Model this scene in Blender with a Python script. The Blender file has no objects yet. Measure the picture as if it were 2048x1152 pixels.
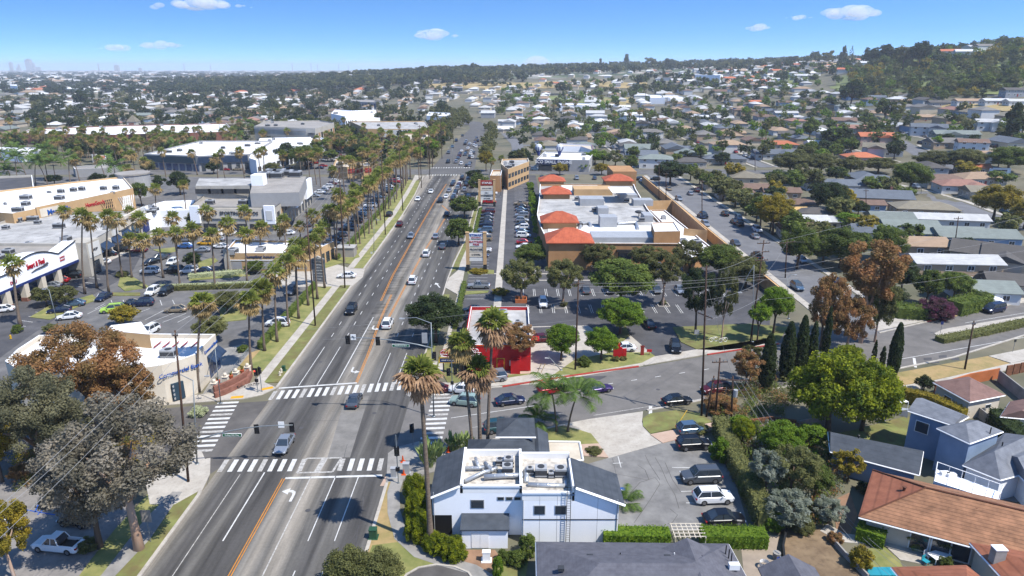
import bpy,bmesh,math,random
import numpy as np
from mathutils import Vector,Matrix,Euler,noise as mnoise
R=math.radians
sc=bpy.context.scene
COL=sc.collection
# -- camera
F=1365.0;PIT=math.atan(440/1365.0);HC=50.0;CX=1022.0
SP,CP=math.sin(PIT),math.cos(PIT)
cam_d=bpy.data.cameras.new('camera');cam=bpy.data.objects.new('camera',cam_d);COL.objects.link(cam)
cam.location=(0,0,HC);cam.rotation_euler=(math.pi/2-PIT,0,0)
cam_d.sensor_width=36;cam_d.lens=36*F/2048;cam_d.shift_x=2/2048.0
cam_d.clip_start=1;cam_d.clip_end=60000
sc.camera=cam
# -- sky, sun, exposure
SUN=Vector((0.86*math.cos(R(57)),-0.51*math.cos(R(57)),math.sin(R(57))))
w=bpy.data.worlds.new("World");sc.world=w;w.use_nodes=True
nt=w.node_tree;nt.nodes.clear()
out=nt.nodes.new('ShaderNodeOutputWorld');bg=nt.nodes.new('ShaderNodeBackground')
sky=nt.nodes.new('ShaderNodeTexSky');sky.sky_type='NISHITA';sky.sun_disc=False
sky.sun_elevation=R(57);sky.sun_rotation=math.atan2(SUN.x,SUN.y)
sky.altitude=200;sky.air_density=1.0;sky.dust_density=0.3;sky.ozone_density=3.0
hs=nt.nodes.new('ShaderNodeHueSaturation');hs.inputs['Saturation'].default_value=1.24
tcn=nt.nodes.new('ShaderNodeTexCoord');va=nt.nodes.new('ShaderNodeVectorMath');va.operation='MULTIPLY_ADD'
va.inputs[1].default_value=(1,1,4.0);va.inputs[2].default_value=(0,0,0.16)
vn=nt.nodes.new('ShaderNodeVectorMath');vn.operation='NORMALIZE'
nt.links.new(tcn.outputs['Generated'],va.inputs[0]);nt.links.new(va.outputs[0],vn.inputs[0]);nt.links.new(vn.outputs[0],sky.inputs[0])
nt.links.new(sky.outputs[0],hs.inputs['Color']);nt.links.new(hs.outputs[0],bg.inputs[0]);bg.inputs[1].default_value=0.15
nt.links.new(bg.outputs[0],out.inputs[0])
sd=bpy.data.lights.new('sun','SUN');sd.energy=4.0;sd.angle=R(0.53);sd.color=(1.0,0.955,0.88)
so=bpy.data.objects.new('sun',sd);COL.objects.link(so);so.rotation_euler=SUN.to_track_quat('Z','Y').to_euler()
so.location=(60,-40,150)
vs=sc.view_settings;sc.display_settings.display_device='sRGB'
vs.view_transform='Standard';vs.look='None';vs.gamma=1;vs.use_curve_mapping=False
vs.exposure=0.93
sc.cycles.max_bounces=6;sc.cycles.diffuse_bounces=2;sc.cycles.glossy_bounces=2
sc.cycles.transmission_bounces=3;sc.cycles.volume_bounces=1;sc.cycles.transparent_max_bounces=8
sc.cycles.use_denoising=True
# -- lie of the land: heights by bearing and distance
TCOL=[-400,0,300,600,900,1100,1400,1600,1750,1900,2050,2400]
TPRO={
 -400:[(0,0),(20000,0)],0:[(0,0),(20000,0)],300:[(0,0),(1300,0),(2000,4),(3000,0),(20000,0)],
 600:[(0,0),(1100,0),(1600,8),(1900,16),(2600,6),(6000,0),(20000,0)],
 900:[(0,0),(900,0),(1200,10),(1500,26),(1900,40),(2600,30),(6000,10),(20000,0)],
 1100:[(0,0),(700,0),(1000,6),(1300,20),(1700,38),(2100,47),(3000,40),(20000,0)],
 1400:[(0,0),(450,0),(700,6),(1000,20),(1300,36),(1700,50),(2100,60),(3000,45),(20000,0)],
 1600:[(0,0),(350,0),(600,10),(900,28),(1150,47),(1400,60),(2000,68),(3000,45),(20000,0)],
 1750:[(0,0),(300,0),(500,10),(650,20),(800,42),(950,62),(1100,66),(1500,60),(20000,0)],
 1900:[(0,0),(240,0),(400,8),(520,20),(640,36),(780,62),(900,74),(1100,80),(1500,72),(20000,0)],
 2050:[(0,0),(240,0),(400,10),(500,22),(600,38),(740,66),(860,78),(1100,84),(1500,76),(20000,0)],
 2400:[(0,0),(240,0),(400,12),(500,24),(600,44),(740,70),(900,84),(1200,88),(20000,0)]}
def T(x,y):
 if y<200:return 0.0
 c=CX + F*x/y*CP
 c=min(max(c,-399),2399)
 i=0
 while TCOL[i+1]<c:i+=1
 def pr(t):
  for (a,za),(b,zb) in zip(t,t[1:]):
   if y <= b:
    u=(y-a)/(b-a);u=u*u*(3-2*u);return za+(zb-za)*u
  return 0.0
 u=(c-TCOL[i])/(TCOL[i+1]-TCOL[i])
 z=pr(TPRO[TCOL[i]])*(1-u)+pr(TPRO[TCOL[i+1]])*u
 if z>1:z+=min(1,(z-1)/8)*3.5*mnoise.noise(Vector((x*.006,y*.006,0)))
 return z
def G(px,py,z=0.0):
 """point at height z seen at photo pixel px, py"""
 dy=F*CP+(576-py)*SP;dz=-F*SP+(576-py)*CP
 t=(z-HC)/dz
 return Vector(((px-CX)*t,dy*t,z))
def GT(px,py,dz0=0.0):
 """point on the terrain (plus dz0) at photo pixel px, py"""
 dx=(px-CX)/F;dy=(F*CP+(576-py)*SP)/F;dz=(-F*SP+(576-py)*CP)/F
 t=55.0;step=4.0
 while t<15000:
  x,y,z=dx*t,dy*t,HC+dz*t
  if z<T(x,y)+dz0:return Vector((x,y,T(x,y)))
  t+=step;step=max(4.0,t*.006)
 return Vector((dx*5000,dy*5000,0))
def ZAT(Y,py):
 k=(576-py)/F
 return HC+Y*(k*CP-SP)/(CP+k*SP)
def XAT(Y,Z,px):
 return (px-CX)*(Y*CP-(Z-HC)*SP)/F
def PRJ(v):
 zc=v[1]*CP-(v[2]-HC)*SP;yc=v[1]*SP+(v[2]-HC)*CP
 return CX+F*v[0]/zc,576-F*yc/zc
# -- materials
MATS={}; m0_=MATS
def mat(name,c,rough=.85,c2=None,var=.25,scale=.6,metal=0.,spec=.3,rnd=0.,bands=None,trans=0.,stretch=(1,1,1),world=False,detail=4.,spots=None,bump=0.):
 """noise-varied principled material; bands = (axis, spacing, dark) gives courses or boards"""
 if name in MATS:return m0_[name]
 m=bpy.data.materials.new(name);m.use_nodes=True;m0_[name]=m
 n=m.node_tree.nodes;l=m.node_tree.links;p=n['Principled BSDF']
 p.inputs['Roughness'].default_value=rough;p.inputs['Metallic'].default_value=metal
 p.inputs['Specular IOR Level'].default_value=spec
 if c2 is None:c2=tuple(x*(1-var) for x in c)
 if world:
  g=n.new('ShaderNodeNewGeometry');src=g.outputs['Position']
 else:
  g=n.new('ShaderNodeTexCoord');src=g.outputs['Object']
 mp=n.new('ShaderNodeMapping');mp.inputs['Scale'].default_value=stretch;l.new(src,mp.inputs[0])
 nz=n.new('ShaderNodeTexNoise');nz.inputs['Scale'].default_value=scale;nz.inputs['Detail'].default_value=detail
 nz.inputs['Roughness'].default_value=.65;l.new(mp.outputs[0],nz.inputs['Vector'])
 rp=n.new('ShaderNodeValToRGB');rp.color_ramp.elements[0].position=.34;rp.color_ramp.elements[1].position=.66
 rp.color_ramp.elements[0].color=(*c2,1);rp.color_ramp.elements[1].color=(*c,1)
 l.new(nz.outputs[0],rp.inputs[0]);col=rp.outputs[0]
 if spots:
  sc2,amt,pos,wid=spots
  n2=n.new('ShaderNodeTexNoise');n2.inputs['Scale'].default_value=sc2;n2.inputs['Detail'].default_value=3;l.new(src,n2.inputs['Vector'])
  r2=n.new('ShaderNodeMapRange');r2.inputs[1].default_value=pos;r2.inputs[2].default_value=pos+wid;r2.inputs[3].default_value=1;r2.inputs[4].default_value=amt
  l.new(n2.outputs[0],r2.inputs[0])
  vm=n.new('ShaderNodeVectorMath');vm.operation='SCALE';l.new(col,vm.inputs[0]);l.new(r2.outputs[0],vm.inputs['Scale']);col=vm.outputs[0]
 for b in (bands or []):
  ax,sp_,dk=b
  sx=n.new('ShaderNodeSeparateXYZ');l.new(src,sx.inputs[0])
  mm=n.new('ShaderNodeMath');mm.operation='PINGPONG';mm.inputs[1].default_value=sp_/2;l.new(sx.outputs[ax],mm.inputs[0])
  r3=n.new('ShaderNodeMapRange');r3.inputs[1].default_value=0;r3.inputs[2].default_value=sp_*.16;r3.inputs[3].default_value=dk;r3.inputs[4].default_value=1
  l.new(mm.outputs[0],r3.inputs[0])
  vm=n.new('ShaderNodeVectorMath');vm.operation='SCALE';l.new(col,vm.inputs[0]);l.new(r3.outputs[0],vm.inputs['Scale']);col=vm.outputs[0]
 if rnd:
  oi=n.new('ShaderNodeObjectInfo');r4=n.new('ShaderNodeMapRange');r4.inputs[3].default_value=1-rnd;r4.inputs[4].default_value=1+rnd
  l.new(oi.outputs['Random'],r4.inputs[0])
  vm=n.new('ShaderNodeVectorMath');vm.operation='SCALE';l.new(col,vm.inputs[0]);l.new(r4.outputs[0],vm.inputs['Scale']);col=vm.outputs[0]
 l.new(col,p.inputs['Base Color'])
 if bump:
  bp=n.new('ShaderNodeBump');bp.inputs['Strength'].default_value=bump;bp.inputs['Distance'].default_value=.1
  l.new(nz.outputs[0],bp.inputs['Height']);l.new(bp.outputs[0],p.inputs['Normal'])
 if trans:
  tr=n.new('ShaderNodeBsdfTranslucent');l.new(col,tr.inputs[0]);mx=n.new('ShaderNodeMixShader');mx.inputs[0].default_value=trans
  l.new(p.outputs[0],mx.inputs[1]);l.new(tr.outputs[0],mx.inputs[2]);l.new(mx.outputs[0],n['Material Output'].inputs[0])
 return m
def S(r,g,b):
 """sRGB 0-255 as seen in sun -> approximate surface colour"""
 f=lambda v:((v/255+.055)/1.055)**2.4 if v>10 else v/255/12.92
 return (f(r)*.66,f(g)*.66,f(b)*.66)
# -- mesh builder
class MB:
 def __init__(s):s.v=[];s.f=[];s.mi=[];s.cur=0
 def add(s,vs,fs,M=None):
  o=len(s.v)
  if M is not None:vs=[M @ Vector(v) for v in vs]
  s.v+=[tuple(v) for v in vs];s.f+=[tuple(i+o for i in f) for f in fs];s.mi+=[s.cur]*len(fs);return s
 def box(s,x0,x1,y0,y1,z0,z1,M=None):
  return s.add([(x0,y0,z0),(x1,y0,z0),(x1,y1,z0),(x0,y1,z0),(x0,y0,z1),(x1,y0,z1),(x1,y1,z1),(x0,y1,z1)],
     [(3,2,1,0),(4,5,6,7),(0,1,5,4),(1,2,6,5),(2,3,7,6),(3,0,4,7)],M)
 def quad(s,a,b,c,d):return s.add([a,b,c,d],[(0,1,2,3)])
 def prism(s,pts,z0,z1,bottom=False):
  """pts counter-clockwise plan outline"""
  n=len(pts);A=sum(pts[i][0]*pts[(i+1)%n][1]-pts[(i+1)%n][0]*pts[i][1] for i in range(n))
  if A<0:pts=pts[::-1]
  vs=[(p[0],p[1],z0) for p in pts]+[(p[0],p[1],z1) for p in pts]
  fs=[(i,(i+1)%n,n+(i+1)%n,n+i) for i in range(n)]+[tuple(range(n,2*n))]
  if bottom:fs.append(tuple(range(n-1,-1,-1)))
  return s.add(vs,fs)
 def tube(s,pts,rad,n=6,cap=True):
  pts=[Vector(p) for p in pts]
  if not isinstance(rad,(list,tuple)):rad=[rad]*len(pts)
  vs=[];fs=[]
  for i,p in enumerate(pts):
   d=(pts[min(i+1,len(pts)-1)]-pts[max(i-1,0)]).normalized()
   u=d.cross(Vector((0,0,1)) if abs(d.z)<.95 else Vector((1,0,0))).normalized();v=u.cross(d)
   for k in range(n):
    a=2*math.pi*k/n;vs.append(p+(u*math.cos(a)+v*math.sin(a))*rad[i])
  for i in range(len(pts)-1):
   for k in range(n):
    fs.append((i*n+k,i*n+(k+1)%n,(i+1)*n+(k+1)%n,(i+1)*n+k))
  if cap:fs.append(tuple(range(n-1,-1,-1)));fs.append(tuple((len(pts)-1)*n+k for k in range(n)))
  return s.add(vs,fs)
 def cyl(s,x,y,z0,z1,r,n=12,r2=None):return s.tube([(x,y,z0),(x,y,z1)],[r,r if r2 is None else r2],n)
 def ball(s,c,r,n=8,sq=1.0):
  vs=[];fs=[];m=n//2
  for i in range(m+1):
   t=math.pi*i/m
   for k in range(n):
    a=2*math.pi*k/n;vs.append((c[0]+r*math.sin(t)*math.cos(a),c[1]+r*math.sin(t)*math.sin(a),c[2]+r*sq*math.cos(t)))
  for i in range(m):
   for k in range(n):fs.append((i*n+k,(i+1)*n+k,(i+1)*n+(k+1)%n,i*n+(k+1)%n))
  return s.add(vs,fs)
 def mesh(s,name,mats,smooth=False):
  me=bpy.data.meshes.new(name);me.from_pydata(s.v,[],s.f)
  for m in (mats if isinstance(mats,(list,tuple)) else [mats]):me.materials.append(m)
  if any(s.mi):me.polygons.foreach_set('material_index',s.mi)
  if smooth:me.polygons.foreach_set('use_smooth',[True]*len(s.f))
  me.update();return me
 def build(s,name,mats,parent=None,loc=None,rz=0,smooth=False):
  return link(name,s.mesh(name,mats,smooth),parent,loc,rz)
def link(name,me,parent=None,loc=None,rz=0,scale=None):
 o=bpy.data.objects.new(name,me);COL.objects.link(o)
 if parent is not None:o.parent=parent
 if loc is not None:o.location=loc
 if rz:o.rotation_euler=(0,0,rz)
 if scale is not None:o.scale=scale
 return o
def tag(o,label=None,cat=None,group=None,kind=None):
 if label:o['label']=label
 if cat:o['category']=cat
 if group:o['group']=group
 if kind:o['kind']=kind
 return o
def thing(name,label,cat,loc=(0,0,0),rz=0,group=None):
 o=link(name,None,None,loc,rz);o.empty_display_size=.5
 return tag(o,label,cat,group)
AUTO=[]      # things labelled at the end from what they stand beside:(object,look,group noun)
def sheet(name,pts,z,m,kind='structure',parent=None):
 """flat ground sheet from plan points"""
 b=MB();n=len(pts)
 A=sum(pts[i][0]*pts[(i+1)%n][1]-pts[(i+1)%n][0]*pts[i][1] for i in range(n))
 if A<0:pts=pts[::-1]
 b.add([(p[0],p[1],z) for p in pts],[tuple(range(n))])
 o=b.build(name,m,parent)
 if kind:o['kind']=kind
 return o
def PX(*pts,z=0.0):return [G(p[0],p[1],z).xy[:] for p in pts]
def slab(name,pts,z0,z1,m,kind='structure'):
 o=MB().prism(pts,z0,z1).build(name,m)
 if kind:o['kind']=kind
 return o
def strip(pts,w0,w1):
 """plan outline of a band between offsets w0 and w1 (left positive) along a polyline"""
 P2=[Vector(p[:2]) for p in pts];L=[];Q=[]
 for i,p in enumerate(P2):
  d=(P2[min(i+1,len(P2)-1)]-P2[max(i-1,0)]).normalized();nn=Vector((-d.y,d.x))
  L.append(tuple(p+nn*w0));Q.append(tuple(p+nn*w1))
 return L+Q[::-1]
def draped(name,pts,w0,w1,dz,m,kind='structure',step=12):
 """band that follows the terrain"""
 P2=[]
 for a,b in zip(pts,pts[1:]):
  a=Vector(a[:2]);b=Vector(b[:2]);k=max(1,int((b-a).length/step))
  P2+=[a.lerp(b,i/k) for i in range(k)]
 P2.append(Vector(pts[-1][:2]));vs=[];fs=[]
 for i,p in enumerate(P2):
  d=(P2[min(i+1,len(P2)-1)]-P2[max(i-1,0)]).normalized();nn=Vector((-d.y,d.x))
  for wv in (w0,w1):
   q=p+nn*wv;vs.append((q.x,q.y,T(q.x,q.y)+dz))
 for i in range(len(P2)-1):fs.append((2*i,2*i+1,2*i+3,2*i+2))
 if w1>w0:fs=[f[::-1] for f in fs]
 o=MB().add(vs,fs).build(name,m)
 if kind:o['kind']=kind
 return o
# -- palette
mat('asphalt',S(116,112,108),.93,S(92,89,87),scale=.25,world=True,detail=9,spots=(.06,.86,.45,.2),spec=.2)
mat('asphalt_dark',S(97,96,98),.93,S(78,78,81),scale=.3,world=True,detail=9,spots=(.08,1.35,.5,.22),spec=.2)
mat('asphalt_mid',S(124,122,120),.93,S(98,97,97),scale=.3,world=True,detail=9,spots=(.07,1.2,.5,.22),spec=.2)
mat('concrete',S(205,198,186),.9,S(180,172,160),scale=.5,world=True,detail=8,spots=(2.5,.9,.52,.1))
mat('concrete_grey',S(168,164,158),.9,S(140,137,132),scale=.5,world=True,detail=8)
mat('concrete_pink',S(205,178,158),.9,S(188,160,140),scale=.6,world=True,detail=6)
mat('paint_white',S(235,235,232),.7,S(200,198,192),scale=1.2,world=True,detail=8)
mat('paint_white_worn',S(215,212,205),.8,S(150,146,140),scale=2.5,world=True,detail=8)
mat('paint_yellow',S(235,150,30),.7,S(190,125,45),scale=1.5,world=True,detail=8)
mat('paint_blue',S(50,100,190),.7,scale=2,world=True)
mat('red_kerb',S(195,62,50),.8,S(160,70,62),scale=1.5,world=True)
mat('tactile',S(245,180,40),.8)
mat('lawn',S(124,132,74),.95,S(118,108,68),scale=.55,world=True,detail=9,spots=(.35,1.3,.5,.15))
mat('lawn_mid',S(160,154,96),.95,S(112,122,66),scale=.35,world=True,detail=9)
mat('lawn_dry',S(190,160,114),.95,S(150,138,88),scale=.22,world=True,detail=9,spots=(1.2,.85,.5,.2))
mat('dirt',S(170,135,108),.95,S(138,108,86),scale=.5,world=True,detail=9)
mat('dirt_dry',S(150,128,100),.95,S(118,98,76),scale=.4,world=True,detail=10,spots=(1.5,.75,.5,.2))
mat('mulch',S(120,88,66),.95,S(82,62,48),scale=2,world=True)
LEAFK=dict(trans=.46,scale=2.3,detail=3,rough=.75,spec=.25)
mat('leaf_green',S(138,154,70),c2=S(84,104,44),rnd=.22,**LEAFK)
mat('leaf_bright',S(148,176,52),c2=S(96,132,34),rnd=.12,**LEAFK)
mat('feather_green',S(112,138,60),c2=S(70,96,38),trans=.3,scale=2)
mat('leaf_lime',S(182,188,36),c2=S(70,98,24),rnd=.1,**LEAFK)  # dark second tone paints in shaded gaps between the leaf clumps
mat('leaf_dark',S(84,100,54),c2=S(50,66,38),rnd=.2,**LEAFK)
mat('leaf_olive',S(150,150,90),c2=S(98,104,60),rnd=.2,**LEAFK)
mat('leaf_grey',S(182,172,154),c2=S(112,108,90),rnd=.1,**LEAFK)
mat('leaf_sage',S(158,154,118),c2=S(100,102,76),rnd=.1,**LEAFK)
mat('leaf_silver',S(184,190,172),c2=S(120,130,106),rnd=.1,**LEAFK)
mat('leaf_rust',S(200,146,98),c2=S(136,116,70),rnd=.1,**LEAFK)
mat('leaf_yellow',S(196,172,58),c2=S(130,124,44),rnd=.12,**LEAFK)
mat('leaf_purple',S(140,70,110),c2=S(84,70,60),rnd=.1,**LEAFK)
mat('leaf_white',S(226,226,190),c2=S(120,140,70),rnd=.1,trans=.2,scale=9)
mat('palm_green',S(176,182,88),c2=S(118,132,54),rnd=.2,**LEAFK)
mat('palm_dead',S(220,192,134),c2=S(154,130,84),rnd=.15,**LEAFK)
mat('palm_dead_pale',S(222,186,150),c2=S(158,124,92),rnd=.1,**LEAFK)
mat('bark',S(128,108,90),c2=S(88,72,60),scale=3,stretch=(1,1,.25),rnd=.1,bump=.5)
mat('bark_pale',S(225,205,188),c2=S(176,132,100),scale=2.2,stretch=(1,1,.3),bump=.4)
mat('palm_bark',S(140,124,108),c2=S(104,90,78),scale=4,stretch=(.6,.6,2),rnd=.1,bump=.4)
mat('wood_pole',S(96,72,58),c2=S(62,46,38),scale=2,stretch=(2,2,.15))
mat('steel',S(150,158,162),.45,metal=.35,var=.12)
mat('steel_dark',S(52,54,56),.5,metal=.3,var=.15)
mat('wire',S(150,150,150),.6,var=.1)
mat('wire_dark',S(60,60,62),.6,var=.1)
mat('glass',(.03,.04,.052),.05,var=.3,spec=.8,scale=.3)
mat('glass_blue',(.03,.06,.14),.12,var=.4,spec=.8,scale=.4)
mat('tyre',(.018,.018,.018),.85);mat('rim',S(150,150,152),.35,metal=.6,var=.1)
mat('lamp_clear',S(235,238,240),.2,var=.05);mat('lamp_red',S(170,24,22),.3,var=.1)
mat('white_wall',(.80,.815,.84),.85,(.73,.75,.785),scale=.35,detail=9,stretch=(1,1,.35))
mat('white_roof',(.76,.76,.75),.85,(.56,.55,.54),scale=.12,detail=8,spots=(.5,.93,.5,.15))
mat('dirty_roof',S(206,204,200),.9,S(160,158,154),scale=.16,detail=8,spots=(.4,.82,.52,.12))
mat('gravel_roof',S(176,170,162),.9,S(150,145,138),scale=.2,detail=8)
mat('cream_roof',S(228,216,196),.9,S(200,188,168),scale=.35,detail=8)
mat('tan_wall',S(214,178,132),.9,S(200,164,118),scale=.3,detail=5)
mat('tan_wall_dark',S(196,150,104),.9,S(178,134,90),scale=.3,detail=5)
mat('cream_wall',S(240,230,212),.9,S(222,210,190),scale=.3,detail=8)
mat('beige_wall',S(206,200,188),.9,S(186,180,168),scale=.3)
mat('grey_wall',S(178,178,178),.9,var=.1)
mat('red_paint',S(212,30,34),.65,S(180,18,24),scale=.35,detail=8)
mat('red_dull',S(170,60,50),.7)
mat('orange_tile',S(206,108,74),.8,S(170,84,56),scale=.7,detail=6,bands=[(0,.42,.72)],rnd=.06)
mat('slate',S(84,90,98),.85,S(66,72,80),scale=.7,detail=6,bands=[(2,.32,.86)])
mat('slate_brown',S(112,92,84),.85,S(88,72,66),scale=.7,detail=6,bands=[(2,.28,.88)])
mat('blue_grey_wall',S(150,172,200),.85,S(136,158,186),scale=.5)
mat('trim_white',(.74,.74,.73),.6,var=.08)
mat('awning_blue',S(44,66,96),.8,var=.2);mat('awning_teal',S(48,72,88),.8,var=.2)
mat('sign_grey',S(130,134,138),.6);mat('sign_white',S(236,236,232),.5,var=.05)
mat('brick',S(160,110,92),.9,S(130,86,72),scale=2)
mat('stucco_orange',S(205,120,70),.9)
mat('black',(.01,.01,.012),.5);mat('green_sign',S(20,110,70),.5,var=.1);mat('navy',S(40,60,110),.5)
mat('red_text',S(200,30,50),.5,var=.05);mat('blue_text',S(30,90,180),.5,var=.05);mat('dark_text',S(70,70,76),.5,var=.05);mat('blue_panel',S(40,60,130),.6)
mat('hvac',S(196,198,200),.55,metal=.2,var=.15);mat('hvac_dark',S(70,72,76),.6,var=.2);mat('duct',S(206,210,214),.4,metal=.5,var=.15)
mat('green_box',S(48,92,66),.6);mat('orange_plastic',S(240,96,30),.6);mat('yellow_paint',S(240,190,40),.6)
mat('wood_fence',S(150,100,70),.9,S(118,76,52),scale=1.5,bands=[(0,.18,.75)])
mat('block_wall',S(232,190,140),.9,S(214,172,122),scale=.4,bands=[(2,.4,.93)])
mat('grey_block',S(176,172,166),.9,S(150,146,140),scale=.6,bands=[(2,.4,.93)])
mat('pool',S(60,170,190),.1)
mat('terracotta',S(196,96,60),.8)
PAINT={k:mat('car_'+k,S(*c),.28,var=.04,spec=.6,metal=m_) for k,c,m_ in [
 ('white',(244,246,248),0),('silver',(176,182,190),.5),('grey',(100,106,114),.4),('black',(26,28,34),.3),('dark_blue',(30,44,78),.3),
 ('red',(176,26,36),.2),('blue',(60,110,180),.3),('pale_green',(160,184,176),.1),('lime',(180,220,90),0),('gold',(176,160,134),.4),
 ('yellow',(240,180,20),0),('purple',(70,50,110),.4),('teal',(40,84,96),.3),('maroon',(96,24,34),.3),('bluegrey',(96,124,150),.4)]}
ROOFC={}
def roofm(k):
 cs={'grey':(136,132,126),'dark':(100,96,92),'brown':(132,108,94),'tan':(176,150,124),'orange':(206,124,88),'light':(206,206,204),
  'green':(138,146,140),'rose':(170,128,112),'olive':(144,136,118),'white':(232,232,230),'slateblue':(112,119,128),'yellow':(222,184,120)}
 return mat('roof_'+k,S(*cs[k]),.88,var=.2,scale=.5,detail=6,bands=[(2,.3,.9)],rnd=.1)
def wallm(k):
 cs={'white':(232,232,230),'cream':(224,210,184),'tan':(200,174,146),'grey':(170,172,176),'blue':(150,176,206),'green':(150,160,146),'beige':(206,196,180),'pink':(214,180,164),'brown':(140,116,98)}
 return mat('wall_'+k,S(*cs[k]),.9,var=.1,scale=.5,rnd=.06)
# -- vegetation
def leaf_cloud(cent,n,rc,leaf,rs,out=.6,up=.35):
 """numpy: n diamond leaves around each centre"""
 C=np.repeat(cent,n,axis=0);m=len(C)
 d=rs.normal(size=(m,3));d /= np.linalg.norm(d,axis=1)[:,None]
 r=rs.uniform(.45,1.,(m,1))
 P=C+d*r*rc
 nn=d*out+rs.normal(size=(m,3))*.55;nn[:,2]+=up;nn /= np.linalg.norm(nn,axis=1)[:,None]
 a=np.cross(nn,rs.normal(size=(m,3)));a /= np.linalg.norm(a,axis=1)[:,None];b=np.cross(nn,a)
 s=leaf*rs.uniform(.6,1.35,(m,1))
 V=np.stack([P-a*s,P-b*s*.6,P+a*s,P+b*s*.6],1).reshape(-1,3)
 return V
def np_mesh(name,V,m,nv=4):
 me=bpy.data.meshes.new(name);k=len(V)//nv
 me.vertices.add(len(V));me.vertices.foreach_set('co',V.astype(np.float32).ravel())
 me.loops.add(len(V));me.loops.foreach_set('vertex_index',np.arange(len(V),dtype=np.int32))
 me.polygons.add(k);me.polygons.foreach_set('loop_start',np.arange(0,len(V),nv,dtype=np.int32))
 me.polygons.foreach_set('loop_total',np.full(k,nv,dtype=np.int32))
 me.materials.append(m);me.update(calc_edges=True);me.validate();return me
def crown_pts(shape,n,rs):
 out=[]
 while len(out)<n:
  d=rs.normal(size=3);d /= np.linalg.norm(d);r=rs.uniform(.35,1)**.6
  x,y,z=d*r*.86
  if shape=='round':
   if z<-.55:continue
  elif shape=='umbrella':
   z=abs(z)*.9-.25*(x*x+y*y);
  elif shape=='cone':
   t=rs.uniform(0,1);rr=(1-t)**.75*rs.uniform(.3,.9)+.04;a=rs.uniform(0,6.28);x,y,z=rr*math.cos(a),rr*math.sin(a),t*2-1
  elif shape=='column':
   t=rs.uniform(0,1);rr=min(1,(1-t)*2.6)**.7*min(1,.45+t*2.2)*rs.uniform(.55,.85);a=rs.uniform(0,6.28);x,y,z=rr*math.cos(a),rr*math.sin(a),t*1.94-1
  elif shape=='open':
   if z<-.7:continue
   x *= 1.05;y *= 1.05
  out.append((x,y,z))
 return np.array(out)
CM={}
def crown_mesh(shape,lod,var):
 """unit crown (radius 1) shared by many trees"""
 key=(shape,lod,var)
 if key in CM:return CM[key]
 rs=np.random.RandomState(hash((('round','umbrella','cone','column','open').index(shape),lod+1,var)) % 100000)
 ncl,nl,leaf,rc={-1:(170,300,.021,.18),0:(150,170,.034,.19),1:(70,90,.06,.23),2:(36,50,.11,.28),3:(20,26,.19,.34)}[lod]
 if shape=='open':ncl=int(ncl*.62);rc *= .85
 c=crown_pts(shape,ncl,rs)
 lob=rs.normal(size=(5,3));lob /= np.linalg.norm(lob,axis=1)[:,None]
 if shape in ('round','open'):
  k=1+.16*np.max(c@lob.T,axis=1)-.12;c *= k[:,None]
 V=leaf_cloud(c,nl,rc,leaf,rs)
 if shape=='column':
  k=(5,3,2,2)[max(lod,0)];c=crown_pts(shape,ncl*k,rs);n2=nl//2;V=leaf_cloud(c,n2,.26,.13,rs,.5,.1);q=c[:,2].repeat(n2*4);V[:,2]=q+(V[:,2]-q)*.3
 CM[key]=np_mesh('crown_'+shape,V,m0_['leaf_green']);return CM[key]
def trunk_mesh(var,bark='bark',forks=5):
 key=('trunk',var,bark)
 if key in CM:return CM[key]
 rn=random.Random(var*7+3);b=MB()
 sx,sy=rn.uniform(-.08,.08),rn.uniform(-.08,.08)
 b.tube([(0,0,-.04),(sx*.4,sy*.4,.28),(sx,sy,.55)],[.075,.052,.045],8)
 for i in range(forks):
  a=i*6.28/forks+rn.uniform(-.4,.4);r=rn.uniform(.3,.6);z=rn.uniform(.85,1.1)
  b.tube([(sx,sy,.5),(sx+math.cos(a)*r*.45,sy+math.sin(a)*r*.45,.74),(sx+math.cos(a)*r,sy+math.sin(a)*r,z)],[.034,.024,.01],5)
 CM[key]=b.mesh('trunk',m0_[bark],True);return CM[key]
NTREE=[0]
def set_mat(o,m):
 o.material_slots[0].link='OBJECT';o.material_slots[0].material=m
def tree_at(loc,h,r,leafm='leaf_green',shape='round',lod=1,cz=None,rz_=None,label=None,name='broadleaf_tree',cat='tree',bark='bark',group=None,trunk=True,look=None):
 """h height, r crown radius, rz_ crown half height, cz crown centre height"""
 NTREE[0]+=1;i=NTREE[0];rn=random.Random(i*31+7)
 if rz_ is None:rz_={'round':min(r*.85,h*.42),'open':min(r*.85,h*.42),'umbrella':r*.55,'cone':h*.48,'column':h*.495}[shape]
 if cz is None:cz=h-rz_*.92
 a=rn.uniform(0,6.28)
 t=thing(name,label,cat,loc,a,group)
 if trunk:link('trunk',trunk_mesh(i%4,bark),t,(0,0,0),0,(r,r,cz if shape != 'column' else h*.3))
 c=link('crown',crown_mesh(shape,lod,i%(2 if lod<0 else 4 if lod<2 else 5)),t,(0,0,cz),0,(r,r,rz_));set_mat(c,m0_[leafm])
 if label is None:AUTO.append((t,look or 'tree','tree'))
 return t
def tree(px,py,toppy,hw,leafm='leaf_green',shape='round',label=None,lod=None,**k):
 """base pixel, top pixel row, crown half width in pixels"""
 p=GT(px,py);h=ZAT(p.y,toppy)-p.z
 zc=p.y*CP-(p.z+h*.6-HC)*SP;r=hw*zc/F
 if lod is None:lod=-1 if hw>84 else 0 if hw>34 else 1 if hw>15 else 2
 return tree_at(p,max(h,1.2),r,leafm,shape,lod,label=label,**k)
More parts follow.
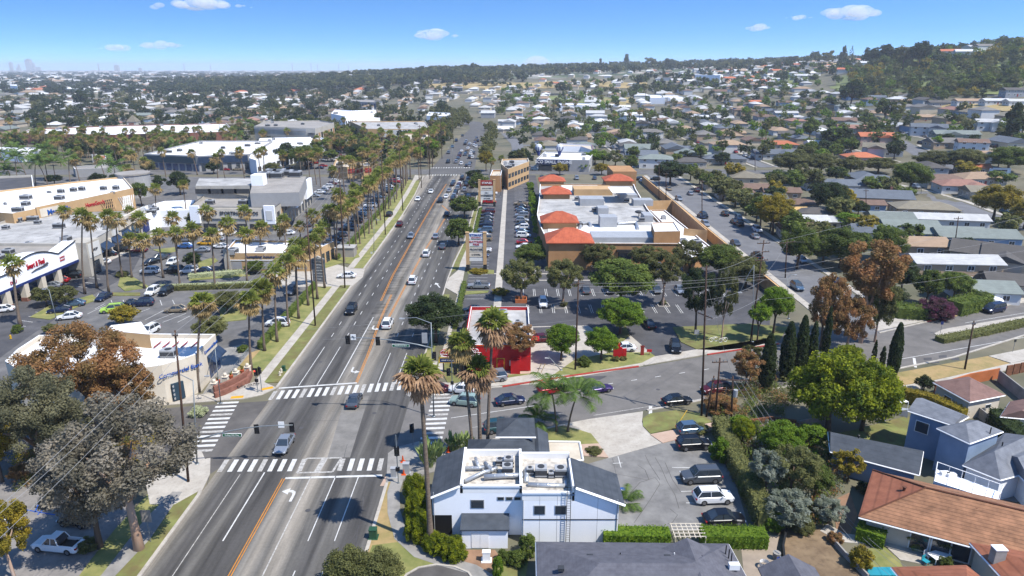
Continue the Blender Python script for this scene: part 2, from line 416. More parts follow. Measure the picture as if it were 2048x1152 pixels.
def fan_frond(b,az,el,pet,blade,rn,nb=9):
 d=Vector((math.cos(az)*math.cos(el),math.sin(az)*math.cos(el),math.sin(el)))
 side=Vector((-math.sin(az),math.cos(az),0));up=side.cross(d) * -1
 st=d*.15;ce=d*pet;b.cur=b.cur
 b.add([st+side*.03,st-side*.03,ce-side*.02,ce+side*.02],[(0,1,2,3)])
 for i in range(nb):
  t=(i/(nb-1)-.5)*2*R(82);wv=.13*blade
  dd=d*math.cos(t)+side*math.sin(t);dd=(dd+Vector((0,0,-.28-.2*abs(t)))*1).normalized()
  ss=dd.cross(up).normalized() if dd.cross(up).length>.01 else side
  L=blade*rn.uniform(.85,1.1)*(1-.18*abs(t));mid=ce+dd*L*.55;tip=ce+dd*L+Vector((0,0,-.22*blade))
  b.add([ce,mid-ss*wv,tip,mid+ss*wv],[(0,1,2,3)])
def palm_crown_mesh(kind,var,lod):
 key=('palm',kind,var,lod)
 if key in CM:return CM[key]
 rn=random.Random(var*13+5);b=MB()
 if kind=='green':
  n=(34,22)[lod]
  for i in range(n):
   fan_frond(b,i*2.4+rn.uniform(-.3,.3),R(rn.uniform(12,84)),rn.uniform(.7,1.1),rn.uniform(.9,1.2),rn,(10,6)[lod])
  m=m0_['palm_green']
 elif kind=='dead':
  n=(44,26)[lod]
  for i in range(n):
   fan_frond(b,i*2.4+rn.uniform(-.3,.3),R(rn.uniform(-75,26)),rn.uniform(.8,1.3),rn.uniform(1.,1.3),rn,(9,5)[lod])
  m=m0_['palm_dead']
 else:  # feather fronds
  n=(17,15)[lod];seg=(16,7)[lod]
  for i in range(n):
   az=i*2.4+rn.uniform(-.2,.2);el=R(rn.uniform(5,78));L=rn.uniform(2.7,3.4);pts=[]
   for k in range(7):
    t=k/6;e=el-t*t*R(95);pts.append((pts[-1] if pts else Vector((0,0,0)))+Vector((math.cos(az)*math.cos(e),math.sin(az)*math.cos(e),math.sin(e)))*(L/6))
   side=Vector((-math.sin(az),math.cos(az),0))
   for k in range(seg):
    t=.12+.86*k/seg;j=int(t*6);q=pts[j].lerp(pts[min(6,j+1)],t*6-j);ll=1.0*math.sin(math.pi*min(1,t*.85+.12))+.15
    dr=(pts[min(6,j+1)]-pts[j]).normalized()
    for s_ in (-1,1):
     e=q+side*s_*ll*.8+dr*ll*.4+Vector((0,0,-.35*ll));wv=dr*(L/seg*.62)
     b.add([q-wv*.6,e,q+wv*.8],[(0,1,2)])
  m=m0_['feather_green']
 CM[key]=b.mesh('fronds',m);return CM[key]
NP=[0]
def palm_at(loc,h,dx=0.,dy=0.,s=1.,label=None,feather=False,lod=1,tr=.22,group=None,look=None,pale=False,name='fan_palm',cat='palm tree',flare=1.6,green=1.,skirt=1.):
 NP[0]+=1;i=NP[0];rn=random.Random(i*17);s *= rn.uniform(.88,1.12);skirt *= rn.uniform(.8,1.12)
 t=thing('feather_palm' if feather else name,label,cat,loc,0,group)
 if dx==0 and dy==0:
  key=('pt',i%3)
  if key not in CM:
   q=random.Random(i);lx,ly=q.uniform(-.5,.5),q.uniform(-.5,.5)
   CM[key]=MB().tube([(0,0,-.02),(0,0,.03),(lx*.3,ly*.3,.4),(lx*.2,ly*.2,.75),(0,0,1.)],[.42,.24,.2,.17,.15],7).mesh('trunk',m0_['palm_bark'],True)
  link('trunk',CM[key],t,None,rn.uniform(0,6),(tr/.22,tr/.22,h))
 else:
  b=MB();n=9;P_=[];r_=[]
  for k in range(n+1):
   u=k/n;q=u**1.5;P_.append((dx*q,dy*q,h*u-(0.1 if k==0 else 0)));r_.append(tr*(1.0-.35*u)*(flare if k==0 else 1.22 if k==1 else 1))
  b.tube(P_,r_,9);b.build('trunk',m0_['palm_bark'],t,smooth=True)
 a=rn.uniform(0,6.28)
 s *= 1.25
 if feather:
  s *= 1.2;link('crown',palm_crown_mesh('feather',i%3,lod),t,(dx,dy,h),a,(s,s,s))
 else:
  link('crown',palm_crown_mesh('green',i%3,lod),t,(dx,dy,h+.15),a,(s*green,s*green,s*green))
  d=link('dead_fronds',palm_crown_mesh('dead',i%3,lod),t,(dx,dy,h),a+1,(s*skirt,s*skirt,s*1.05*skirt))
  if pale:set_mat(d,m0_['palm_dead_pale'])
 if label is None:AUTO.append((t,look or 'brown-skirted fan palm','palm'));t.rotation_euler=(rn.gauss(0,.025),rn.gauss(0,.03),rn.uniform(0,6))
 return t
def palm(px,py,tx,ty,s=1.,label=None,**k):
 p=GT(px,py);h=ZAT(p.y,ty)-p.z;x=XAT(p.y,p.z+h,tx)
 return palm_at(p,h,x-p.x,0.01,s,label,**k)
def hedge_mesh(name,pts,w,h,m,leaf=.12,dens=26,base=0.,parent=None,top=1.):
 """clipped hedge along a plan polyline"""
 rs=np.random.RandomState(int(abs(pts[0][0]*13+pts[0][1]*7)) % 9999);P_=[];b=MB()
 o=MB();ol=strip(pts,w*.44,-w*.44);z0=base
 V=[]
 for a,c in zip(pts,pts[1:]):
  a=np.array(a[:2]);c=np.array(c[:2]);L=np.linalg.norm(c-a);d=(c-a)/L;nn=np.array([-d[1],d[0]])
  n=int(L*(w+2*h)*dens);u=rs.uniform(0,L,n);q=rs.uniform(0,w+2*h,n)
  off=np.where(q<h,-w/2,np.where(q>h+w,w/2,q-h-w/2));z=np.where(q<h,q,np.where(q>h+w,w+2*h-q,h*top))
  j=rs.normal(size=(n,3))*leaf*.7
  V.append(np.stack([a[0]+d[0]*u+nn[0]*off,a[1]+d[1]*u+nn[1]*off,z0+z],1)+j)
 C=np.concatenate(V);Vv=leaf_cloud(C,1,leaf*.5,leaf,rs,.2,.5)
 me=np_mesh(name,Vv,m);k=len(Vv)
 bmm=bmesh.new();bmm.from_mesh(me)
 n_=len(ol)//2
 for i in range(n_-1):
  q=[ol[i],ol[i+1],ol[len(ol)-2-i],ol[len(ol)-1-i]]
  vs_=[bmm.verts.new((p[0],p[1],z)) for z in (z0,z0+h*.93) for p in q]
  for f in ((4,5,6,7),(7,6,5,4),(0,1,5,4),(1,2,6,5),(2,3,7,6),(3,0,4,7)):
   try:bmm.faces.new([vs_[x] for x in f])
   except ValueError:pass
 bmm.to_mesh(me);bmm.free();return me
def hedge(pts,w,h,leafm,label,leaf=.12,dens=26,name='hedge',group=None,cat='hedge'):
 o=link(name,hedge_mesh(name,pts,w,h,m0_[leafm],leaf,dens));return tag(o,label,cat,group)
def shrub(px,py,hw,hpx,leafm,label,name='shrub',lod=None,cat='shrub',**k):
 p=G(px,py);zc=p.y*CP+HC*SP;r=hw*zc/F;h=ZAT(p.y,py-hpx)
 if lod is None:lod=0 if hw>26 else 1 if hw>9 else 2
 c=link(name,crown_mesh(k.get('shape','round'),lod,int(px)%4),None,(p.x,p.y,h*.42),px%6,(r,r,h*.62));set_mat(c,m0_[leafm])
 return tag(c,label,cat,k.get('group'))
# -- vehicles
KIND={  # L,W,hood z,belt z,roof z,cabin:(front base,front top,rear top,rear base) measured from the nose,wheel r
 'sedan':(4.75,1.84,.78,.92,1.44,(1.25,2.05,3.35,4.15),.33),'coupe':(4.6,1.86,.76,.9,1.36,(1.4,2.25,3.1,4.2),.34),
 'hatch':(4.2,1.78,.85,.98,1.52,(1.0,1.75,3.6,4.05),.32),'suv':(4.75,1.9,1.0,1.12,1.72,(1.2,1.85,4.1,4.6),.37),
 'big_suv':(5.1,2.0,1.1,1.2,1.86,(1.3,1.95,4.65,5.0),.4),'van':(5.2,1.98,1.1,1.2,1.98,(.75,1.6,4.95,5.15),.36),
 'pickup':(5.4,1.9,1.0,1.08,1.74,(1.45,2.1,3.05,3.35),.38)}
CARM={}
def car_meshes(kind,lo=False):
 key=(kind,lo)
 if key in CARM:return CARM[key]
 L,W,zh,zb,zr,(f0,f1,r1,r0),wr=KIND[kind];hw=W/2;nose=L/2
 Y=lambda d:nose-d      # forward is +Y
 tail=zb if kind not in ('sedan','coupe') else zb+.02
 st=[(0,.62*hw,.42,.6),(.12,.86*hw,.28,zh-.14),(.55,.97*hw,.24,zh-.05),(f0-.1,hw,.22,zh+.04),(f0+.2,hw,.22,zb),(r0-.3,hw,.22,tail),(L-.4,.98*hw,.24,tail-.03),(L-.08,.9*hw,.3,tail-.12),(L,.78*hw,.45,tail-.25)]
 b=MB();vs=[];fs=[]
 for d,w_,z0,z1 in st:
  m_=(z0+z1)/2
  ring=[(-w_*.9,z0),(-w_,z0+.14),(-w_,m_),(-w_*.97,z1-.1),(-w_*.84,z1),(w_*.84,z1),(w_*.97,z1-.1),(w_,m_),(w_,z0+.14),(w_*.9,z0)]
  vs+=[(x,Y(d),z) for x,z in ring]
 n=10
 for i in range(len(st)-1):
  for k in range(n):fs.append((i*n+k,i*n+(k+1)%n,(i+1)*n+(k+1)%n,(i+1)*n+k))
 fs.append(tuple(range(n-1,-1,-1)));fs.append(tuple(range((len(st)-1)*n,len(st)*n)))
 fs=[f[::-1] for f in fs]
 if kind=='pickup':  # open bed:drop the top faces behind the cab
  keep=[]
  for f in fs:
   ys=[vs[i][1] for i in f];zs=[vs[i][2] for i in f];xs=[vs[i][0] for i in f]
   if len(f)==4 and max(ys) <= Y(r0-.3)+.01 and min(ys)>Y(L-.1) and min(zs)>tail-.06 and max(xs)>.3 and min(xs)<-.3:continue
   keep.append(f)
  fs=keep
  b.add(vs,fs);bed=MB().box(-hw*.82,hw*.82,Y(L-.28),Y(r0-.2),.62,.68).box(-hw*.82,hw*.82,Y(r0-.2),Y(r0-.3),.62,tail+.02);b.box(-hw*.86,-hw*.8,Y(L-.3),Y(r0-.25),.62,tail-.01);b.box(hw*.8,hw*.86,Y(L-.3),Y(r0-.25),.62,tail-.01)
 else:b.add(vs,fs)
 wb,wt=hw*.9,hw*.72
 top=[(-wt,Y(f1)),(wt,Y(f1)),(wt,Y(r1)),(-wt,Y(r1))]
 b.add([(x,y,zr) for x,y in top]+[(x*.97,y*.985 if abs(y)>.1 else y,zr+.05) for x,y in top],[(0,3,7,4),(4,7,6,5),(0,4,5,1),(1,5,6,2),(2,6,7,3)])
 def lerp(a,c,t):return tuple(a[i]+(c[i]-a[i])*t for i in range(3))
 A={'fl':((-wb,Y(f0),zb-.02),(-wt,Y(f1),zr)),'fr':((wb,Y(f0),zb-.02),(wt,Y(f1),zr)),'rl':((-wb,Y(r0),zb-.02),(-wt,Y(r1),zr)),'rr':((wb,Y(r0),zb-.02),(wt,Y(r1),zr))}
 for k,(p,q) in A.items(): # pillars
  b.tube([p,q],.055,4,False)
 for s_ in (-1,1):
  ym=Y((f0+r0)/2+.05);b.tube([(s_*wb,ym,zb-.02),(s_*wt,ym,zr)],.045,4,False)
  b.box(s_*hw-.02 if s_>0 else -hw-.16,hw+.16 if s_>0 else s_*hw+.02,Y(f0+.45),Y(f0+.3),zb-.02,zb+.12)
 glass={}
 g=MB().quad(A['fl'][0],A['fr'][0],A['fr'][1],A['fl'][1]);glass['windscreen']=g
 g=MB().quad(A['rr'][0],A['rl'][0],A['rl'][1],A['rr'][1]);glass['rear_window']=g
 side=[MB().quad(A[s+'l' if 0 else ('f'+c)][0],A['r'+c][0],A['r'+c][1],A['f'+c][1]) for c in 'lr' for s in ('f',)]
 lights=[]
 for s_ in (-1,1):
  lights.append(('headlight',MB().box(s_*hw*.72-.17,s_*hw*.72+.17,Y(.16),Y(.05),zh-.33,zh-.18)))
  lights.append(('taillight',MB().box(s_*hw*.76-.14,s_*hw*.76+.14,Y(L+.015),Y(L-.14),tail-.36,tail-.18)))
 res=dict(wr=wr,wx=hw-.1,wy=(Y(.92 if kind != 'van' else .85),Y(L-1.0)))
 if lo:
  for mb in list(glass.values())+side:b.cur=1;b.add(mb.v,mb.f)
  b.cur=2
  for sx in (-1,1):
   for wy in res['wy']:b.tube([(sx*(res['wx']-.12),wy,wr),(sx*(res['wx']+.13),wy,wr)],wr,8)
  if kind=='pickup':b.add(bed.v,bed.f)
  b.cur=3
  for nme,mb in lights:
   if nme=='taillight':b.add(mb.v,mb.f)
  b.cur=1;b.box(-hw*.55,hw*.55,Y(.03),Y(-.01),.38,.55)
  res['one']=b.mesh('car',[PAINT['white'],m0_['glass'],m0_['tyre'],m0_['lamp_red']])
  if not lo:pass
 else:
  res['body']=b.mesh('body',PAINT['white'])
  res['glass']=[(k,g.mesh(k,m0_['glass'])) for k,g in glass.items()]+[('side_window',g.mesh('side_window',m0_['glass'])) for g in side]
  res['lights']=[(k,g.mesh(k,m0_['lamp_clear' if k=='headlight' else 'lamp_red'])) for k,g in lights]
  res['wheel']=MB().tube([(-.12,0,0),(.12,0,0)],wr,14).mesh('wheel',m0_['tyre'])
  res['rim']=MB().tube([(-.13,0,0),(.13,0,0)],wr*.6,9).mesh('rim',m0_['rim'])
  res['grille']=MB().box(-hw*.5,hw*.5,Y(.1),Y(-.02),.36,zh-.36).mesh('grille',m0_['black'])
  if kind=='pickup':res['bed']=bed.mesh('bed',m0_['steel_dark'])
  if kind in ('suv','big_suv'):
   rr=MB()
   for s_ in (-1,1):rr.tube([(s_*wt*.95,Y(f1+.2),zr+.1),(s_*wt*.95,Y(r1-.1),zr+.1)],.03,4)
   res['rack']=rr.mesh('roof_rack',m0_['steel_dark'])
 CARM[key]=res;return res
NCAR=[0]
CNAME={'sedan':'sedan','coupe':'coupe','hatch':'hatchback','suv':'suv','big_suv':'large suv','van':'van','pickup':'pickup truck'}
def car_at(loc,hd,kind,color,label=None,group=None,lo=None,name=None):
 """hd heading in degrees, 0 = away from the camera along the avenue, 90 = to the left"""
 NCAR[0]+=1
 loc=Vector(loc)
 if lo is None:lo=loc.y>190
 cm=car_meshes(kind,lo);cn=CNAME[kind].replace(' ','_')
 nm=name or {'suv':'suv','large_suv':'suv','van':'van','pickup_truck':'pickup_truck'}.get(cn,'car')
 loc.z+=.045
 if lo:
  o=link(nm,cm['one'],None,loc,R(hd));set_mat(o,PAINT[color]);tag(o,label,'car' if nm in ('car','suv') else CNAME[kind].split()[0] if kind=='pickup' else 'van',group)
 else:
  o=thing(nm,label,{'van':'van','pickup':'pickup truck'}.get(kind,'car'),loc,R(hd),group)
  b=link('body',cm['body'],o);set_mat(b,PAINT[color])
  for k,me in cm['glass']:link(k,me,o)
  for k,me in cm['lights']:link(k,me,o)
  link('grille',cm['grille'],o)
  if 'bed' in cm:link('bed',cm['bed'],o)
  if 'rack' in cm:link('roof_rack',cm['rack'],o)
  for sx in (-1,1):
   for wy in cm['wy']:
    wh=link('wheel',cm['wheel'],o,(sx*cm['wx'],wy,cm['wr']));link('rim',cm['rim'],wh)
 if label is None:AUTO.append((o,color.replace('_',' ').replace('bluegrey','blue grey')+' '+CNAME[kind],'car'))
 return o
def car(px,py,hd,kind,color,label=None,**k):
 p=GT(px,py);p.z+=.03
 return car_at(p,hd,kind,color,label,**k)
# -- roofs, houses, flat commercial blocks
def hip(b,x0,x1,y0,y1,z,rise,oh=.5,th=.16):
 x0-=oh;x1+=oh;y0-=oh;y1+=oh;w_,d_=x1-x0,y1-y0
 if w_ >= d_:a=(x0+d_/2,(y0+y1)/2);c=(x1-d_/2,(y0+y1)/2)
 else:a=((x0+x1)/2,y0+w_/2);c=((x0+x1)/2,y1-w_/2)
 v=[(x0,y0,z),(x1,y0,z),(x1,y1,z),(x0,y1,z)];v+=[(p[0],p[1],z+th) for p in v]
 v+=[(a[0],a[1],z+th+rise),(c[0],c[1],z+th+rise)]
 f=[(0,1,5,4),(1,2,6,5),(2,3,7,6),(3,0,4,7),(3,2,1,0)]
 f+=[(4,5,9,8),(5,6,9),(6,7,8,9),(7,4,8)] if w_ >= d_ else [(4,5,8),(5,6,9,8),(6,7,9),(7,4,8,9)]
 b.add(v,f)
def gable(b,x0,x1,y0,y1,z,rise,oh=.5,th=.16,axis=None):
 if axis is None:axis=0 if x1-x0 >= y1-y0 else 1
 x0-=oh;x1+=oh;y0-=oh;y1+=oh
 if axis==0:
  ym=(y0+y1)/2;pr=[(y0,z),(y1,z),(y1,z+th),(ym,z+th+rise),(y0,z+th)];v=[(x,q[0],q[1]) for x in (x0,x1) for q in pr]
  f=[(4,3,2,1,0),(5,6,7,8,9),(0,1,6,5),(1,2,7,6),(2,3,8,7),(3,4,9,8),(4,0,5,9)]
 else:
  xm=(x0+x1)/2;pr=[(x0,z),(x1,z),(x1,z+th),(xm,z+th+rise),(x0,z+th)];v=[(q[0],y,q[1]) for y in (y0,y1) for q in pr]
  f=[(0,1,2,3,4),(9,8,7,6,5),(1,0,5,6),(2,1,6,7),(3,2,7,8),(4,3,8,9),(0,4,9,5)]
 b.add(v,f)
HM={};OCC=[];OCP=[]
def house_meshes(w_,d_,h,kind,wing,det):
 key=(round(w_,1),round(d_,1),round(h,1),kind,wing,det)
 if key in HM:return HM[key]
 x,y=w_/2,d_/2;rise=min(w_,d_)/2*.36;rf=MB();wl=MB();tr=MB()
 wl.box(-x,x,-y,y,-2.5,h-.02)
 RF=hip if kind=='hip' else gable
 RF(rf,-x,x,-y,y,h,rise)
 if kind=='gable':
  if w_ >= d_:wl.add([(s*x*(1),yy,zz) for s in (1,) for yy,zz in ((-y,h),(y,h),(0,h+rise*.93))]+[(-x,yy,zz) for yy,zz in ((-y,h),(y,h),(0,h+rise*.93))],[(0,1,2),(5,4,3)])
 if wing:
  wx=x*(.35 if wing>0 else -.35);ww=w_*.2;
  wl.box(wx-ww,wx+ww,-y-d_*.38,-y+.05,-2.5,h-.03)
  (hip if kind=='hip' else gable)(rf,wx-ww,wx+ww,-y-d_*.38,0,h-.012,ww*.4,axis=1) if kind != 'hip' else hip(rf,wx-ww,wx+ww,-y-d_*.38,0,h-.012,ww*.4)
 yf=-y-(d_*.38 if wing else 0)
 win=[];rn=random.Random(int(w_*10+d_))
 if det:
  floors=[1.0] if h<4 else [1.0,3.7]
  for fz in floors:
   for yy,sgn in ((-y,-1),):
    n=max(2,int(w_/4.5))
    for k in range(n):
     cx=-x+w_*(k+.5)/n
     if wing and abs(cx-x*(.35 if wing>0 else -.35))<w_*.2+.6:continue
     win.append((cx,yy-.03,0,fz))
   for sx in (-1,1):
    for k in range(2):win.append((sx*(x+.03),-y+d_*(.3+.4*k),1,fz))
 HM[key]=(wl.mesh('wall',wallm('cream')),rf.mesh('roof',roofm('grey')),win,rise);return HM[key]
def win_mesh(ax):
 if ('win',ax) in HM:return HM[('win',ax)]
 def bx(b,u0,u1,z0,z1,t):
  b.box(u0,u1,-t,t,z0,z1) if ax==0 else b.box(-t,t,u0,u1,z0,z1)
 f=MB();
 for u0,u1,z0,z1 in ((-.8,.8,1.15,1.25),(-.8,.8,-.08,0),(-.8,-.7,0,1.15),(.7,.8,0,1.15),(-.03,.03,0,1.15)):bx(f,u0,u1,z0,z1,.06)
 g=MB();bx(g,-.7,.7,0,1.15,.03)
 HM[('win',ax)]=(f.mesh('window_frame',m0_['trim_white']),g.mesh('pane',m0_['glass']));return HM[('win',ax)]
def house_at(loc,w_,d_,rot,kind='hip',rc='grey',wc='cream',h=2.9,wing=0,det=True,label=None,look=None,chimney=False,garage=False,name='house',group=None,cat='house'):
 wl,rf,win,rise=house_meshes(w_,d_,h,kind,wing,det)
 t=thing(name,label,cat,loc,R(rot),group);OCC.append((loc[0],loc[1],max(w_,d_)*.62))
 o=link('wall',wl,t);set_mat(o,wallm(wc));r_=link('roof',rf,t);set_mat(r_,roofm(rc))
 if chimney:MB().box(w_*.18,w_*.18+.9,.3,1.1,h,h+rise+1.1).build('chimney',m0_['brick'],r_)
 if det:
  for (x,y,ax,fz) in win:
   fm,gm=win_mesh(ax);f=link('window',fm,t,(x,y,fz));link('pane',gm,f)
  MB().box(-.5,.5,-d_/2-.06,-d_/2,.05,2.1).build('door',m0_['red_dull' if w_>14 else 'steel_dark'],t)
  if garage:
   yy=-d_/2-(d_*.38 if wing else 0);cx=w_/2*(.35 if wing>0 else -.35) if wing else w_*.3
   MB().box(cx-w_*.15,cx+w_*.15,yy-.07,yy,.03,2.3).build('garage_door',m0_['trim_white'],t)
 if label is None:AUTO.append((t,look or f'{wc} house with {rc} {kind} roof','house'))
 return t
def house(px,py,w_,d_,rot,kind='hip',rc='grey',wc='cream',h=2.9,**k):
 """px, py: the middle of its roof in the photo"""
 hh=h+min(w_,d_)*.12
 p=GT(px,py,hh);p.z=T(p.x,p.y)
 return house_at(p,w_,d_,rot,kind,rc,wc,h,**k)
def hvac_on(parent,x,y,z,sx=2.,sy=1.6,sz=1.3,rz=0,dark=False):
 key=('hvac',round(sx,1),round(sy,1),round(sz,1),dark)
 if key not in HM:
  b=MB();b.box(-sx/2,sx/2,-sy/2,sy/2,.15,sz);b.cur=1;b.box(-sx/2-.02,sx/2+.02,-sy/2-.02,-sy/2,.35,sz*.8)
  b.box(sx/2,sx/2+.02,-sy/2+.2,sy/2-.2,.35,sz*.8);b.cyl(0,0,sz,sz+.06,min(sx,sy)*.36,12);b.box(-sx/2-.1,sx/2+.1,-sy/2,-sy/2+.15,0,.15);b.box(-sx/2-.1,sx/2+.1,sy/2-.15,sy/2,0,.15)
  HM[key]=b.mesh('rooftop_unit',[m0_['hvac'],m0_['hvac_dark']])
 return link('rooftop_unit',HM[key],parent,(x,y,z),rz)
def flat_block(name,label,pts,h,wallmat,roofmat,cap='trim_white',par=.9,th=.3,units=0,seed=1,cat='building',base=-.5,group=None):
 """flat-roofed block with a parapet; plan points in metres"""
 n=len(pts);A=sum(pts[i][0]*pts[(i+1)%n][1]-pts[(i+1)%n][0]*pts[i][1] for i in range(n))
 if A<0:pts=pts[::-1]
 cx=sum(p[0] for p in pts)/n;cy=sum(p[1] for p in pts)/n;cz=T(cx,cy);OCP.append([(p[0],p[1]) for p in pts])
 t=thing(name,label,cat,(cx,cy,cz));q=[(p[0]-cx,p[1]-cy) for p in pts];inn=[]
 for i in range(n):
  a,b_,c=Vector(q[i-1]),Vector(q[i]),Vector(q[(i+1)%n]);d1=(b_-a).normalized();d2=(c-b_).normalized()
  n1=Vector((-d1.y,d1.x));n2=Vector((-d2.y,d2.x));m_=(n1+n2);m_=m_/max(.3,m_.dot(n1)) if m_.length>.01 else n1
  inn.append(tuple(b_+m_*th))
 wl=MB();v=[(p[0],p[1],base) for p in q]+[(p[0],p[1],h) for p in q]+[(p[0],p[1],h) for p in inn]+[(p[0],p[1],h-par) for p in inn]
 f=[]
 for i in range(n):
  j=(i+1)%n;f+=[(i,j,n+j,n+i),(2*n+i,2*n+j,3*n+j,3*n+i)]
 wl.add(v,f).build('wall',m0_[wallmat],t)
 cp_=MB();
 for i in range(n):
  j=(i+1)%n;cp_.add([(q[i][0],q[i][1],h+.003),(q[j][0],q[j][1],h+.003),(inn[j][0],inn[j][1],h+.003),(inn[i][0],inn[i][1],h+.003)],[(0,1,2,3)])
 cp_.build('parapet_cap',m0_[cap],t)
 MB().add([(p[0],p[1],h-par+.01) for p in inn],[tuple(range(n))]).build('roof',m0_[roofmat],t)
 rn=random.Random(seed)
 for _ in range(units):
  for __ in range(30):
   a,b_,c_=(rn.choice(inn) for _ in range(3));u,v_=rn.random(),rn.random()
   if u+v_>1:u,v_=1-u,1-v_
   x=a[0]+(b_[0]-a[0])*u+(c_[0]-a[0])*v_;y=a[1]+(b_[1]-a[1])*u+(c_[1]-a[1])*v_
   if abs(x)+abs(y)>.5:break
  hvac_on(t,x*.85,y*.85,h-par+.01,rn.choice((1.6,2.2,3.)),rn.choice((1.4,2.)),rn.choice((1.1,1.5)),rn.choice((0,.1,1.57)))
 return t
def on_wall(parent,p0,p1,u0,u1,z0,z1,m,name,off=.05,parts=None,inset=0.):
 """thin panel on a wall from plan point p0 to p1 (metres along it); the wall's outside is to the right of p0->p1"""
 c=parent.location;p0=Vector(p0[:2]);p1=Vector(p1[:2]);d=(p1-p0).normalized();nn=Vector((d.y,-d.x))
 def P3(u,z,o):q=p0+d*u+nn*o;return (q.x-c.x,q.y-c.y,z)
 b=MB();b.add([P3(u0,z0,0),P3(u1,z0,0),P3(u1,z1,0),P3(u0,z1,0),P3(u0,z0,off),P3(u1,z0,off),P3(u1,z1,off),P3(u0,z1,off)],
     [(4,5,6,7),(0,4,7,3),(5,1,2,6),(7,6,2,3),(0,1,5,4)])
 return b.build(name,m0_[m] if isinstance(m,str) else m,parent)
def awning(parent,p0,p1,u0,u1,z0,z1,out_,m,name='awning'):
 c=parent.location;p0=Vector(p0[:2]);p1=Vector(p1[:2]);d=(p1-p0).normalized();nn=Vector((d.y,-d.x))
 def P3(u,z,o):q=p0+d*u+nn*o;return (q.x-c.x,q.y-c.y,z)
 return MB().add([P3(u0,z1,.03),P3(u1,z1,.03),P3(u1,z0,out_),P3(u0,z0,out_),P3(u0,z0,.03),P3(u1,z0,.03),P3(u1,z0-.15,out_),P3(u0,z0-.15,out_)],
   [(0,3,2,1),(0,4,3),(1,2,5),(3,7,6,2)]).build(name,m0_[m],parent)
FONT={}
def lettering(text,loc,size,rot,m,parent=None,name='lettering',align='CENTER',depth=.04,stretch=1.):
 """letters standing in the plane given by rot (euler)"""
 key=(text,depth)
 if key not in FONT:
  cu=bpy.data.curves.new('t','FONT');cu.body=text;cu.size=1;cu.extrude=depth;cu.align_x=align;cu.align_y='CENTER';cu.resolution_u=2;cu.offset=.012
  o=bpy.data.objects.new('t',cu);COL.objects.link(o)
  me=bpy.data.meshes.new_from_object(o.evaluated_get(bpy.context.evaluated_depsgraph_get()));bpy.data.objects.remove(o);me.name=name;FONT[key]=me
 me=FONT[key].copy();me.materials.clear();me.materials.append(m)
 o=link(name,me,parent);o.location=loc;o.rotation_euler=rot;o.scale=(size*stretch,size,size);return o
def wall_text(parent,text,p0,p1,u,z,size,m,off=.08,stretch=1.):
 c=parent.location;p0=Vector(p0[:2]);p1=Vector(p1[:2]);d=(p1-p0).normalized();nn=Vector((d.y,-d.x));q=p0+d*u+nn*off
 return lettering(text,(q.x-c.x,q.y-c.y,z),size,(math.pi/2,0,math.atan2(d.y,d.x)),m0_[m],parent,stretch=stretch)
# -- poles and lines
def util_pole(px,py,tx,ty,label,arms=1,r=.17,group=None,wide=2.6,armrot=0.,transformer=False,arm_drop=.6,metal=False):
 p=GT(px,py);h=ZAT(p.y,ty)-p.z;x=XAT(p.y,p.z+h,tx)-p.x
 t=thing('utility_pole',label,'utility pole',p,0,group)
 MB().tube([(0,0,-.3),(x*.5,0,h*.5),(x,0,h)],[r,r*.85,r*.65],8).build('pole',m0_['steel' if metal else 'wood_pole'],t,smooth=True)
 for k in range(arms):
  z=h-arm_drop-k*1.6;xx=x*z/h;b=MB();ca,sa=math.cos(R(armrot))*wide/2,math.sin(R(armrot))*wide/2
  b.tube([(xx-ca,-sa-.12,z),(xx+ca,sa-.12,z)],.09,4).build('crossarm',m0_['wood_pole'],t)
  i_=MB()
  for u in (-.9,-.45,.45,.9):i_.cyl(xx+ca*u,sa*u-.12,z+.06,z+.3,.06,6)
  i_.build('insulators',m0_['steel'],t)
 if transformer:
  MB().cyl(x*.8+.45,-.3,h-3.2,h-2.1,.33,10).build('transformer',m0_['hvac'],t)
 t['top']=h;t['tx']=x
 return t
def wire(a,b,sag=1.2,r=.018,label=None,m='wire',group='overhead lines',name='power_line'):
 a=Vector(a);b=Vector(b);pts=[]
 for i in range(11):
  u=i/10;p=a.lerp(b,u);p.z-=sag*4*u*(1-u);pts.append(p)
 o=MB().tube(pts,r,3,False).build(name,m0_[m]);return tag(o,label,'power line',group)
def at_px(px,py,Y):
 """point at distance Y along the avenue seen at a photo pixel"""
 z=ZAT(Y,py);return Vector((XAT(Y,z,px),Y,z))
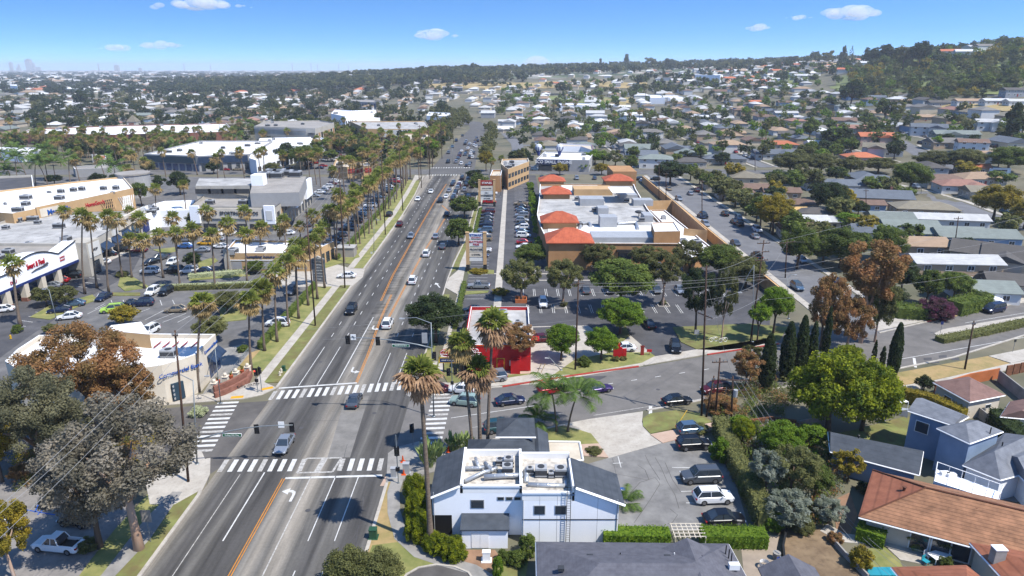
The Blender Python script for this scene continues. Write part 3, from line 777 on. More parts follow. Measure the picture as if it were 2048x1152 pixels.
# -- ground sheet to the horizon
def make_ground():
 b=MB();b.quad((-420,-120,0),(420,-120,0),(420,200,0),(-420,200,0))
 cols=list(range(-900,3000,30));ys=[200.0]
 while ys[-1]<15000:ys.append(ys[-1]*1.028+1)
 o=len(b.v);n=len(cols)
 for y in ys:
  for c in cols:
   x=(c-CX)/F/CP*y;b.v.append((x,y,T(x,y)))
 for j in range(len(ys)-1):
  for i in range(n-1):
   b.f.append((o+j*n+i,o+j*n+i+1,o+(j+1)*n+i+1,o+(j+1)*n+i));b.mi.append(1 if ys[j]>1500 else 0)
 m1=mat('ground_town',S(132,124,104),.95,S(96,98,78),scale=.035,world=True,detail=12,spots=(.09,.8,.5,.12))
 m2=bpy.data.materials.new('ground_far');m2.use_nodes=True;n_=m2.node_tree.nodes;l=m2.node_tree.links;p=n_['Principled BSDF'];p.inputs['Roughness'].default_value=1
 g=n_.new('ShaderNodeNewGeometry');vo=n_.new('ShaderNodeTexVoronoi');vo.inputs['Scale'].default_value=.035;l.new(g.outputs['Position'],vo.inputs['Vector'])
 sx=n_.new('ShaderNodeSeparateColor');l.new(vo.outputs['Color'],sx.inputs[0]);rp=n_.new('ShaderNodeValToRGB');rp.color_ramp.interpolation='CONSTANT'
 e=rp.color_ramp.elements;e[0].color=(*S(70,84,52),1);e[1].position=.3;e[1].color=(*S(120,124,96),1)
 for po,c in ((.48,S(150,146,138)),(.66,S(92,104,74)),(.84,S(190,180,168)),(.93,S(220,216,210))):
  k=e.new(po);k.color=(*c,1)
 l.new(sx.outputs[0],rp.inputs[0]);l.new(rp.outputs[0],p.inputs['Base Color'])
 o=b.build('ground',[m1,m2],smooth=False);o['kind']='structure'
make_ground()
# -- the avenue
def avenue_mat():
 m=bpy.data.materials.new('avenue_asphalt');m.use_nodes=True;n=m.node_tree.nodes;l=m.node_tree.links;p=n['Principled BSDF']
 p.inputs['Roughness'].default_value=.9;p.inputs['Specular IOR Level'].default_value=.2
 g=n.new('ShaderNodeNewGeometry');sx=n.new('ShaderNodeSeparateXYZ');l.new(g.outputs['Position'],sx.inputs[0])
 def noise(sc_,st,det=6,dist=0.):
  mp=n.new('ShaderNodeMapping');mp.inputs['Scale'].default_value=st;l.new(g.outputs['Position'],mp.inputs[0])
  z=n.new('ShaderNodeTexNoise');z.inputs['Scale'].default_value=sc_;z.inputs['Detail'].default_value=det;z.inputs['Roughness'].default_value=.6;z.inputs['Distortion'].default_value=dist;l.new(mp.outputs[0],z.inputs['Vector']);return z.outputs[0]
 def rng(s,a,b_,c,d):
  r=n.new('ShaderNodeMapRange');r.inputs[1].default_value=a;r.inputs[2].default_value=b_;r.inputs[3].default_value=c;r.inputs[4].default_value=d;l.new(s,r.inputs[0]);return r.outputs[0]
 # base tone across the width
 x01=rng(sx.outputs[0],-39,-15,0,1);rp=n.new('ShaderNodeValToRGB');e=rp.color_ramp.elements
 dk,md,lt=S(86,84,82),S(112,109,104),S(146,139,128)
 def gx(x):return (x+39)/24
 e[0].color=(*lt,1);e[1].position=.999;e[1].color=(*md,1)
 for x,c in ((-38,lt),(-37.2,md),(-36.3,dk),(-34.6,dk),(-33.6,md),(-32.4,dk),(-30.2,dk),(-28.8,md),(-27.6,lt),(-26.6,md),(-25.6,lt),(-24.6,lt),(-23.6,md),(-21.6,dk),(-20.6,md),(-18.6,dk),(-17.2,dk)):
  k=e.new(gx(x));k.color=(*c,1)
 l.new(x01,rp.inputs[0]);col=rp.outputs[0]
 # the crossing itself and the near leg are browner and less laned
 # long streaks
 def mul(col,f):
  vm=n.new('ShaderNodeVectorMath');vm.operation='SCALE';l.new(col,vm.inputs[0]);l.new(f,vm.inputs['Scale']);return vm.outputs[0]
 col=mul(col,rng(noise(1.,(.9,.035,1),5,.6),.3,.7,.62,1.42))
 col=mul(col,rng(noise(1.,(.25,.06,1),4,.8),.35,.65,.86,1.16))
 col=mul(col,rng(noise(3.,(1,1,1),8),.3,.7,.9,1.1))
 # tar bars across the middle lane
 bars=rng(noise(1.,(.12,1.3,1),3,.3),.5,.58,0,1)
 inl=n.new('ShaderNodeMath');inl.operation='COMPARE';inl.inputs[1].default_value=-28.3;inl.inputs[2].default_value=1.6;l.new(sx.outputs[0],inl.inputs[0])
 far=rng(sx.outputs[1],110,125,0,.42);a=n.new('ShaderNodeMath');a.operation='MULTIPLY';l.new(bars,a.inputs[0]);l.new(inl.outputs[0],a.inputs[1])
 a2=n.new('ShaderNodeMath');a2.operation='MULTIPLY';l.new(a.outputs[0],a2.inputs[0]);l.new(far,a2.inputs[1])
 a3=n.new('ShaderNodeMath');a3.operation='SUBTRACT';a3.inputs[0].default_value=1;l.new(a2.outputs[0],a3.inputs[1]);col=mul(col,a3.outputs[0])
 l.new(col,p.inputs['Base Color']);return m
AV=avenue_mat();m0_['avenue']=AV
sheet('avenue_road',[(-38.3,40),(-15.6,40),(-15.8,100),(-15.9,180),(-14.6,200),(-14,250),(-14.6,335),(-42.5,335),(-39.5,280),(-38.3,240)],.006,AV)
far_av=PX((852,349),(866,333),(893,303),(925,272),(940,257),(938,251),(925,247),(905,244),(905,240),(935,241),(960,244),(974,250),(968,270),(956,300),(950,333),(948,349))
sheet('far_avenue_road',far_av,.011,mat('asphalt_far',S(108,106,104),.93,world=True,scale=.1))
sheet('far_cross_road',[(-260,337),(-260,355),(420,357),(420,339)],.004,m0_['asphalt_mid'])
# crossing and the street on the right
TOPK=[(-14,99.6),(-9,100.2),(-1.4,101.8),(10.9,106.2),(23.6,110.1),(35.4,114.7),(51,120.2)]
TOPK2=[(73,125.8),(98.6,138.0),(114.9,144.5),(150,162),(260,225)]
BOTK=[(-9.5,83.2),(-4.3,84.5),(8,89.6),(20.5,93.9),(30,97.3),(65.9,108.6),(80,114),(101,125),(140,145),(270,214)]
sheet('cross_street_road',[(-16,82.4),(-9.5,83.2)]+BOTK[1:]+TOPK2[::-1]+[(66.5,123.4),(66.5,128),(52,126)]+TOPK[::-1]+[(-16,99.4)],.013,mat('cross_asphalt',S(132,128,124),.93,S(112,109,106),scale=.3,world=True,detail=9,spots=(.12,.9,.5,.15),spec=.2))
sheet('bank_side_road',[(-38.2,74),(-38.9,76.6),(-38.3,78),(-38.2,97),(-44,96.2),(-60,93.5),(-90,88),(-160,80),(-160,66),(-90,74),(-60,78.4),(-44,80.6),(-40.6,80.4),(-39.3,77)],.016,m0_['asphalt'])
sheet('residential_street',[(66.5,123),(79.5,127),(80,300),(80,337),(67,337),(66.5,290)],.010,mat('street_grey',S(128,128,130),.93,S(110,110,112),scale=.2,world=True,detail=8))
# sidewalks, verges, kerbs : name, outline, z0, z1, material
def seg(name,pts,z,m):return slab(name,pts,-.3,z,m0_[m])
slab('kerb',[(-38.7,101.5),(-38.3,101.5),(-38.3,157),(-38.7,157)],-.2,.14,m0_['concrete'])
slab('kerb',[(-38.7,171),(-38.3,171),(-38.3,240),(-38.6,240),(-39.6,280),(-42.3,333),(-42.8,333),(-40,280),(-39,240)],-.2,.14,m0_['concrete'])
seg('verge',[(-41.2,103.5),(-38.7,103.5),(-38.7,157),(-41.2,157)],.11,'lawn')
seg('verge',[(-41.2,172),(-38.7,172),(-38.7,240),(-40,282),(-42.6,318),(-44.2,318),(-42.6,282),(-41.2,240)],.11,'lawn_mid')
seg('sidewalk',[(-42.9,101),(-41.2,101),(-41.2,156),(-42.9,156)],.125,'concrete')
seg('sidewalk',[(-42.9,172),(-41.2,172),(-41.2,240),(-42.6,282),(-44.2,318),(-43,333),(-47,335),(-45.9,318),(-44.3,282),(-42.9,240)],.125,'concrete')
seg('palm_verge',[(-46.6,108),(-42.9,108),(-42.9,156),(-46.6,156)],.10,'lawn_mid')
seg('palm_verge',[(-47,178),(-42.9,176),(-42.9,240),(-44.3,282),(-45.9,318),(-50,322),(-48,282),(-47,240)],.10,'lawn_mid')
sheet('driveway_apron',[(-58,156),(-38.3,156),(-37.2,164),(-38.3,171.8),(-42,171.8),(-48,177),(-60,177),(-60,164)],.018,m0_['concrete'])
# corner by the bank
slab('corner_pavement',[(-38.4,101.5),(-41.2,103.6),(-43,103.6),(-46.5,100.2),(-55,97.5),(-55,95.2),(-46,97),(-42.5,97.6),(-40,99)],-.2,.12,m0_['concrete'])
for (x,y) in ((-39.9,101.2),(-43.6,98.1)):
 MB().box(-.95,.95,-.4,.4,0,.018).build('tactile_paving',m0_['tactile'],None,(x,y,.12),.5 if x>-42 else .15)['kind']='structure'
# near left corner and sidewalk
slab('corner_pavement',PX((404,905),(415,930),(413,962),(395,985),(350,1010),(300,1010),(290,960),(330,915),(380,900)),-.2,.12,m0_['concrete'])
seg('verge',[(-38.6,40),(-38.6,71.8),(-39.1,74.6),(-40.7,72.1),(-40.9,58.2),(-41,40)],.11,'lawn')
seg('sidewalk',PX((345,985),(365,985),(300,1080),(232,1152),(215,1170),(180,1170),(203,1152),(290,1040)),.125,'concrete_grey')
seg('verge',PX((345,985),(290,1040),(203,1152),(190,1165),(150,1165),(175,1130),(230,1060),(300,985)),.10,'lawn_mid')
slab('kerb',[(-38.6,40),(-38.2,40),(-38.2,72),(-38.9,76.6),(-40.4,80.3),(-41,80.1),(-39.4,76.4),(-38.6,72)],-.2,.14,m0_['concrete'])
sheet('corner_parking_lot',[(-43.5,50),(-43.5,66),(-50,77.5),(-80,74),(-80,50)],.008,mat('lot_pale',S(158,152,146),.93,S(132,128,124),scale=.25,world=True,detail=9,spots=(1.5,.85,.52,.1)))
slab('kerb',PX((35,962),(135,975),(135,980),(35,968)),0,.2,m0_['concrete'])
for a,b_ in (((95,1010),(75,1030)),((52,1020),(110,1030)),((78,1005),(70,1025))):
 sheet('blue_bay_marking',strip([G(*a),G(*b_)],.08,-.08),.02,m0_['paint_blue'])
# near right: dry verge, winding sidewalk, corner
slab('verge',PX((733,1090),(772,968),(800,952),(795,1000),(801,1045),(820,1088),(856,1114),(905,1130),(870,1160),(850,1190),(700,1190)),-.3,.10,m0_['lawn_dry'])
seg('lawn',PX((745,1092),(800,1085),(850,1112),(895,1130),(865,1140),(820,1160),(715,1160)),.106,'lawn_mid')
slab('kerb',[(-15.9,40),(-15.5,40),(-15.5,74.6),(-15.9,74.6)],-.2,.14,m0_['concrete'])
seg('sidewalk',strip([G(*p) for p in ((797,955),(787,985),(788,1025),(802,1075),(838,1108),(890,1125),(945,1140),(985,1165))],.75,-.75),.125,'concrete_grey')
slab('corner_pavement',PX((772,966),(776,908),(792,896),(838,884),(872,900),(905,902),(905,935),(800,962)),-.2,.115,m0_['concrete_grey'])
sheet('round_drive',PX((800,1175),(815,1152),(838,1139),(872,1133),(908,1137),(935,1148),(952,1175)),.12,m0_['asphalt'])
slab('kerb',strip([G(*p) for p in ((800,1172),(815,1152),(838,1139),(872,1133),(908,1137),(935,1148),(952,1172))],.0,.22),0,.22,m0_['concrete'])
# corner by the red restaurant and north side of the cross street
def kerb_along(pts,m,w0=0.,w1=.35,h=.15):return slab('kerb',strip(pts,w0,w1),-.2,h,m0_[m])
kerb_along([(-15.9,112),(-15.9,106),(-15,102.6),(-12.8,100.6),(-9,100.2),(-1.4,101.8)],'concrete',0,.3)
kerb_along([(-1.4,101.8),(10.9,106.2),(22.5,109.8)],'red_kerb')
kerb_along([(36,115),(44,117.8)],'red_kerb');kerb_along([(44,117.8),(51,120.2)],'red_kerb')
kerb_along(TOPK2[:1]+[(86,132)],'concrete');kerb_along([(86,132),(98.6,138)],'red_kerb');kerb_along([(98.6,138)]+TOPK2[2:],'concrete')
seg('sidewalk',strip([(-15.2,112),(-15.2,106),(-14.2,103.4),(-12.4,101.6),(-9,101.1),(-1.4,102.7),(10.9,107.1),(23.6,111)],-.3,2.1),.125,'concrete')
seg('sidewalk',strip([(23.6,110.5),(35.4,115.1),(51,120.6)],0,2.6),.12,'concrete')
slab('kerb',[(-15.9,112),(-15.6,112),(-15.6,162),(-15.1,178),(-13.9,200),(-13.6,250),(-14,330),(-14.3,330),(-14,250),(-14.3,200),(-15.5,178),(-15.9,162)],-.2,.14,m0_['concrete'])
seg('verge',[(-15.6,112),(-14.2,112),(-14.2,150),(-15.6,150)],.10,'lawn_mid')
seg('sidewalk',[(-14.2,108),(-12.8,108),(-12.4,150),(-15.6,155),(-15.5,163),(-13.7,170),(-13.6,178),(-12.6,200),(-12.4,250),(-12.8,330),(-11.6,330),(-11.2,250),(-11.4,200),(-12,170),(-11.8,150),(-11.8,108),(-14.2,107)],.125,'concrete')
seg('verge',[(-15.4,168),(-13.7,172),(-13.6,178),(-12.6,200),(-12.4,250),(-12.8,330),(-14,330),(-13.6,250),(-13.9,200),(-15.1,178)],.11,'lawn')
# south side of the cross street
kerb_along(BOTK[:3],'concrete',0,-.35);kerb_along([(20.8,94),(30,97.3),(65.9,108.6),(80,114),(101,125),(140,145)],'concrete',0,-.35)
seg('lawn',PX((905,902),(960,885),(1120,852),(1150,858),(1182,868),(1198,888),(1120,895),(960,905),(915,915)),.10,'lawn_mid')
seg('driveway_apron',PX((1122,849),(1180,838),(1286,823),(1284,845),(1300,868),(1325,886),(1216,917),(1196,888),(1180,868),(1150,858)),.04,'concrete')
seg('lawn',PX((1285,838),(1300,828),(1360,821),(1400,828),(1425,845),(1350,858),(1300,868),(1286,853)),.13,'lawn')
seg('walkway',PX((1300,870),(1425,846),(1430,860),(1325,887)),.125,'concrete_pink')
seg('walkway',PX((1160,890),(1197,888),(1217,916),(1160,912)),.12,'concrete_pink')
sheet('clinic_parking_lot',PX((1150,935),(1217,916),(1325,886),(1400,868),(1450,900),(1500,1062),(1240,1062)),.012,mat('lot_grey',S(150,148,144),.93,S(122,120,118),scale=.35,world=True,detail=10,spots=(.5,.82,.5,.15)))
slab('verge',PX((1785,748),(1975,713),(2020,728),(1862,762),(1782,775)),-.2,.10,m0_['lawn_dry'])
seg('sidewalk',PX((1782,776),(1862,763),(2020,728),(2100,712),(2100,722),(1862,775),(1780,787)),.125,'concrete')
seg('driveway_apron',PX((1977,713),(2048,699),(2120,688),(2100,710),(2022,727)),.12,'concrete')
# north-east corner and median
seg('corner_pavement',PX((1752,663),(1742,640),(1735,618),(1760,612),(1850,630),(1960,610),(2048,596),(2100,588),(2100,596),(1940,626),(1860,640)),.12,'concrete')
seg('verge',PX((1862,640),(1905,629),(1962,616),(1945,625),(1900,636)),.13,'lawn_dry')
slab('median_island',PX((1868,668),(1885,660),(1900,657),(2100,624),(2100,632),(1900,673),(1880,675)),-.1,.15,m0_['concrete'])
# left lots
sheet('shopping_center_parking_lot',[(-47.6,104),(-47.6,156),(-58,156),(-58,177),(-47.6,178),(-48,330),(-260,330),(-260,140),(-140,120),(-97,104)],.007,m0_['asphalt_mid'])
sheet('fresh_asphalt',PX((-40,672),(0,640),(8,611),(150,548),(245,506),(300,478),(262,548),(167,600),(60,672),(-20,730)),.014,m0_['asphalt_dark'])
seg('store_walk',PX((-30,620),(0,607),(147,546),(245,504),(310,462),(316,466),(252,508),(152,550),(12,612),(-30,630)),.13,'concrete')
# right lots
sheet('plaza_parking_lot',[(-10.8,108),(-10.9,335),(12,335),(12,178),(58,178),(60,150),(52,128),(36,118.5),(23,112.6),(10,108),(-2,104.5)],.009,m0_['asphalt_dark'])
sheet('gutter_band',[(-3.9,133),(-2.2,133),(-1.4,353),(-2.9,353)],.016,m0_['concrete'])
sheet('gutter_band',[(-10.9,166.6),(12,166.6),(12,167.4),(-10.9,167.4)],.018,m0_['concrete'])
sheet('gutter_band',[(3,161),(50,161),(50,161.7),(3,161.7)],.018,m0_['concrete'])
sheet('drive_through_lane',PX((1062,653),(1176,651),(1225,690),(1250,655),(1262,672),(1312,715),(1285,732),(1075,768),(1040,770),(1040,700)),.02,m0_['concrete'])
sheet('dark_lane',PX((1066,655),(1150,652),(1160,668),(1068,672)),.023,m0_['asphalt_dark'])
slab('planting_bed',PX((1105,752),(1150,720),(1222,706),(1300,706),(1310,713),(1283,727),(1152,750)),-.1,.13,m0_['lawn_mid'])
slab('planting_bed',PX((880,700),(950,745),(1060,745),(1120,750),(1005,772),(900,775),(875,730)),-.1,.12,m0_['lawn'])
slab('planting_bed',PX((1222,690),(1240,668),(1251,650),(1259,672),(1245,684)),-.1,.15,m0_['lawn'])
seg('lawn',PX((1345,655),(1500,648),(1575,655),(1560,680),(1500,696),(1440,702),(1395,700),(1362,685)),.12,'lawn')
seg('patio',PX((930,745),(985,735),(1060,738),(1062,748),(985,752)),.14,'concrete_pink')
# residential sidewalks right
for x0,x1 in ((64.6,66.3),(80.2,81.8)):seg('sidewalk',[(x0,132 if x0<70 else 140),(x1,132 if x0<70 else 140),(x1,334),(x0,334)],.12,'concrete')
# -- painted markings
STR={}
def stripe(pts,w_,m='paint_white',z=.022,name='lane_marking'):
 b=STR.setdefault((name,m),MB());o=strip([Vector(p) for p in pts],w_/2,-w_/2);n=len(o)//2;z+=(len(b.f)%5)*.0004
 for i in range(n-1):b.add([(q[0],q[1],z) for q in (o[i],o[len(o)-1-i],o[len(o)-2-i],o[i+1])],[(0,1,2,3)])
def ml(x,y0,y1,w_=.13,m='paint_white',**k):return stripe([(x,y0),(x,y1)],w_,m,**k)
ml(-35.0,40,64,.11,'paint_white_worn');ml(-35.0,64,76.6,.11,'paint_white_worn');ml(-32.0,63.5,77,.16)
for dx in (-.14,.14):ml(-29.1+dx,40,75.6,.11,'paint_yellow')
ml(-25.7,40,76.2,.16,'paint_white_worn')
for x in (-22.55,-19.6):ml(x,63.5,76.2,.12);ml(x,50,58.8,.12)
for x in (-35.1,-32.15):ml(x,102.4,119,.12)
ml(-29.0,103.3,135,.16)
for dx in (-.14,.14):stripe([(-25.8+dx,103.6),(-26.2+dx,115),(-27.3+dx,134),(-27.7+dx,150)],.12,'paint_yellow')
for x in (-22.2,-19.2):ml(x,103.2,116,.12)
# broken lane lines and the two yellow lines of the turn lane further on
def xs_at(px,py):return G(px,py).xy[:]
for x in (-35.1,-32.1):
 y=124.0
 while y<322:ml(x+(-.02*(y-240) if y>240 else 0),y,y+2.,.13);y+=6.35
for x in (-22.3,-19.3):
 y=124.0
 while y<262:ml(x+(.02*(y-200) if y>200 else 0)*.4,y,y+2.,.13);y+=6.35
yl=[xs_at(762,602),xs_at(786,550),xs_at(842,450),xs_at(870,402),xs_at(893,368)]
for dx in (-.15,.15):stripe([(p[0]+dx,p[1]) for p in yl],.13,'paint_yellow')
yr=[xs_at(775,640),xs_at(818,558),xs_at(850,500),xs_at(876,460),xs_at(893,432)]
for dx in (-.15,.15):stripe([(p[0]+dx,p[1]) for p in yr],.13,'paint_yellow')
stripe([xs_at(884,411),xs_at(897,422)],.3,'paint_yellow')
stripe([xs_at(893,400),xs_at(912,362)],.2);stripe([xs_at(912,398),xs_at(928,355)],.2)
stripe([xs_at(870,398),xs_at(910,397)],.4)
# stop lines, crosswalk bars
stripe([(-28.9,75.7),(-16.6,76.3)],.42);stripe([(-38.1,101.5),(-25.7,103.5)],.42)
def bars(p,q,n,L,w_=.62,m='paint_white',skip=(),dirv=(0,1)):
 p=Vector(p);q=Vector(q);d=Vector(dirv).normalized()
 for i in range(n):
  if i in skip:continue
  c=p.lerp(q,i/(n-1));stripe([c-d*L/2,c+d*L/2],w_,m if i%4 else 'paint_white_worn',name='crosswalk_bar')
bars((-38.0,78.6),(-17.3,78.9),17,2.9,skip=(9,10,11),dirv=(-.05,1))
bars((-38.2,98.9),(-18.4,102.4),18,3.1,dirv=(-.03,1))
bars((-42.6,82.3),(-44.4,96.4),12,3.2,.6,dirv=(1,.1))
bars((-11.4,81.6),(-10.9,99.4),14,3.1,.6,dirv=(1,.08))
bars((-41,335.5),(-16.5,336.5),20,3,.6);bars((-42,361),(-22,362),16,3,.6)
for a,b_ in (((594,946),(614,917)),((614,917),(683,916)),((683,916),(665,944)),((665,944),(594,946)),((633,945),(650,917))):stripe([G(*a),G(*b_)],.3 if a != (633,945) else .8,'paint_white_worn',.03)
def arrow(loc,rot,left=True,z=.028,s=1.):
 c=[(0,-1.2),(.16,-1.2),(.16,-.1),(.1,.35),(-.25,.62),(-.55,.62),(-.55,.95),(-1.25,.4),(-.55,-.1),(-.55,.25),(-.3,.25),(-.14,.08),(-.1,-.1),(-.1,-1.2)]
 if left is None:c=[(-.1,-1.5),(.1,-1.5),(.1,.3),(.42,.3),(0,1.3),(-.42,.3),(-.1,.3)]
 ca,sa=math.cos(R(rot)),math.sin(R(rot));pts=[(loc[0]+s*(x*ca-y*sa),loc[1]+s*(x*sa+y*ca)) for x,y in c]
 sheet('turn_arrow',pts,z,m0_['paint_white'])
arrow((-26.8,72.3),0,s=1.3);arrow((-27.6,108.3),180,s=1.2);arrow((-27.9,128.6),180,s=1.2);arrow(xs_at(875,570),20,None,s=1.5)
# patches of concrete and pale asphalt in the crossing
sheet('pavement_patch',PX((655,915),(692,792),(738,792),(700,915)),.018,mat('patch_grey',S(146,142,136),.9,S(120,117,112),scale=.5,world=True,detail=9))
sheet('pavement_patch',PX((812,790),(828,762),(905,770),(895,792),(828,798)),.019,m0_['concrete_grey'])
sheet('pavement_patch',PX((760,972),(775,944),(800,944),(786,972)),.02,m0_['concrete_pink'])
# cross street
stripe([(-9,91.5),(4,95.5)],.13);stripe([(-6,88.5),(8,93)],.13,'paint_white_worn')
for u in range(7):stripe([G(1118+u*48,783-u*7.2),G(1130+u*48,781-u*7.2)],.14)
stripe([G(1187,850-19),G(1330,808)],.13,'paint_white_worn');stripe([G(1330,810),G(1420,795)],.13,'paint_white_worn')
stripe([G(1301,812),G(1301,832)],.5)
stripe([G(1780,722),G(2048,675)],.13);stripe([G(1828,716),G(1831,735)],.45);stripe([G(1930,646),G(2048,626)],.12)
sheet('tar_patch',PX((1165,752),(1215,752),(1200,760),(1160,762)),.02,m0_['asphalt_dark'])
for px_,py_ in ((1885,713),(1855,718),(1870,724),(1910,718)):sheet('tar_patch',PX((px_-8,py_-2),(px_+8,py_-3),(px_+9,py_+2),(px_-7,py_+3)),.02,m0_['asphalt_dark'])
# parking bays
def bay_rows(x0,x1,y0,y1,dx,m='paint_white',sk=(0.,0.),dbl=0.):
 x=x0
 while x <= x1:
  stripe([(x,y0),(x+sk[0],y1)],.11,m,name='bay_marking')
  if dbl:stripe([(x+dbl,y0),(x+dbl+sk[0],y1)],.11,m,name='bay_marking')
  x+=dx
y=147.
while y<300:stripe([(-10.6,y),(-5.9,y)],.12,name='bay_marking');stripe([(1.4,y),(6.2,y)],.12,name='bay_marking') if y>185 else None;y+=2.75
bay_rows(2.5,50,149,154.4,2.75,dbl=.4);bay_rows(3.5,38,137.5,143,2.75,dbl=.4);bay_rows(6,48,169,173.5,2.75,dbl=.4)
for a,b_ in (((222,600),(226,610)),((246,600),(251,612)),((272,600),(277,611)),((298,600),(302,611)),((320,600),(324,611)),((345,600),(350,611)),((215,632),(255,608)),((250,636),(300,617)),
   ((290,640),(335,617)),((300,645),(370,618)),((325,645),(372,627)),((355,645),(380,632)),((175,628),(212,610)),((190,618),(210,607))):
 stripe([G(*a),G(*b_)],.13,name='bay_marking')
for i in range(12):stripe([G(30+i*13.5,650-i*8.6),G(52+i*13.5,653-i*8.6)],.13,name='bay_marking')
for a,b_ in (((1344,935),(1400,936)),((1352,957),(1390,958)),((1362,983),(1445,981)),((1372,1006),(1420,1007)),((1236,913),(1242,935)),((1245,926),(1226,927))):
 stripe([G(*a),G(*b_)],.11,name='bay_marking')
sheet('accessible_bay_marking',PX((1237,975),(1250,975),(1252,986),(1238,986)),.02,m0_['paint_blue'])
lettering('P',G(1245,981)+Vector((0,0,.024)),.6,(0,0,0),m0_['paint_white'],None,'bay_symbol',depth=.001)['kind']='structure'
rn0=random.Random(4)
def crack(pts,z=.02,w_=.07):
 stripe([G(*p) for p in pts],w_,'asphalt',z,'sealed_crack')
for _ in range(26):
 x,y=rn0.uniform(-37,-17),rn0.uniform(56,150);L_=rn0.uniform(2,9);a=rn0.choice((0,0,1.5))+rn0.uniform(-.15,.15);pts=[(x+math.sin(a)*L_*u/4+rn0.uniform(-.15,.15),y+math.cos(a)*L_*u/4+rn0.uniform(-.1,.1)) for u in range(5)]
 if all(-38<p[0]<-16.2 for p in pts):stripe(pts,.06,'asphalt_dark',.02,'sealed_crack')
for x,y in ((-30.6,88.5),(-24.1,69),(-34,112),(-20.8,93),(-27,146),(8,97),(-4,90),(24,101),(50,112)):sheet('manhole_cover',[(x+.33*math.cos(k*.785),y+.33*math.sin(k*.785)) for k in range(8)],.031,m0_['asphalt_dark'])
for pts in (((1225,917),(1232,948),(1295,960),(1310,955),(1320,968),(1300,1000),(1268,1046)),((1262,985),(1280,965),(1297,960)),((1290,910),(1300,930),(1320,960)),((1310,915),(1322,935),(1335,965),(1350,990),(1358,1017)),
   ((1330,925),(1345,960),(1362,985)),((1298,960),(1290,940),(1275,930)),((1340,1018),(1355,1030),(1345,1045),(1335,1048)),((1260,985),(1275,1000))):crack(pts)
for (nm_,m_),b_ in STR.items():b_.build(nm_,m0_[m_])['kind']='structure'
# -- helpers for buildings given by roof corners
def ring_at(pix,z):return [G(p[0],p[1],z) for p in pix]
def quad_block(parent,c,z0,kind,rise,wallm_,roofm_,oh=.5,names=('wall','roof'),th=.18,long=None):
 """walls and a pitched roof on four eave corners (world, any order round), relative to parent"""
 o=parent.location if parent else Vector((0,0,0));P4=[Vector(p[:2]) for p in c]
 A=sum(P4[i].x*P4[(i+1)%4].y-P4[(i+1)%4].x*P4[i].y for i in range(4))
 if A<0:P4=P4[::-1]
 if (long is None and (P4[1]-P4[0]).length<(P4[2]-P4[1]).length) or long==1:P4=P4[1:]+P4[:1]
 ce=sum(P4,Vector((0,0)))/4;z=c[0][2]
 W=[p+(ce-p).normalized()*oh*1.3 for p in P4]
 wl=MB();wl.prism([(p.x-o.x,p.y-o.y) for p in W],z0,z-.02)
 m0=(P4[3]+P4[0])/2;m1=(P4[1]+P4[2])/2;sh=(P4[3]-P4[0]).length/2;dr=(m1-m0).normalized()
 a,b_=(m0+dr*sh,m1-dr*sh) if kind=='hip' else (m0,m1)
 if kind=='gable':
  w0=(W[3]+W[0])/2;w1=(W[1]+W[2])/2
  wl.add([(W[3].x-o.x,W[3].y-o.y,z-.02),(W[0].x-o.x,W[0].y-o.y,z-.02),(w0.x-o.x,w0.y-o.y,z+rise*.93)],[(0,1,2)])
  wl.add([(W[1].x-o.x,W[1].y-o.y,z-.02),(W[2].x-o.x,W[2].y-o.y,z-.02),(w1.x-o.x,w1.y-o.y,z+rise*.93)],[(0,1,2)])
 v=[(p.x-o.x,p.y-o.y,z) for p in P4]+[(p.x-o.x,p.y-o.y,z+th) for p in P4]+[(a.x-o.x,a.y-o.y,z+rise+th),(b_.x-o.x,b_.y-o.y,z+rise+th)]
 f=[(0,1,5,4),(1,2,6,5),(2,3,7,6),(3,0,4,7),(3,2,1,0),(4,5,9,8),(5,6,9),(6,7,8,9),(7,4,8)]
 rf=MB().add(v,f)
 w_=wl.build(names[0],m0_[wallm_] if isinstance(wallm_,str) else wallm_,parent)
 r_=rf.build(names[1],m0_[roofm_] if isinstance(roofm_,str) else roofm_,parent)
 e=MB()
 for i in range(4):
  p,q=P4[i],P4[(i+1)%4];e.tube([(p.x-o.x,p.y-o.y,z+.05),(q.x-o.x,q.y-o.y,z+.05)],.1,4)
 e.build('gutter',m0_['trim_white'],r_)
 return w_,r_
def window_on(parent,p0,p1,u,z,w_=1.2,h=1.1,frame='trim_white'):
 f=on_wall(parent,p0,p1,u-w_/2-.08,u+w_/2+.08,z-.08,z+h+.08,frame,'window',.05)
 on_wall(f,p0,p1,u-w_/2,u+w_/2,z,z+h,'glass','pane',.08)
 return f
_ow=on_wall
def on_wall(parent,p0,p1,*a,**k):
 """children of children sit in the same local space"""
 if parent.parent is None:return _ow(parent,p0,p1,*a,**k)
 class Q:location=parent.parent.location
 o=_ow_loc(parent,parent.parent.location,p0,p1,*a,**k);return o
def _ow_loc(parent,c,p0,p1,u0,u1,z0,z1,m,name,off=.05):
 p0=Vector(p0[:2]);p1=Vector(p1[:2]);d=(p1-p0).normalized();nn=Vector((d.y,-d.x))
 def P3(u,z,o):q=p0+d*u+nn*o;return (q.x-c.x,q.y-c.y,z)
 return MB().add([P3(u0,z0,0),P3(u1,z0,0),P3(u1,z1,0),P3(u0,z1,0),P3(u0,z0,off),P3(u1,z0,off),P3(u1,z1,off),P3(u0,z1,off)],
     [(4,5,6,7),(0,4,7,3),(5,1,2,6),(7,6,2,3),(0,1,5,4)]).build(name,m0_[m],parent)
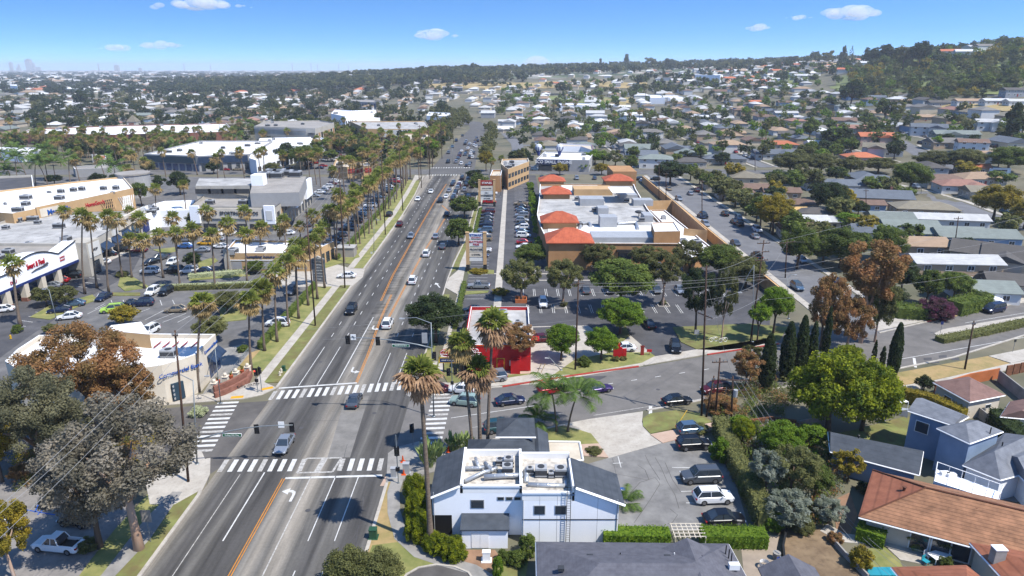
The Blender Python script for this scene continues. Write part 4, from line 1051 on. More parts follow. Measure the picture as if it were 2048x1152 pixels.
# -- white clinic
def clinic():
 t=thing('clinic_building','white two-storey clinic with slate side roofs and rooftop ducts beside the small parking lot','building',(0,63,0))
 L=lambda b,nm,m,par=t,**k:b.build(nm,m0_[m],par,**k)
 z0=ZAT(64.6,972.5);z1=ZAT(63.2,985.8);zr=ZAT(63.2,979.8)+.4;ze=ZAT(64.6,994);zre=ZAT(63.2,1008)
 yl,yr=1.6,.2;xl,xk,xm,xs,xr=-8.7,-5.6,1.2,6.9,12.0;yb=9.2
 w_=MB();w_.add([(xl,yl,-.3),(xm,yl,-.3),(xm,yl,z0),(xk,yl,z0),(xl,yl,ze),(xl,yb,-.3),(xm,yb,-.3),(xm,yb,z0),(xk,yb,z0),(xl,yb,ze)],[(0,1,2,3,4),(9,8,7,6,5),(5,0,4,9),(1,6,7,2)])
 w_.add([(xm,yr,-.3),(xs,yr,-.3),(xs,yr,z1),(xm,yr,z1),(xm,yb-1,-.3),(xs,yb-1,-.3),(xs,yb-1,z1),(xm,yb-1,z1)],[(0,1,2,3),(4,0,3,7),(1,5,6,2),(5,4,7,6)])
 w_.add([(xs,yr-.004,-.3),(xr-.3,yr-.004,-.3),(xr-.3,yr-.004,zre-.1),(xs,yr-.004,zr-.15),(xs,5.3,-.3),(xr-.3,5.3,-.3),(xr-.3,5.3,zre-.1),(xs,5.3,zr-.15)],[(0,1,2,3),(5,4,7,6),(1,5,6,2),(4,0,3,7)])
 L(w_,'wall','white_wall')
 # flat black panel painted as the shade of the undercut left corner entry
 MB().box(xl-.02,xl+2.1,yl-.03,yl,0,2.6).build('entry_shade',m0_['black'],t)
 rf=MB();th=.22
 rf.add([(xl-.25,yl-.3,ze-.12),(xk,yl-.3,z0+.05),(xk,yb+.2,z0+.05),(xl-.25,yb+.2,ze-.12),(xl-.25,yl-.3,ze+th-.12),(xk,yl-.3,z0+.05+th),(xk,yb+.2,z0+.05+th),(xl-.25,yb+.2,ze+th-.12)],[(3,2,1,0),(4,5,6,7),(0,1,5,4),(1,2,6,5),(2,3,7,6),(3,0,4,7)])
 L(rf,'roof','slate');rf=MB()
 rf.add([(xs-.05,yr-.3,zr),(xr+.25,yr-.3,zre),(xr+.25,5.6,zre),(xs-.05,5.6,zr),(xs-.05,yr-.3,zr+th),(xr+.25,yr-.3,zre+th),(xr+.25,5.6,zre+th),(xs-.05,5.6,zr+th)],[(3,2,1,0),(4,5,6,7),(0,1,5,4),(1,2,6,5),(2,3,7,6),(3,0,4,7)])
 L(rf,'roof','slate')
 tr=MB();tr.tube([(xl-.3,yl-.32,ze),(xk,yl-.32,z0+.18)],.16,4);L(tr,'fascia','trim_white');tr=MB();tr.tube([(xs,yr-.32,zr+.02),(xr+.3,yr-.32,zre+.02)],.17,4)
 L(tr,'fascia','trim_white')
 pp=MB()  # parapets round the flat roofs
 for a in ((xk,xm+.02,yl,yl+.28,z0),(xk,xk+.3,yl,yb,z0+.25),(xk,xm,yb-.28,yb,z0),(xm-.25,xm+.05,yl,yb,z0+.05),(xm,xs,yr,yr+.28,z1),(xs-.3,xs-.06,yr,5.6,zr+.05),(xm,xs,yb-1.3,yb-1,z1+.1)):
  pp.box(a[0]+.002,a[1],a[2]-.004,a[3],z1-1,a[4]+.06)
 L(pp,'parapet','trim_white')
 fr=MB();fr.box(xk+.2,xm-.2,yl+.2,yb-.2,z0-1,z0-.75);fr.box(xm,xs-.2,yr+.2,yb-1.2,z1-.9,z1-.6);L(fr,'flat_roof',mat('worn_cream',(.52,.48,.42),.9,(.36,.33,.29),scale=.9,detail=9,spots=(1.6,.7,.5,.12)).name)
 L(MB().box(xk+.2,xm,yl-.05,yl,z0-.28,z0-.12).box(xm,xs,yr-.05,yr,z1-.3,z1-.15),'cornice','blue_grey_wall')
 L(MB().box(xm,xr-.35,yr-.06,yr-.005,3.05,3.12),'conduit','steel_dark')
 for x_,y_ in ((xm+.12,yr-.06),(xr-.45,yr-.06),(xl+.15,yl-.06)):L(MB().tube([(x_,y_,.1),(x_,y_,5.6)],.045,6),'downpipe','hvac')
 for x_ in (3.1,5.0,9.4):L(MB().box(x_,x_+.03,yr-.012,yr-.006,.1,6),'wall_joint','grey_wall')
 a0,a1=(xl,64.6),(xm,64.6);b0,b1=(xm,63.2),(xr,63.2)
 def win(px,py,w__,h_,p0,p1,Y):
  z=ZAT(Y,py);u=XAT(Y,z,px)-p0[0];window_on(t,p0,p1,u,z,w__,h_,'hvac')
 win(955,1015,1.35,.95,a0,a1,64.6)
 for px in (1001.5,1018.5,1035):win(px,999,.62,.3,a0,a1,64.6)
 win(1079,1027.5,1.1,1.0,b0,b1,63.2);win(1121,1027.5,1.1,1.0,b0,b1,63.2)
 # roof ladder
 ld=MB();xa=XAT(63.2,4,1132.5)
 for s_ in (0,.42):ld.tube([(xa+s_,yr-.35,.1),(xa+s_,yr-.35,z1+1.)],.035,4)
 for k in range(26):ld.tube([(xa,yr-.35,.4+k*.29),(xa+.42,yr-.35,.4+k*.29)],.02,4)
 L(ld,'roof_ladder','steel_dark')
 # lean-to shed at the front
 x0,x1=XAT(62.2,0,924),XAT(62.2,0,1015.5);hs_=ZAT(62.1,1060)-.1;hb_=hs_+.42
 s=L(MB().box(x0,x1,-.7,1.6,-.3,hs_),'lean_to','white_wall')
 L(MB().add([(x0-.15,-.95,hs_-.02),(x1+.15,-.95,hs_-.02),(x1+.15,1.6,hb_-.18),(x0-.15,1.6,hb_-.18),(x0-.15,-.95,hs_+.16),(x1+.15,-.95,hs_+.16),(x1+.15,1.6,hb_),(x0-.15,1.6,hb_)],[(3,2,1,0),(4,5,6,7),(0,1,5,4),(1,2,6,5),(2,3,7,6),(3,0,4,7)]),'lean_to_roof','slate',s)
 for k in range(2):L(MB().box(x0+1.05+k*.95,x0+1.97+k*.95,-.75,-.7,.1,2.1),'door','trim_white',s)
 # rear roofs: pitched link, dormer block and porch canopy
 bk=MB().box(-5,4.2,yb,14.5,-.3,4.2).box(-1.4,2.6,12.5,16.5,-.3,6.2);L(bk,'rear_wall','white_wall')
 rr=MB();hip(rr,-5.2,4.4,8.8,14.6,4.2,1.9,.3);hip(rr,-1.5,2.7,12.4,16.6,6.2,1.1,.35);gable(rr,2.2,4.6,8.5,15.6,4.6,.9,.2,axis=1);L(rr,'rear_roof','slate')
 L(MB().tube([(-1.9,12.0,6.3),(3.1,12.0,6.3)],.12,4),'gutter','trim_white')
 cz=3.6;c4=[G(1087,924,cz),G(1166,922,cz),G(1159,885,cz),G(1086,884,cz)]
 L(MB().prism([(p.x,p.y-63) for p in c4],cz-.35,cz),'porch_canopy','cream_roof')
 cw=MB();
 for i in range(4):
  p,q=c4[i],c4[(i+1)%4];cw.tube([(p.x,p.y-63,cz+.1),(q.x,q.y-63,cz+.1)],.13,4)
  cw.cyl(p.x*.97+.2,p.y-63+(.4 if i<2 else -.4),0,cz-.3,.14,6)
 L(cw,'canopy_posts','trim_white')
 # air handlers and white ducts
 zf=z0-.75
 def rp(px,py,z):p=G(px,py,z);return p.x,p.y-63
 for px,py,a,b_,h_ in ((1015,938,1.2,1.1,1.2),(1017,922,1.1,.9,1.1),(1000,920,.9,.8,.8),(1082,946,1.3,1.1,1.2),(1121,946,1.3,1.1,1.1),(1060,943,.8,.6,.9),(1102,948,.6,.9,.7),(988,934,.6,.5,.6)):
  x,y=rp(px,py,zf+.6);hvac_on(t,x,y,zf if x<1.2 else z1-.6,a,b_,h_)
 def duct(pts,r):
  b=MB();P_=[(*rp(px,py,zf+.45),zf+.45) for px,py in pts];b.tube(P_,r,9)
  for p in P_[1:-1]:b.ball(p,r*1.12,8)
  for p,q in zip(P_,P_[1:]):
   p,q=Vector(p),Vector(q);mid=p.lerp(q,.5);d=(q-p).normalized()*.05;b.tube([mid-d,mid+d],r*1.1,9)
  b.build('duct',m0_['duct'],t,smooth=True)
 duct([(930,936),(958,936),(968,934)],.2);duct([(951,916),(957,934)],.2);duct([(970,926),(984,940),(994,936)],.24)
 duct([(930,962),(968,944),(980,942)],.22);duct([(968,954),(1010,951),(1046,951)],.3);duct([(1053,938),(1053,964)],.27)
 duct([(1056,969),(1095,971),(1130,972)],.27);duct([(1131,956),(1131,972)],.2)
 L(MB().ball((XAT(63.2,6,1153),2.2,zr-.2),.2,6),'vent','hvac')
clinic()
# -- grey roofed house at the bottom edge
def bottom_house():
 t=thing('house','large grey shingle hip roof with vents at the bottom edge behind the clinic hedges','house',(12,54,0))
 ne=G(1457,1090,3.2);nw=G(1072,1086,3.2)
 quad_block(t,[Vector((nw.x,nw.y,3.2)),Vector((ne.x,ne.y,3.2)),Vector((ne.x+.6,47.5,3.2)),Vector((nw.x-.2,47.5,3.2))],-.3,'hip',2.2,'beige_wall',mat('shingle_grey',S(112,112,120),.9,S(92,92,100),scale=1.2,detail=8,bands=[(2,.13,.9)]))
 r2=MB();gable(r2,2.2,9,46.6-54,57-54,3.24,1.9,.3,axis=1);gable(r2,12.5,17.5,46.5-54,55-54,3.22,1.6,.3,axis=1);r2.build('cross_gable_roof',m0_['shingle_grey'],t)
 for px,py in ((1180,1113),(1205,1123),(1335,1114),(1400,1116),(1122,1136)):
  p=G(px,py,4.7);MB().box(-.3,.3,-.25,.25,-.1,.22).build('roof_vent',m0_['hvac_dark'],t,(p.x-12,p.y-54,4.6))
 for px,py in ((1248,1134),(1264,1132),(1358,1090),(1452,1100),(1458,1108),(1463,1116),(1240,1115),(1348,1115)):
  p=G(px,py,4.3);MB().cyl(0,0,-.5,.55,.06,6).build('vent_pipe',m0_['steel_dark' if px != 1348 else 'trim_white'],t,(p.x-12,p.y-54,4.3))
 MB().box(-.5,.5,-.25,.25,-.2,.4).build('chimney',m0_['trim_white'],t,(21.5-12,54.4-54,4.2))
bottom_house()
# brown tiled bungalow bottom right
def brown_house():
 t=thing('house','long brown tiled bungalow with glass patio doors at the bottom right corner','house',(50,58,0));o=Vector((50,58,0))
 A,B,D=G(1717,1033,2.9),G(1938,1091,2.9),G(1745,940,2.9);k=(B-A).normalized();B2=A+k*24;C2=D+k*24;R1=G(1852,976,5.1);R2=R1+k*24
 tile=mat('brown_tile',S(182,132,98),.85,S(134,96,70),scale=.8,detail=8,bands=[(2,.17,.5)],spots=(.5,.8,.5,.2))
 tile2=mat('brown_tile_ridge',S(176,112,84),.85,S(150,92,68),scale=.8,detail=8,bands=[(2,.42,.7)])
 rel=lambda p,z=0:(p.x-o.x,p.y-o.y,p.z+z)
 rf=MB().add([rel(A),rel(B2),rel(R2),rel(R1),rel(D),rel(C2)],[(0,1,2,3),(3,2,5,4)])
 rf.add([rel(A,-.2),rel(B2,-.2),rel(C2,-.2),rel(D,-.2),rel(A),rel(B2),rel(C2),rel(D)],[(3,2,1,0),(0,1,5,4),(1,2,6,5),(3,0,4,7)])
 r_=rf.build('roof',tile,t);MB().add([rel(A,.006),rel(R1,.006),rel(D,.006)],[(0,1,2)]).build('hip_end',tile2,r_)
 MB().tube([rel(A,.05),rel(R1,.08),rel(R2,.08)],.1,5).tube([rel(R1,.08),rel(D,.05)],.1,5).build('ridge_cap',mat('ridge_brown',S(120,76,56),.9),r_)
 gu=MB().tube([rel(A+Vector((-.05,-.12,-.1))),rel(B2+Vector((0,-.12,-.1)))],.09,5);gu.build('gutter',m0_['trim_white'],r_)
 s1=Vector((k.y,-k.x,0))*-1
 W=[A+k*.9+s1*.9,B2+s1*.9,C2-s1*.8,D+k*.8-s1*.8]
 MB().prism([(p.x-o.x,p.y-o.y) for p in W],-.3,2.85).build('wall',m0_['cream_wall'],t)
 p0,p1=W[0],W[1]
 for u in (5.2,7.2,9.0):
  f=on_wall(t,p0,p1,u-.95,u+.95,.15,2.35,'trim_white','patio_door',.06);on_wall(f,p0,p1,u-.82,u+.82,.25,2.25,'glass','pane',.09)
 # south wing
 w0=B+k*.2;
 rw=MB();e=2.95
 Wn=[w0+Vector((0,.3,0)),w0+k*11+Vector((0,2.8,0)),w0+k*11+Vector((0,-14,0)),w0+Vector((-.4,-12,0))]
 quad_block(t,[Vector((p.x,p.y,e)) for p in Wn],-.3,'hip',2.2,'cream_wall',tile2,names=('wing_wall','wing_roof'))
 q=G(1998,1100,4.6);ch=MB().box(-.55,.55,-.4,.4,-1.5,.6).build('chimney',m0_['grey_block'],t,(q.x-50,q.y-58,4.2));MB().box(-.6,.6,-.45,.45,.6,.7).build('chimney_cap',m0_['trim_white'],ch)
 q3=[G(1782,1137,2.6),G(1932,1133,2.6),Vector((47,50,2.6)),Vector((38,50,2.6))]
 quad_block(t,q3,-.3,'hip',1.4,'cream_wall',tile2,names=('annex_wall','annex_roof'))
 for px,py,s_ in ((1808,980,1.),(1920,1006,1.1),(1952,1020,.7)):
  q=G(px,py,4.4);MB().cyl(0,0,-.4,.35*s_,.16*s_,8).cyl(0,0,.35*s_,.45*s_,.24*s_,8).build('roof_vent',m0_['ridge_brown'],t,(q.x-50,q.y-58,4.4))
brown_house()
# -- blue house and neighbours
def blue_house():
 t=thing('house','tall blue-grey two-storey house with white eaves and a glass-railed balcony','house',(60,80,0))
 z=5.9;gr=mat('shingle_blue',S(138,142,150),.9,S(112,116,124),scale=1.,detail=8,bands=[(2,.14,.9)])
 quad_block(t,[G(1815,823,z),G(1907,853,z),G(1937,835,z),G(1844,798,z)],-.3,'gable',.9,'blue_grey_wall',gr,.35,('wall','roof'))
 quad_block(t,[G(1873,858,z),G(1939,889,z),G(2006,865,z),G(1940,842,z)],-.3,'hip',1.2,'blue_grey_wall',gr,.4,('rear_wall','rear_roof'))
 zz=3.2
 quad_block(t,[G(1925,932,zz),G(2000,962,zz),G(2120,930,zz),G(2010,868,zz)],-.3,'hip',2.3,'white_wall',gr,.5,('front_wall','front_roof'))
 quad_block(t,[G(1990,905,zz),G(2070,985,zz),G(2160,950,zz),G(2080,870,zz)],-.3,'gable',1.8,'white_wall',gr,.5,('garage_wall','garage_roof'))
 p0,p1=G(1817,824,z),G(1907,853,z);c=t.location
 window_on(t,p0,p1,1.9,3.6,1.5,1.5)
 window_on(t,p0,p1,5.2,.9,1.3,1.2)
 # balcony on white posts
 bz=2.7;c4=[G(1868,962,bz),G(1996,1003,bz),G(2003,985,bz),G(1872,938,bz)]
 bal=MB().prism([(p.x-60,p.y-80) for p in c4],0,bz).build('balcony',m0_['white_wall'],t)
 rl=MB()
 for i in range(4):
  p,q=c4[i],c4[(i+1)%4];rl.tube([(p.x-60,p.y-80,bz+1.),(q.x-60,q.y-80,bz+1.)],.05,4)
  for u in range(5):r=p.lerp(q,u/5);rl.tube([(r.x-60,r.y-80,bz),(r.x-60,r.y-80,bz+1.)],.04,4)
 rl.build('railing',m0_['trim_white'],bal)
 for px,py in ((1889,950),(1902,953)):q=G(px,py,bz);MB().box(-.5,.5,-.3,.3,0,.45).build('bench',m0_['trim_white'],bal,(q.x-60,q.y-80,bz))
 MB().cyl(0,0,0,1.,.07,6).build('vent_pipe',m0_['steel_dark'],t,(G(2007,880,6.3).x-60,G(2007,880,6.3).y-80,5.));q=G(1981,862,6.6)
 MB().cyl(0,0,0,.9,.07,6).build('vent_pipe',m0_['steel_dark'],t,(q.x-60,q.y-80,6.2))
blue_house()
def simple_house(name,label,cs,z,kind,rise,wl,rf,oh=.4,cat='house',long=None):
 P4=[G(p[0],p[1],z) for p in cs];c=sum(P4,Vector((0,0,0)))/4
 t=thing(name,label,cat,(c.x,c.y,0));quad_block(t,P4,-.3,kind,rise,wl,rf,oh,long=long);return t,P4
t,P4=simple_house('garage','long low dark grey roofed garage left of the blue house',((1660,905),(1838,952),(1846,904),(1656,865)),2.9,'gable',1.3,'blue_grey_wall','slate')
q=G(1716,880,4.);MB().cyl(0,0,-.6,.6,.08,6).ball((0,0,.6),.2,6).build('chimney_pipe',m0_['steel_dark'],t,(q.x-t.location.x,q.y-t.location.y,4.))
t,P4=simple_house('house','small bungalow with brown hip roof beside the dry verge and orange fence',((1866,766),(1939,806),(2010,792),(1937,755)),3.,'hip',1.6,'cream_wall',mat('shingle_brown',S(150,118,108),.9,S(126,98,90),scale=1.,detail=7,bands=[(2,.14,.92)]))
window_on(t,P4[0],P4[1],3.2,1.1,1.3,1.1);window_on(t,P4[1],P4[2],4,1.6,1.0,.5)
simple_house('house','brown roofed bungalow cut off by the right edge behind the concrete wall',((2000,835),(2080,842),(2120,815),(2020,805)),2.8,'gable',1.2,'cream_wall',m0_['shingle_brown'])
def wall_thing(name,label,pts,h,m,w_=.2,cat='wall',z=0.):
 o=slab(name,strip([Vector(p[:2]) for p in pts],w_/2,-w_/2),z-.3,h,m0_[m],None);return tag(o,label,cat)
wall_thing('block_wall','pale grey block wall of the yard behind the brown hip-roofed bungalow',[G(1995,762),G(2048,805),G(2090,835)],2.0,'grey_block')
wall_thing('wood_fence','orange brown board fence between sidewalk and brown hip-roofed bungalow',[G(1867,790),G(1937,768),G(1995,757)],1.9,'stucco_orange',cat='fence')
for i,(a,b_) in enumerate((((2010,752),(2022,750)),((2024,749),(2036,747)),((2038,746),(2060,742)))):
 wall_thing('wood_fence',('brown board fence panel nearest the grey block wall','middle brown board fence panel at the right edge','brown board fence panel cut by the right edge')[i],[G(*a),G(*b_)],1.9,'wood_fence',cat='fence')
wall_thing('block_wall','beige block wall with grey steps between blue house and dark hedge',[G(1950,830),G(1998,868),G(2003,848)],1.6,'grey_block')
wall_thing('retaining_wall','dark curved retaining wall along the brown dirt yard',[G(1570,1152),G(1565,1100),G(1572,1068)],.8,'steel_dark')
wall_thing('retaining_wall','dark retaining wall between dirt yard and the lawn of the tiled bungalow',[G(1655,1075),G(1690,1115),G(1735,1160)],.7,'grey_block')
slab('garden_path',PX((1640,1062),(1668,1078),(1690,1085),(1770,1092),(1800,1120),(1850,1130),(1850,1112),(1830,1098),(1780,1078),(1690,1068),(1655,1048)),-.2,.06,m0_['concrete'])
sheet('lawn',PX((1735,1098),(1768,1093),(1800,1122),(1812,1152),(1815,1165),(1740,1165)),.05,m0_['lawn_mid'])
sheet('lawn',PX((1640,872),(1700,862),(1815,832),(1835,850),(1812,892),(1790,900),(1700,884)),.05,m0_['lawn'])
sheet('dirt_yard',PX((1560,1062),(1640,1058),(1690,1100),(1740,1170),(1540,1170)),.03,m0_['dirt_dry'])
sheet('dirt_yard',PX((1480,1075),(1560,1070),(1560,1170),(1490,1170)),.02,mat('pale_dirt',S(176,160,142),.95,scale=.6,world=True))
sheet('dirt_path',PX((1668,1000),(1700,985),(1715,1030),(1700,1070),(1672,1062)),.035,m0_['dirt'])
sheet('lawn',PX((995,1110),(1060,1108),(1048,1170),(990,1170)),.05,m0_['lawn'])
sheet('driveway',PX((1990,900),(2100,930),(2160,1020),(2000,1000),(1985,940)),.03,m0_['concrete_grey'])
sheet('mulch_bed',PX((930,1100),(990,1100),(1010,1130),(965,1150),(915,1125)),.04,m0_['dirt'])
# white patio cover and shade sails
t=thing('patio_cover','white slatted patio cover between the lime tree and the blue house','patio cover',G(1790,850));c=t.location;q=ring_at(((1775,812),(1817,803),(1780,784),(1745,790)),2.6)
MB().prism([(p.x-c.x,p.y-c.y) for p in q],2.5,2.62).build('canopy',m0_['trim_white'],t);b=MB()
for p in q:b.cyl(p.x-c.x,p.y-c.y,0,2.5,.07,6)
b.build('post',m0_['trim_white'],t)
tag(MB().add([(*G(1780,812,2.6).xy,2.6),(*G(1822,818,3.).xy,3.),(*G(1780,825,2.2).xy,2.2)],[(0,1,2)]).build('shade_sail',mat('sail',S(190,196,206),.7)),'grey triangular shade sail beside the blue house, the upper one','shade sail')
tag(MB().add([(*G(1775,822,2.3).xy,2.3),(*G(1816,822,3.).xy,3.),(*G(1815,836,2.).xy,2.)],[(0,1,2)]).build('shade_sail',m0_['sail']),'grey triangular shade sail beside the blue house, the lower one','shade sail')
# patio table and chairs of the bungalow
p=G(1876,1120);t=thing('patio_table','white patio table on the terrace of the tiled bungalow','table',p,.3);MB().box(-1.1,1.1,-.6,.6,.7,.76).build('table_top',m0_['trim_white'],t)
for sx in (-.95,.95):
 for sy in (-.5,.5):MB().box(sx-.04,sx+.04,sy-.04,sy+.04,0,.7).build('leg',m0_['trim_white'],t)
for px,py,m_,l_ in ((1850,1128,'pool','turquoise patio chair left of the white patio table'),(1854,1116,'trim_white','white patio chair behind the turquoise one')):
 p=G(px,py);t=thing('patio_chair',l_,'chair',p,.5);MB().box(-.3,.3,-.3,.3,.38,.44).build('seat',m0_[m_],t);MB().box(-.3,.3,.26,.32,.44,.9).build('backrest',m0_[m_],t)
 for sx in (-.25,.25):
  for sy in (-.25,.25):MB().box(sx-.03,sx+.03,sy-.03,sy+.03,0,.38).build('leg',m0_[m_],t)
p=G(1760,1150);tag(MB().box(-1.4,1.4,-.6,.6,.35,.5).box(-1.4,-1.3,-.6,.6,0,.35).box(1.3,1.4,-.6,.6,0,.35).build('garden_pool',m0_['pool'],None,p),'small turquoise garden pool beside the annex roof at the bottom edge','pool')
# -- red restaurant
def red_restaurant():
 x0,x1,y0,y1=-7.9,3.4,108.0,127.6;h=5.0
 t=flat_block('restaurant','bright red fast food restaurant with white flat roof on the corner',[(x0,y0),(x1,y0),(x1,y1),(x0,y1)],h,'red_paint','dirty_roof','trim_white',.7,.14)
 c=t.location;p0,p1=(x0,y0),(x1,y0)
 on_wall(t,p0,p1,0,11.3,4.75,4.95,'orange_plastic','fascia',.08)
 u=6.1;d=on_wall(t,p0,p1,u-.5,u+.5,.1,2.3,'red_paint','door',.1)
 for a in ((u-.68,u-.56,0,2.5),(u+.56,u+.68,0,2.5),(u-.56,u+.56,2.4,2.5)):on_wall(t,p0,p1,*a,'yellow_paint','door_trim',.07)
 on_wall(t,p0,p1,7.6,8.8,1.1,2.1,'cream_wall','window',.08)
 on_wall(t,p0,p1,9.4,11.1,.3,2.9,'red_paint','entry_panel',.25)
 MB().box(2.2,3.8,-11.1,-9.85,-.1,2.6).build('entry_block',m0_['red_paint'],t)
 # emblem: white ring, arch and the name
 q=(x0+1.6-c.x,y0-c.y-.12,3.4);r=MB()
 for s_,rr in ((0,1.0),):
  pts=[(q[0]+math.cos(a)*.62*1.15,q[1],q[2]+.55+math.sin(a)*.42) for a in [i*math.pi/8 for i in range(-1,10)]];r.tube(pts,.05,4)
 r.tube([(q[0]-.35,q[1],q[2]+.75),(q[0]-.12,q[1],q[2]+.4),(q[0]+.05,q[1],q[2]+.7),(q[0]+.2,q[1],q[2]+.4),(q[0]+.4,q[1],q[2]+.85)],.06,4)
 pts=[(q[0]+math.copysign(1,math.cos(a))*min(1,abs(math.cos(a))*1.6)*1.15,q[1],q[2]-.05+math.sin(a)*.32) for a in [i*math.pi/10 for i in range(21)]];r.tube(pts,.05,4)
 r.build('emblem',m0_['trim_white'],t);wall_text(t,'Wienerschnitzel',p0,p1,1.6,3.33,.3,'trim_white',.14)
 hvac_on(t,.5,6,h-.7,2,2.2,1.2,0,True);hvac_on(t,2.5,-2.6,h-.7,1.6,1.4,1.1);hvac_on(t,3.5,1.5,h-.7,1,1,.9)
 # sloping side panels and the red awnings
 MB().add([(-5.67,-8,h-.4),(-5.67,6,h-.4),(-7.2,6,2.6),(-7.2,-8,2.6),(-5.67,-8,2.4),(-5.67,6,2.4)],[(0,1,2,3),(0,3,4),(2,1,5),(3,2,5,4)]).build('mansard',m0_['tan_wall_dark'],t)
 MB().box(5.67,7.4,-3.2,-1.2,3.,3.15).build('awning',m0_['red_paint'],t)
 MB().box(-5.8,-5.66,-9.9,9.9,h-.05,h+.12).build('edge_stripe',m0_['red_paint'],t)
red_restaurant()
def stub_sign():
 p=G(898,748);t=thing('monument_sign','red oval restaurant sign above a blue board on the corner lawn','sign',p)
 b=MB().cyl(-.9,0,0,2.2,.12,8).cyl(.9,0,0,2.2,.12,8).build('post',m0_['steel_dark'],t)
 MB().box(-1.5,1.5,-.12,.12,2.2,3.0).build('blue_board',m0_['navy'],t);MB().box(-1.65,1.65,-.14,.1,2.1,2.2).box(-1.65,1.65,-.14,.1,3.0,3.1).box(-1.65,-1.5,-.14,.1,2.1,3.1).box(1.5,1.65,-.14,.1,2.1,3.1).build('yellow_frame',m0_['yellow_paint'],t)
 pts=[(math.cos(a)*1.5,math.sin(a)*.75) for a in [i*math.pi/9 for i in range(18)]]
 MB().add([(x,-.1,z+3.9) for x,z in pts]+[(x,.1,z+3.9) for x,z in pts],[tuple(range(18)),tuple(range(35,17,-1))]+[((i+1)%18,i,18+i,18+(i+1)%18) for i in range(18)]).build('oval_board',m0_['red_paint'],t)
 b=MB().tube([(x*.93,-.13,z*.9+3.9) for x,z in pts+pts[:1]],.04,4);b.build('white_outline',m0_['trim_white'],t)
 lettering('Wienerschnitzel',(0,-.16,3.75),.38,(math.pi/2,0,0),m0_['trim_white'],t);lettering('DRIVE THRU OPEN',(0,-.16,2.6),.28,(math.pi/2,0,0),m0_['sign_white'],t)
stub_sign()
p=G(1238,716);t=thing('menu_board','red drive-through menu board beside the white car','menu board',p)
MB().box(-1.1,.5,-.15,.15,.2,2.1).build('board',m0_['red_paint'],t);MB().box(-1.,.1,-.2,.2,2.1,2.9).build('top_panel',m0_['red_paint'],t);MB().box(.55,1.3,-.1,.2,.2,1.8).build('side_panel',m0_['red_paint'],t)
p=G(1284,711);tag(MB().box(-.3,.3,-.15,.15,0,1.9).box(-.36,.36,-.2,.2,1.7,1.9).build('sign_pillar',m0_['red_dull'],None,p),'dark red sign pillar at the parking lot entrance','sign')
p=G(1298,711);t=thing('entrance_sign','small tilted red sign on a post beside the entrance kerb','sign',p);MB().cyl(0,0,0,.8,.05,6).build('post',m0_['red_dull'],t);MB().box(-.45,.45,-.05,.05,.7,1.2).build('panel',m0_['red_paint'],t)
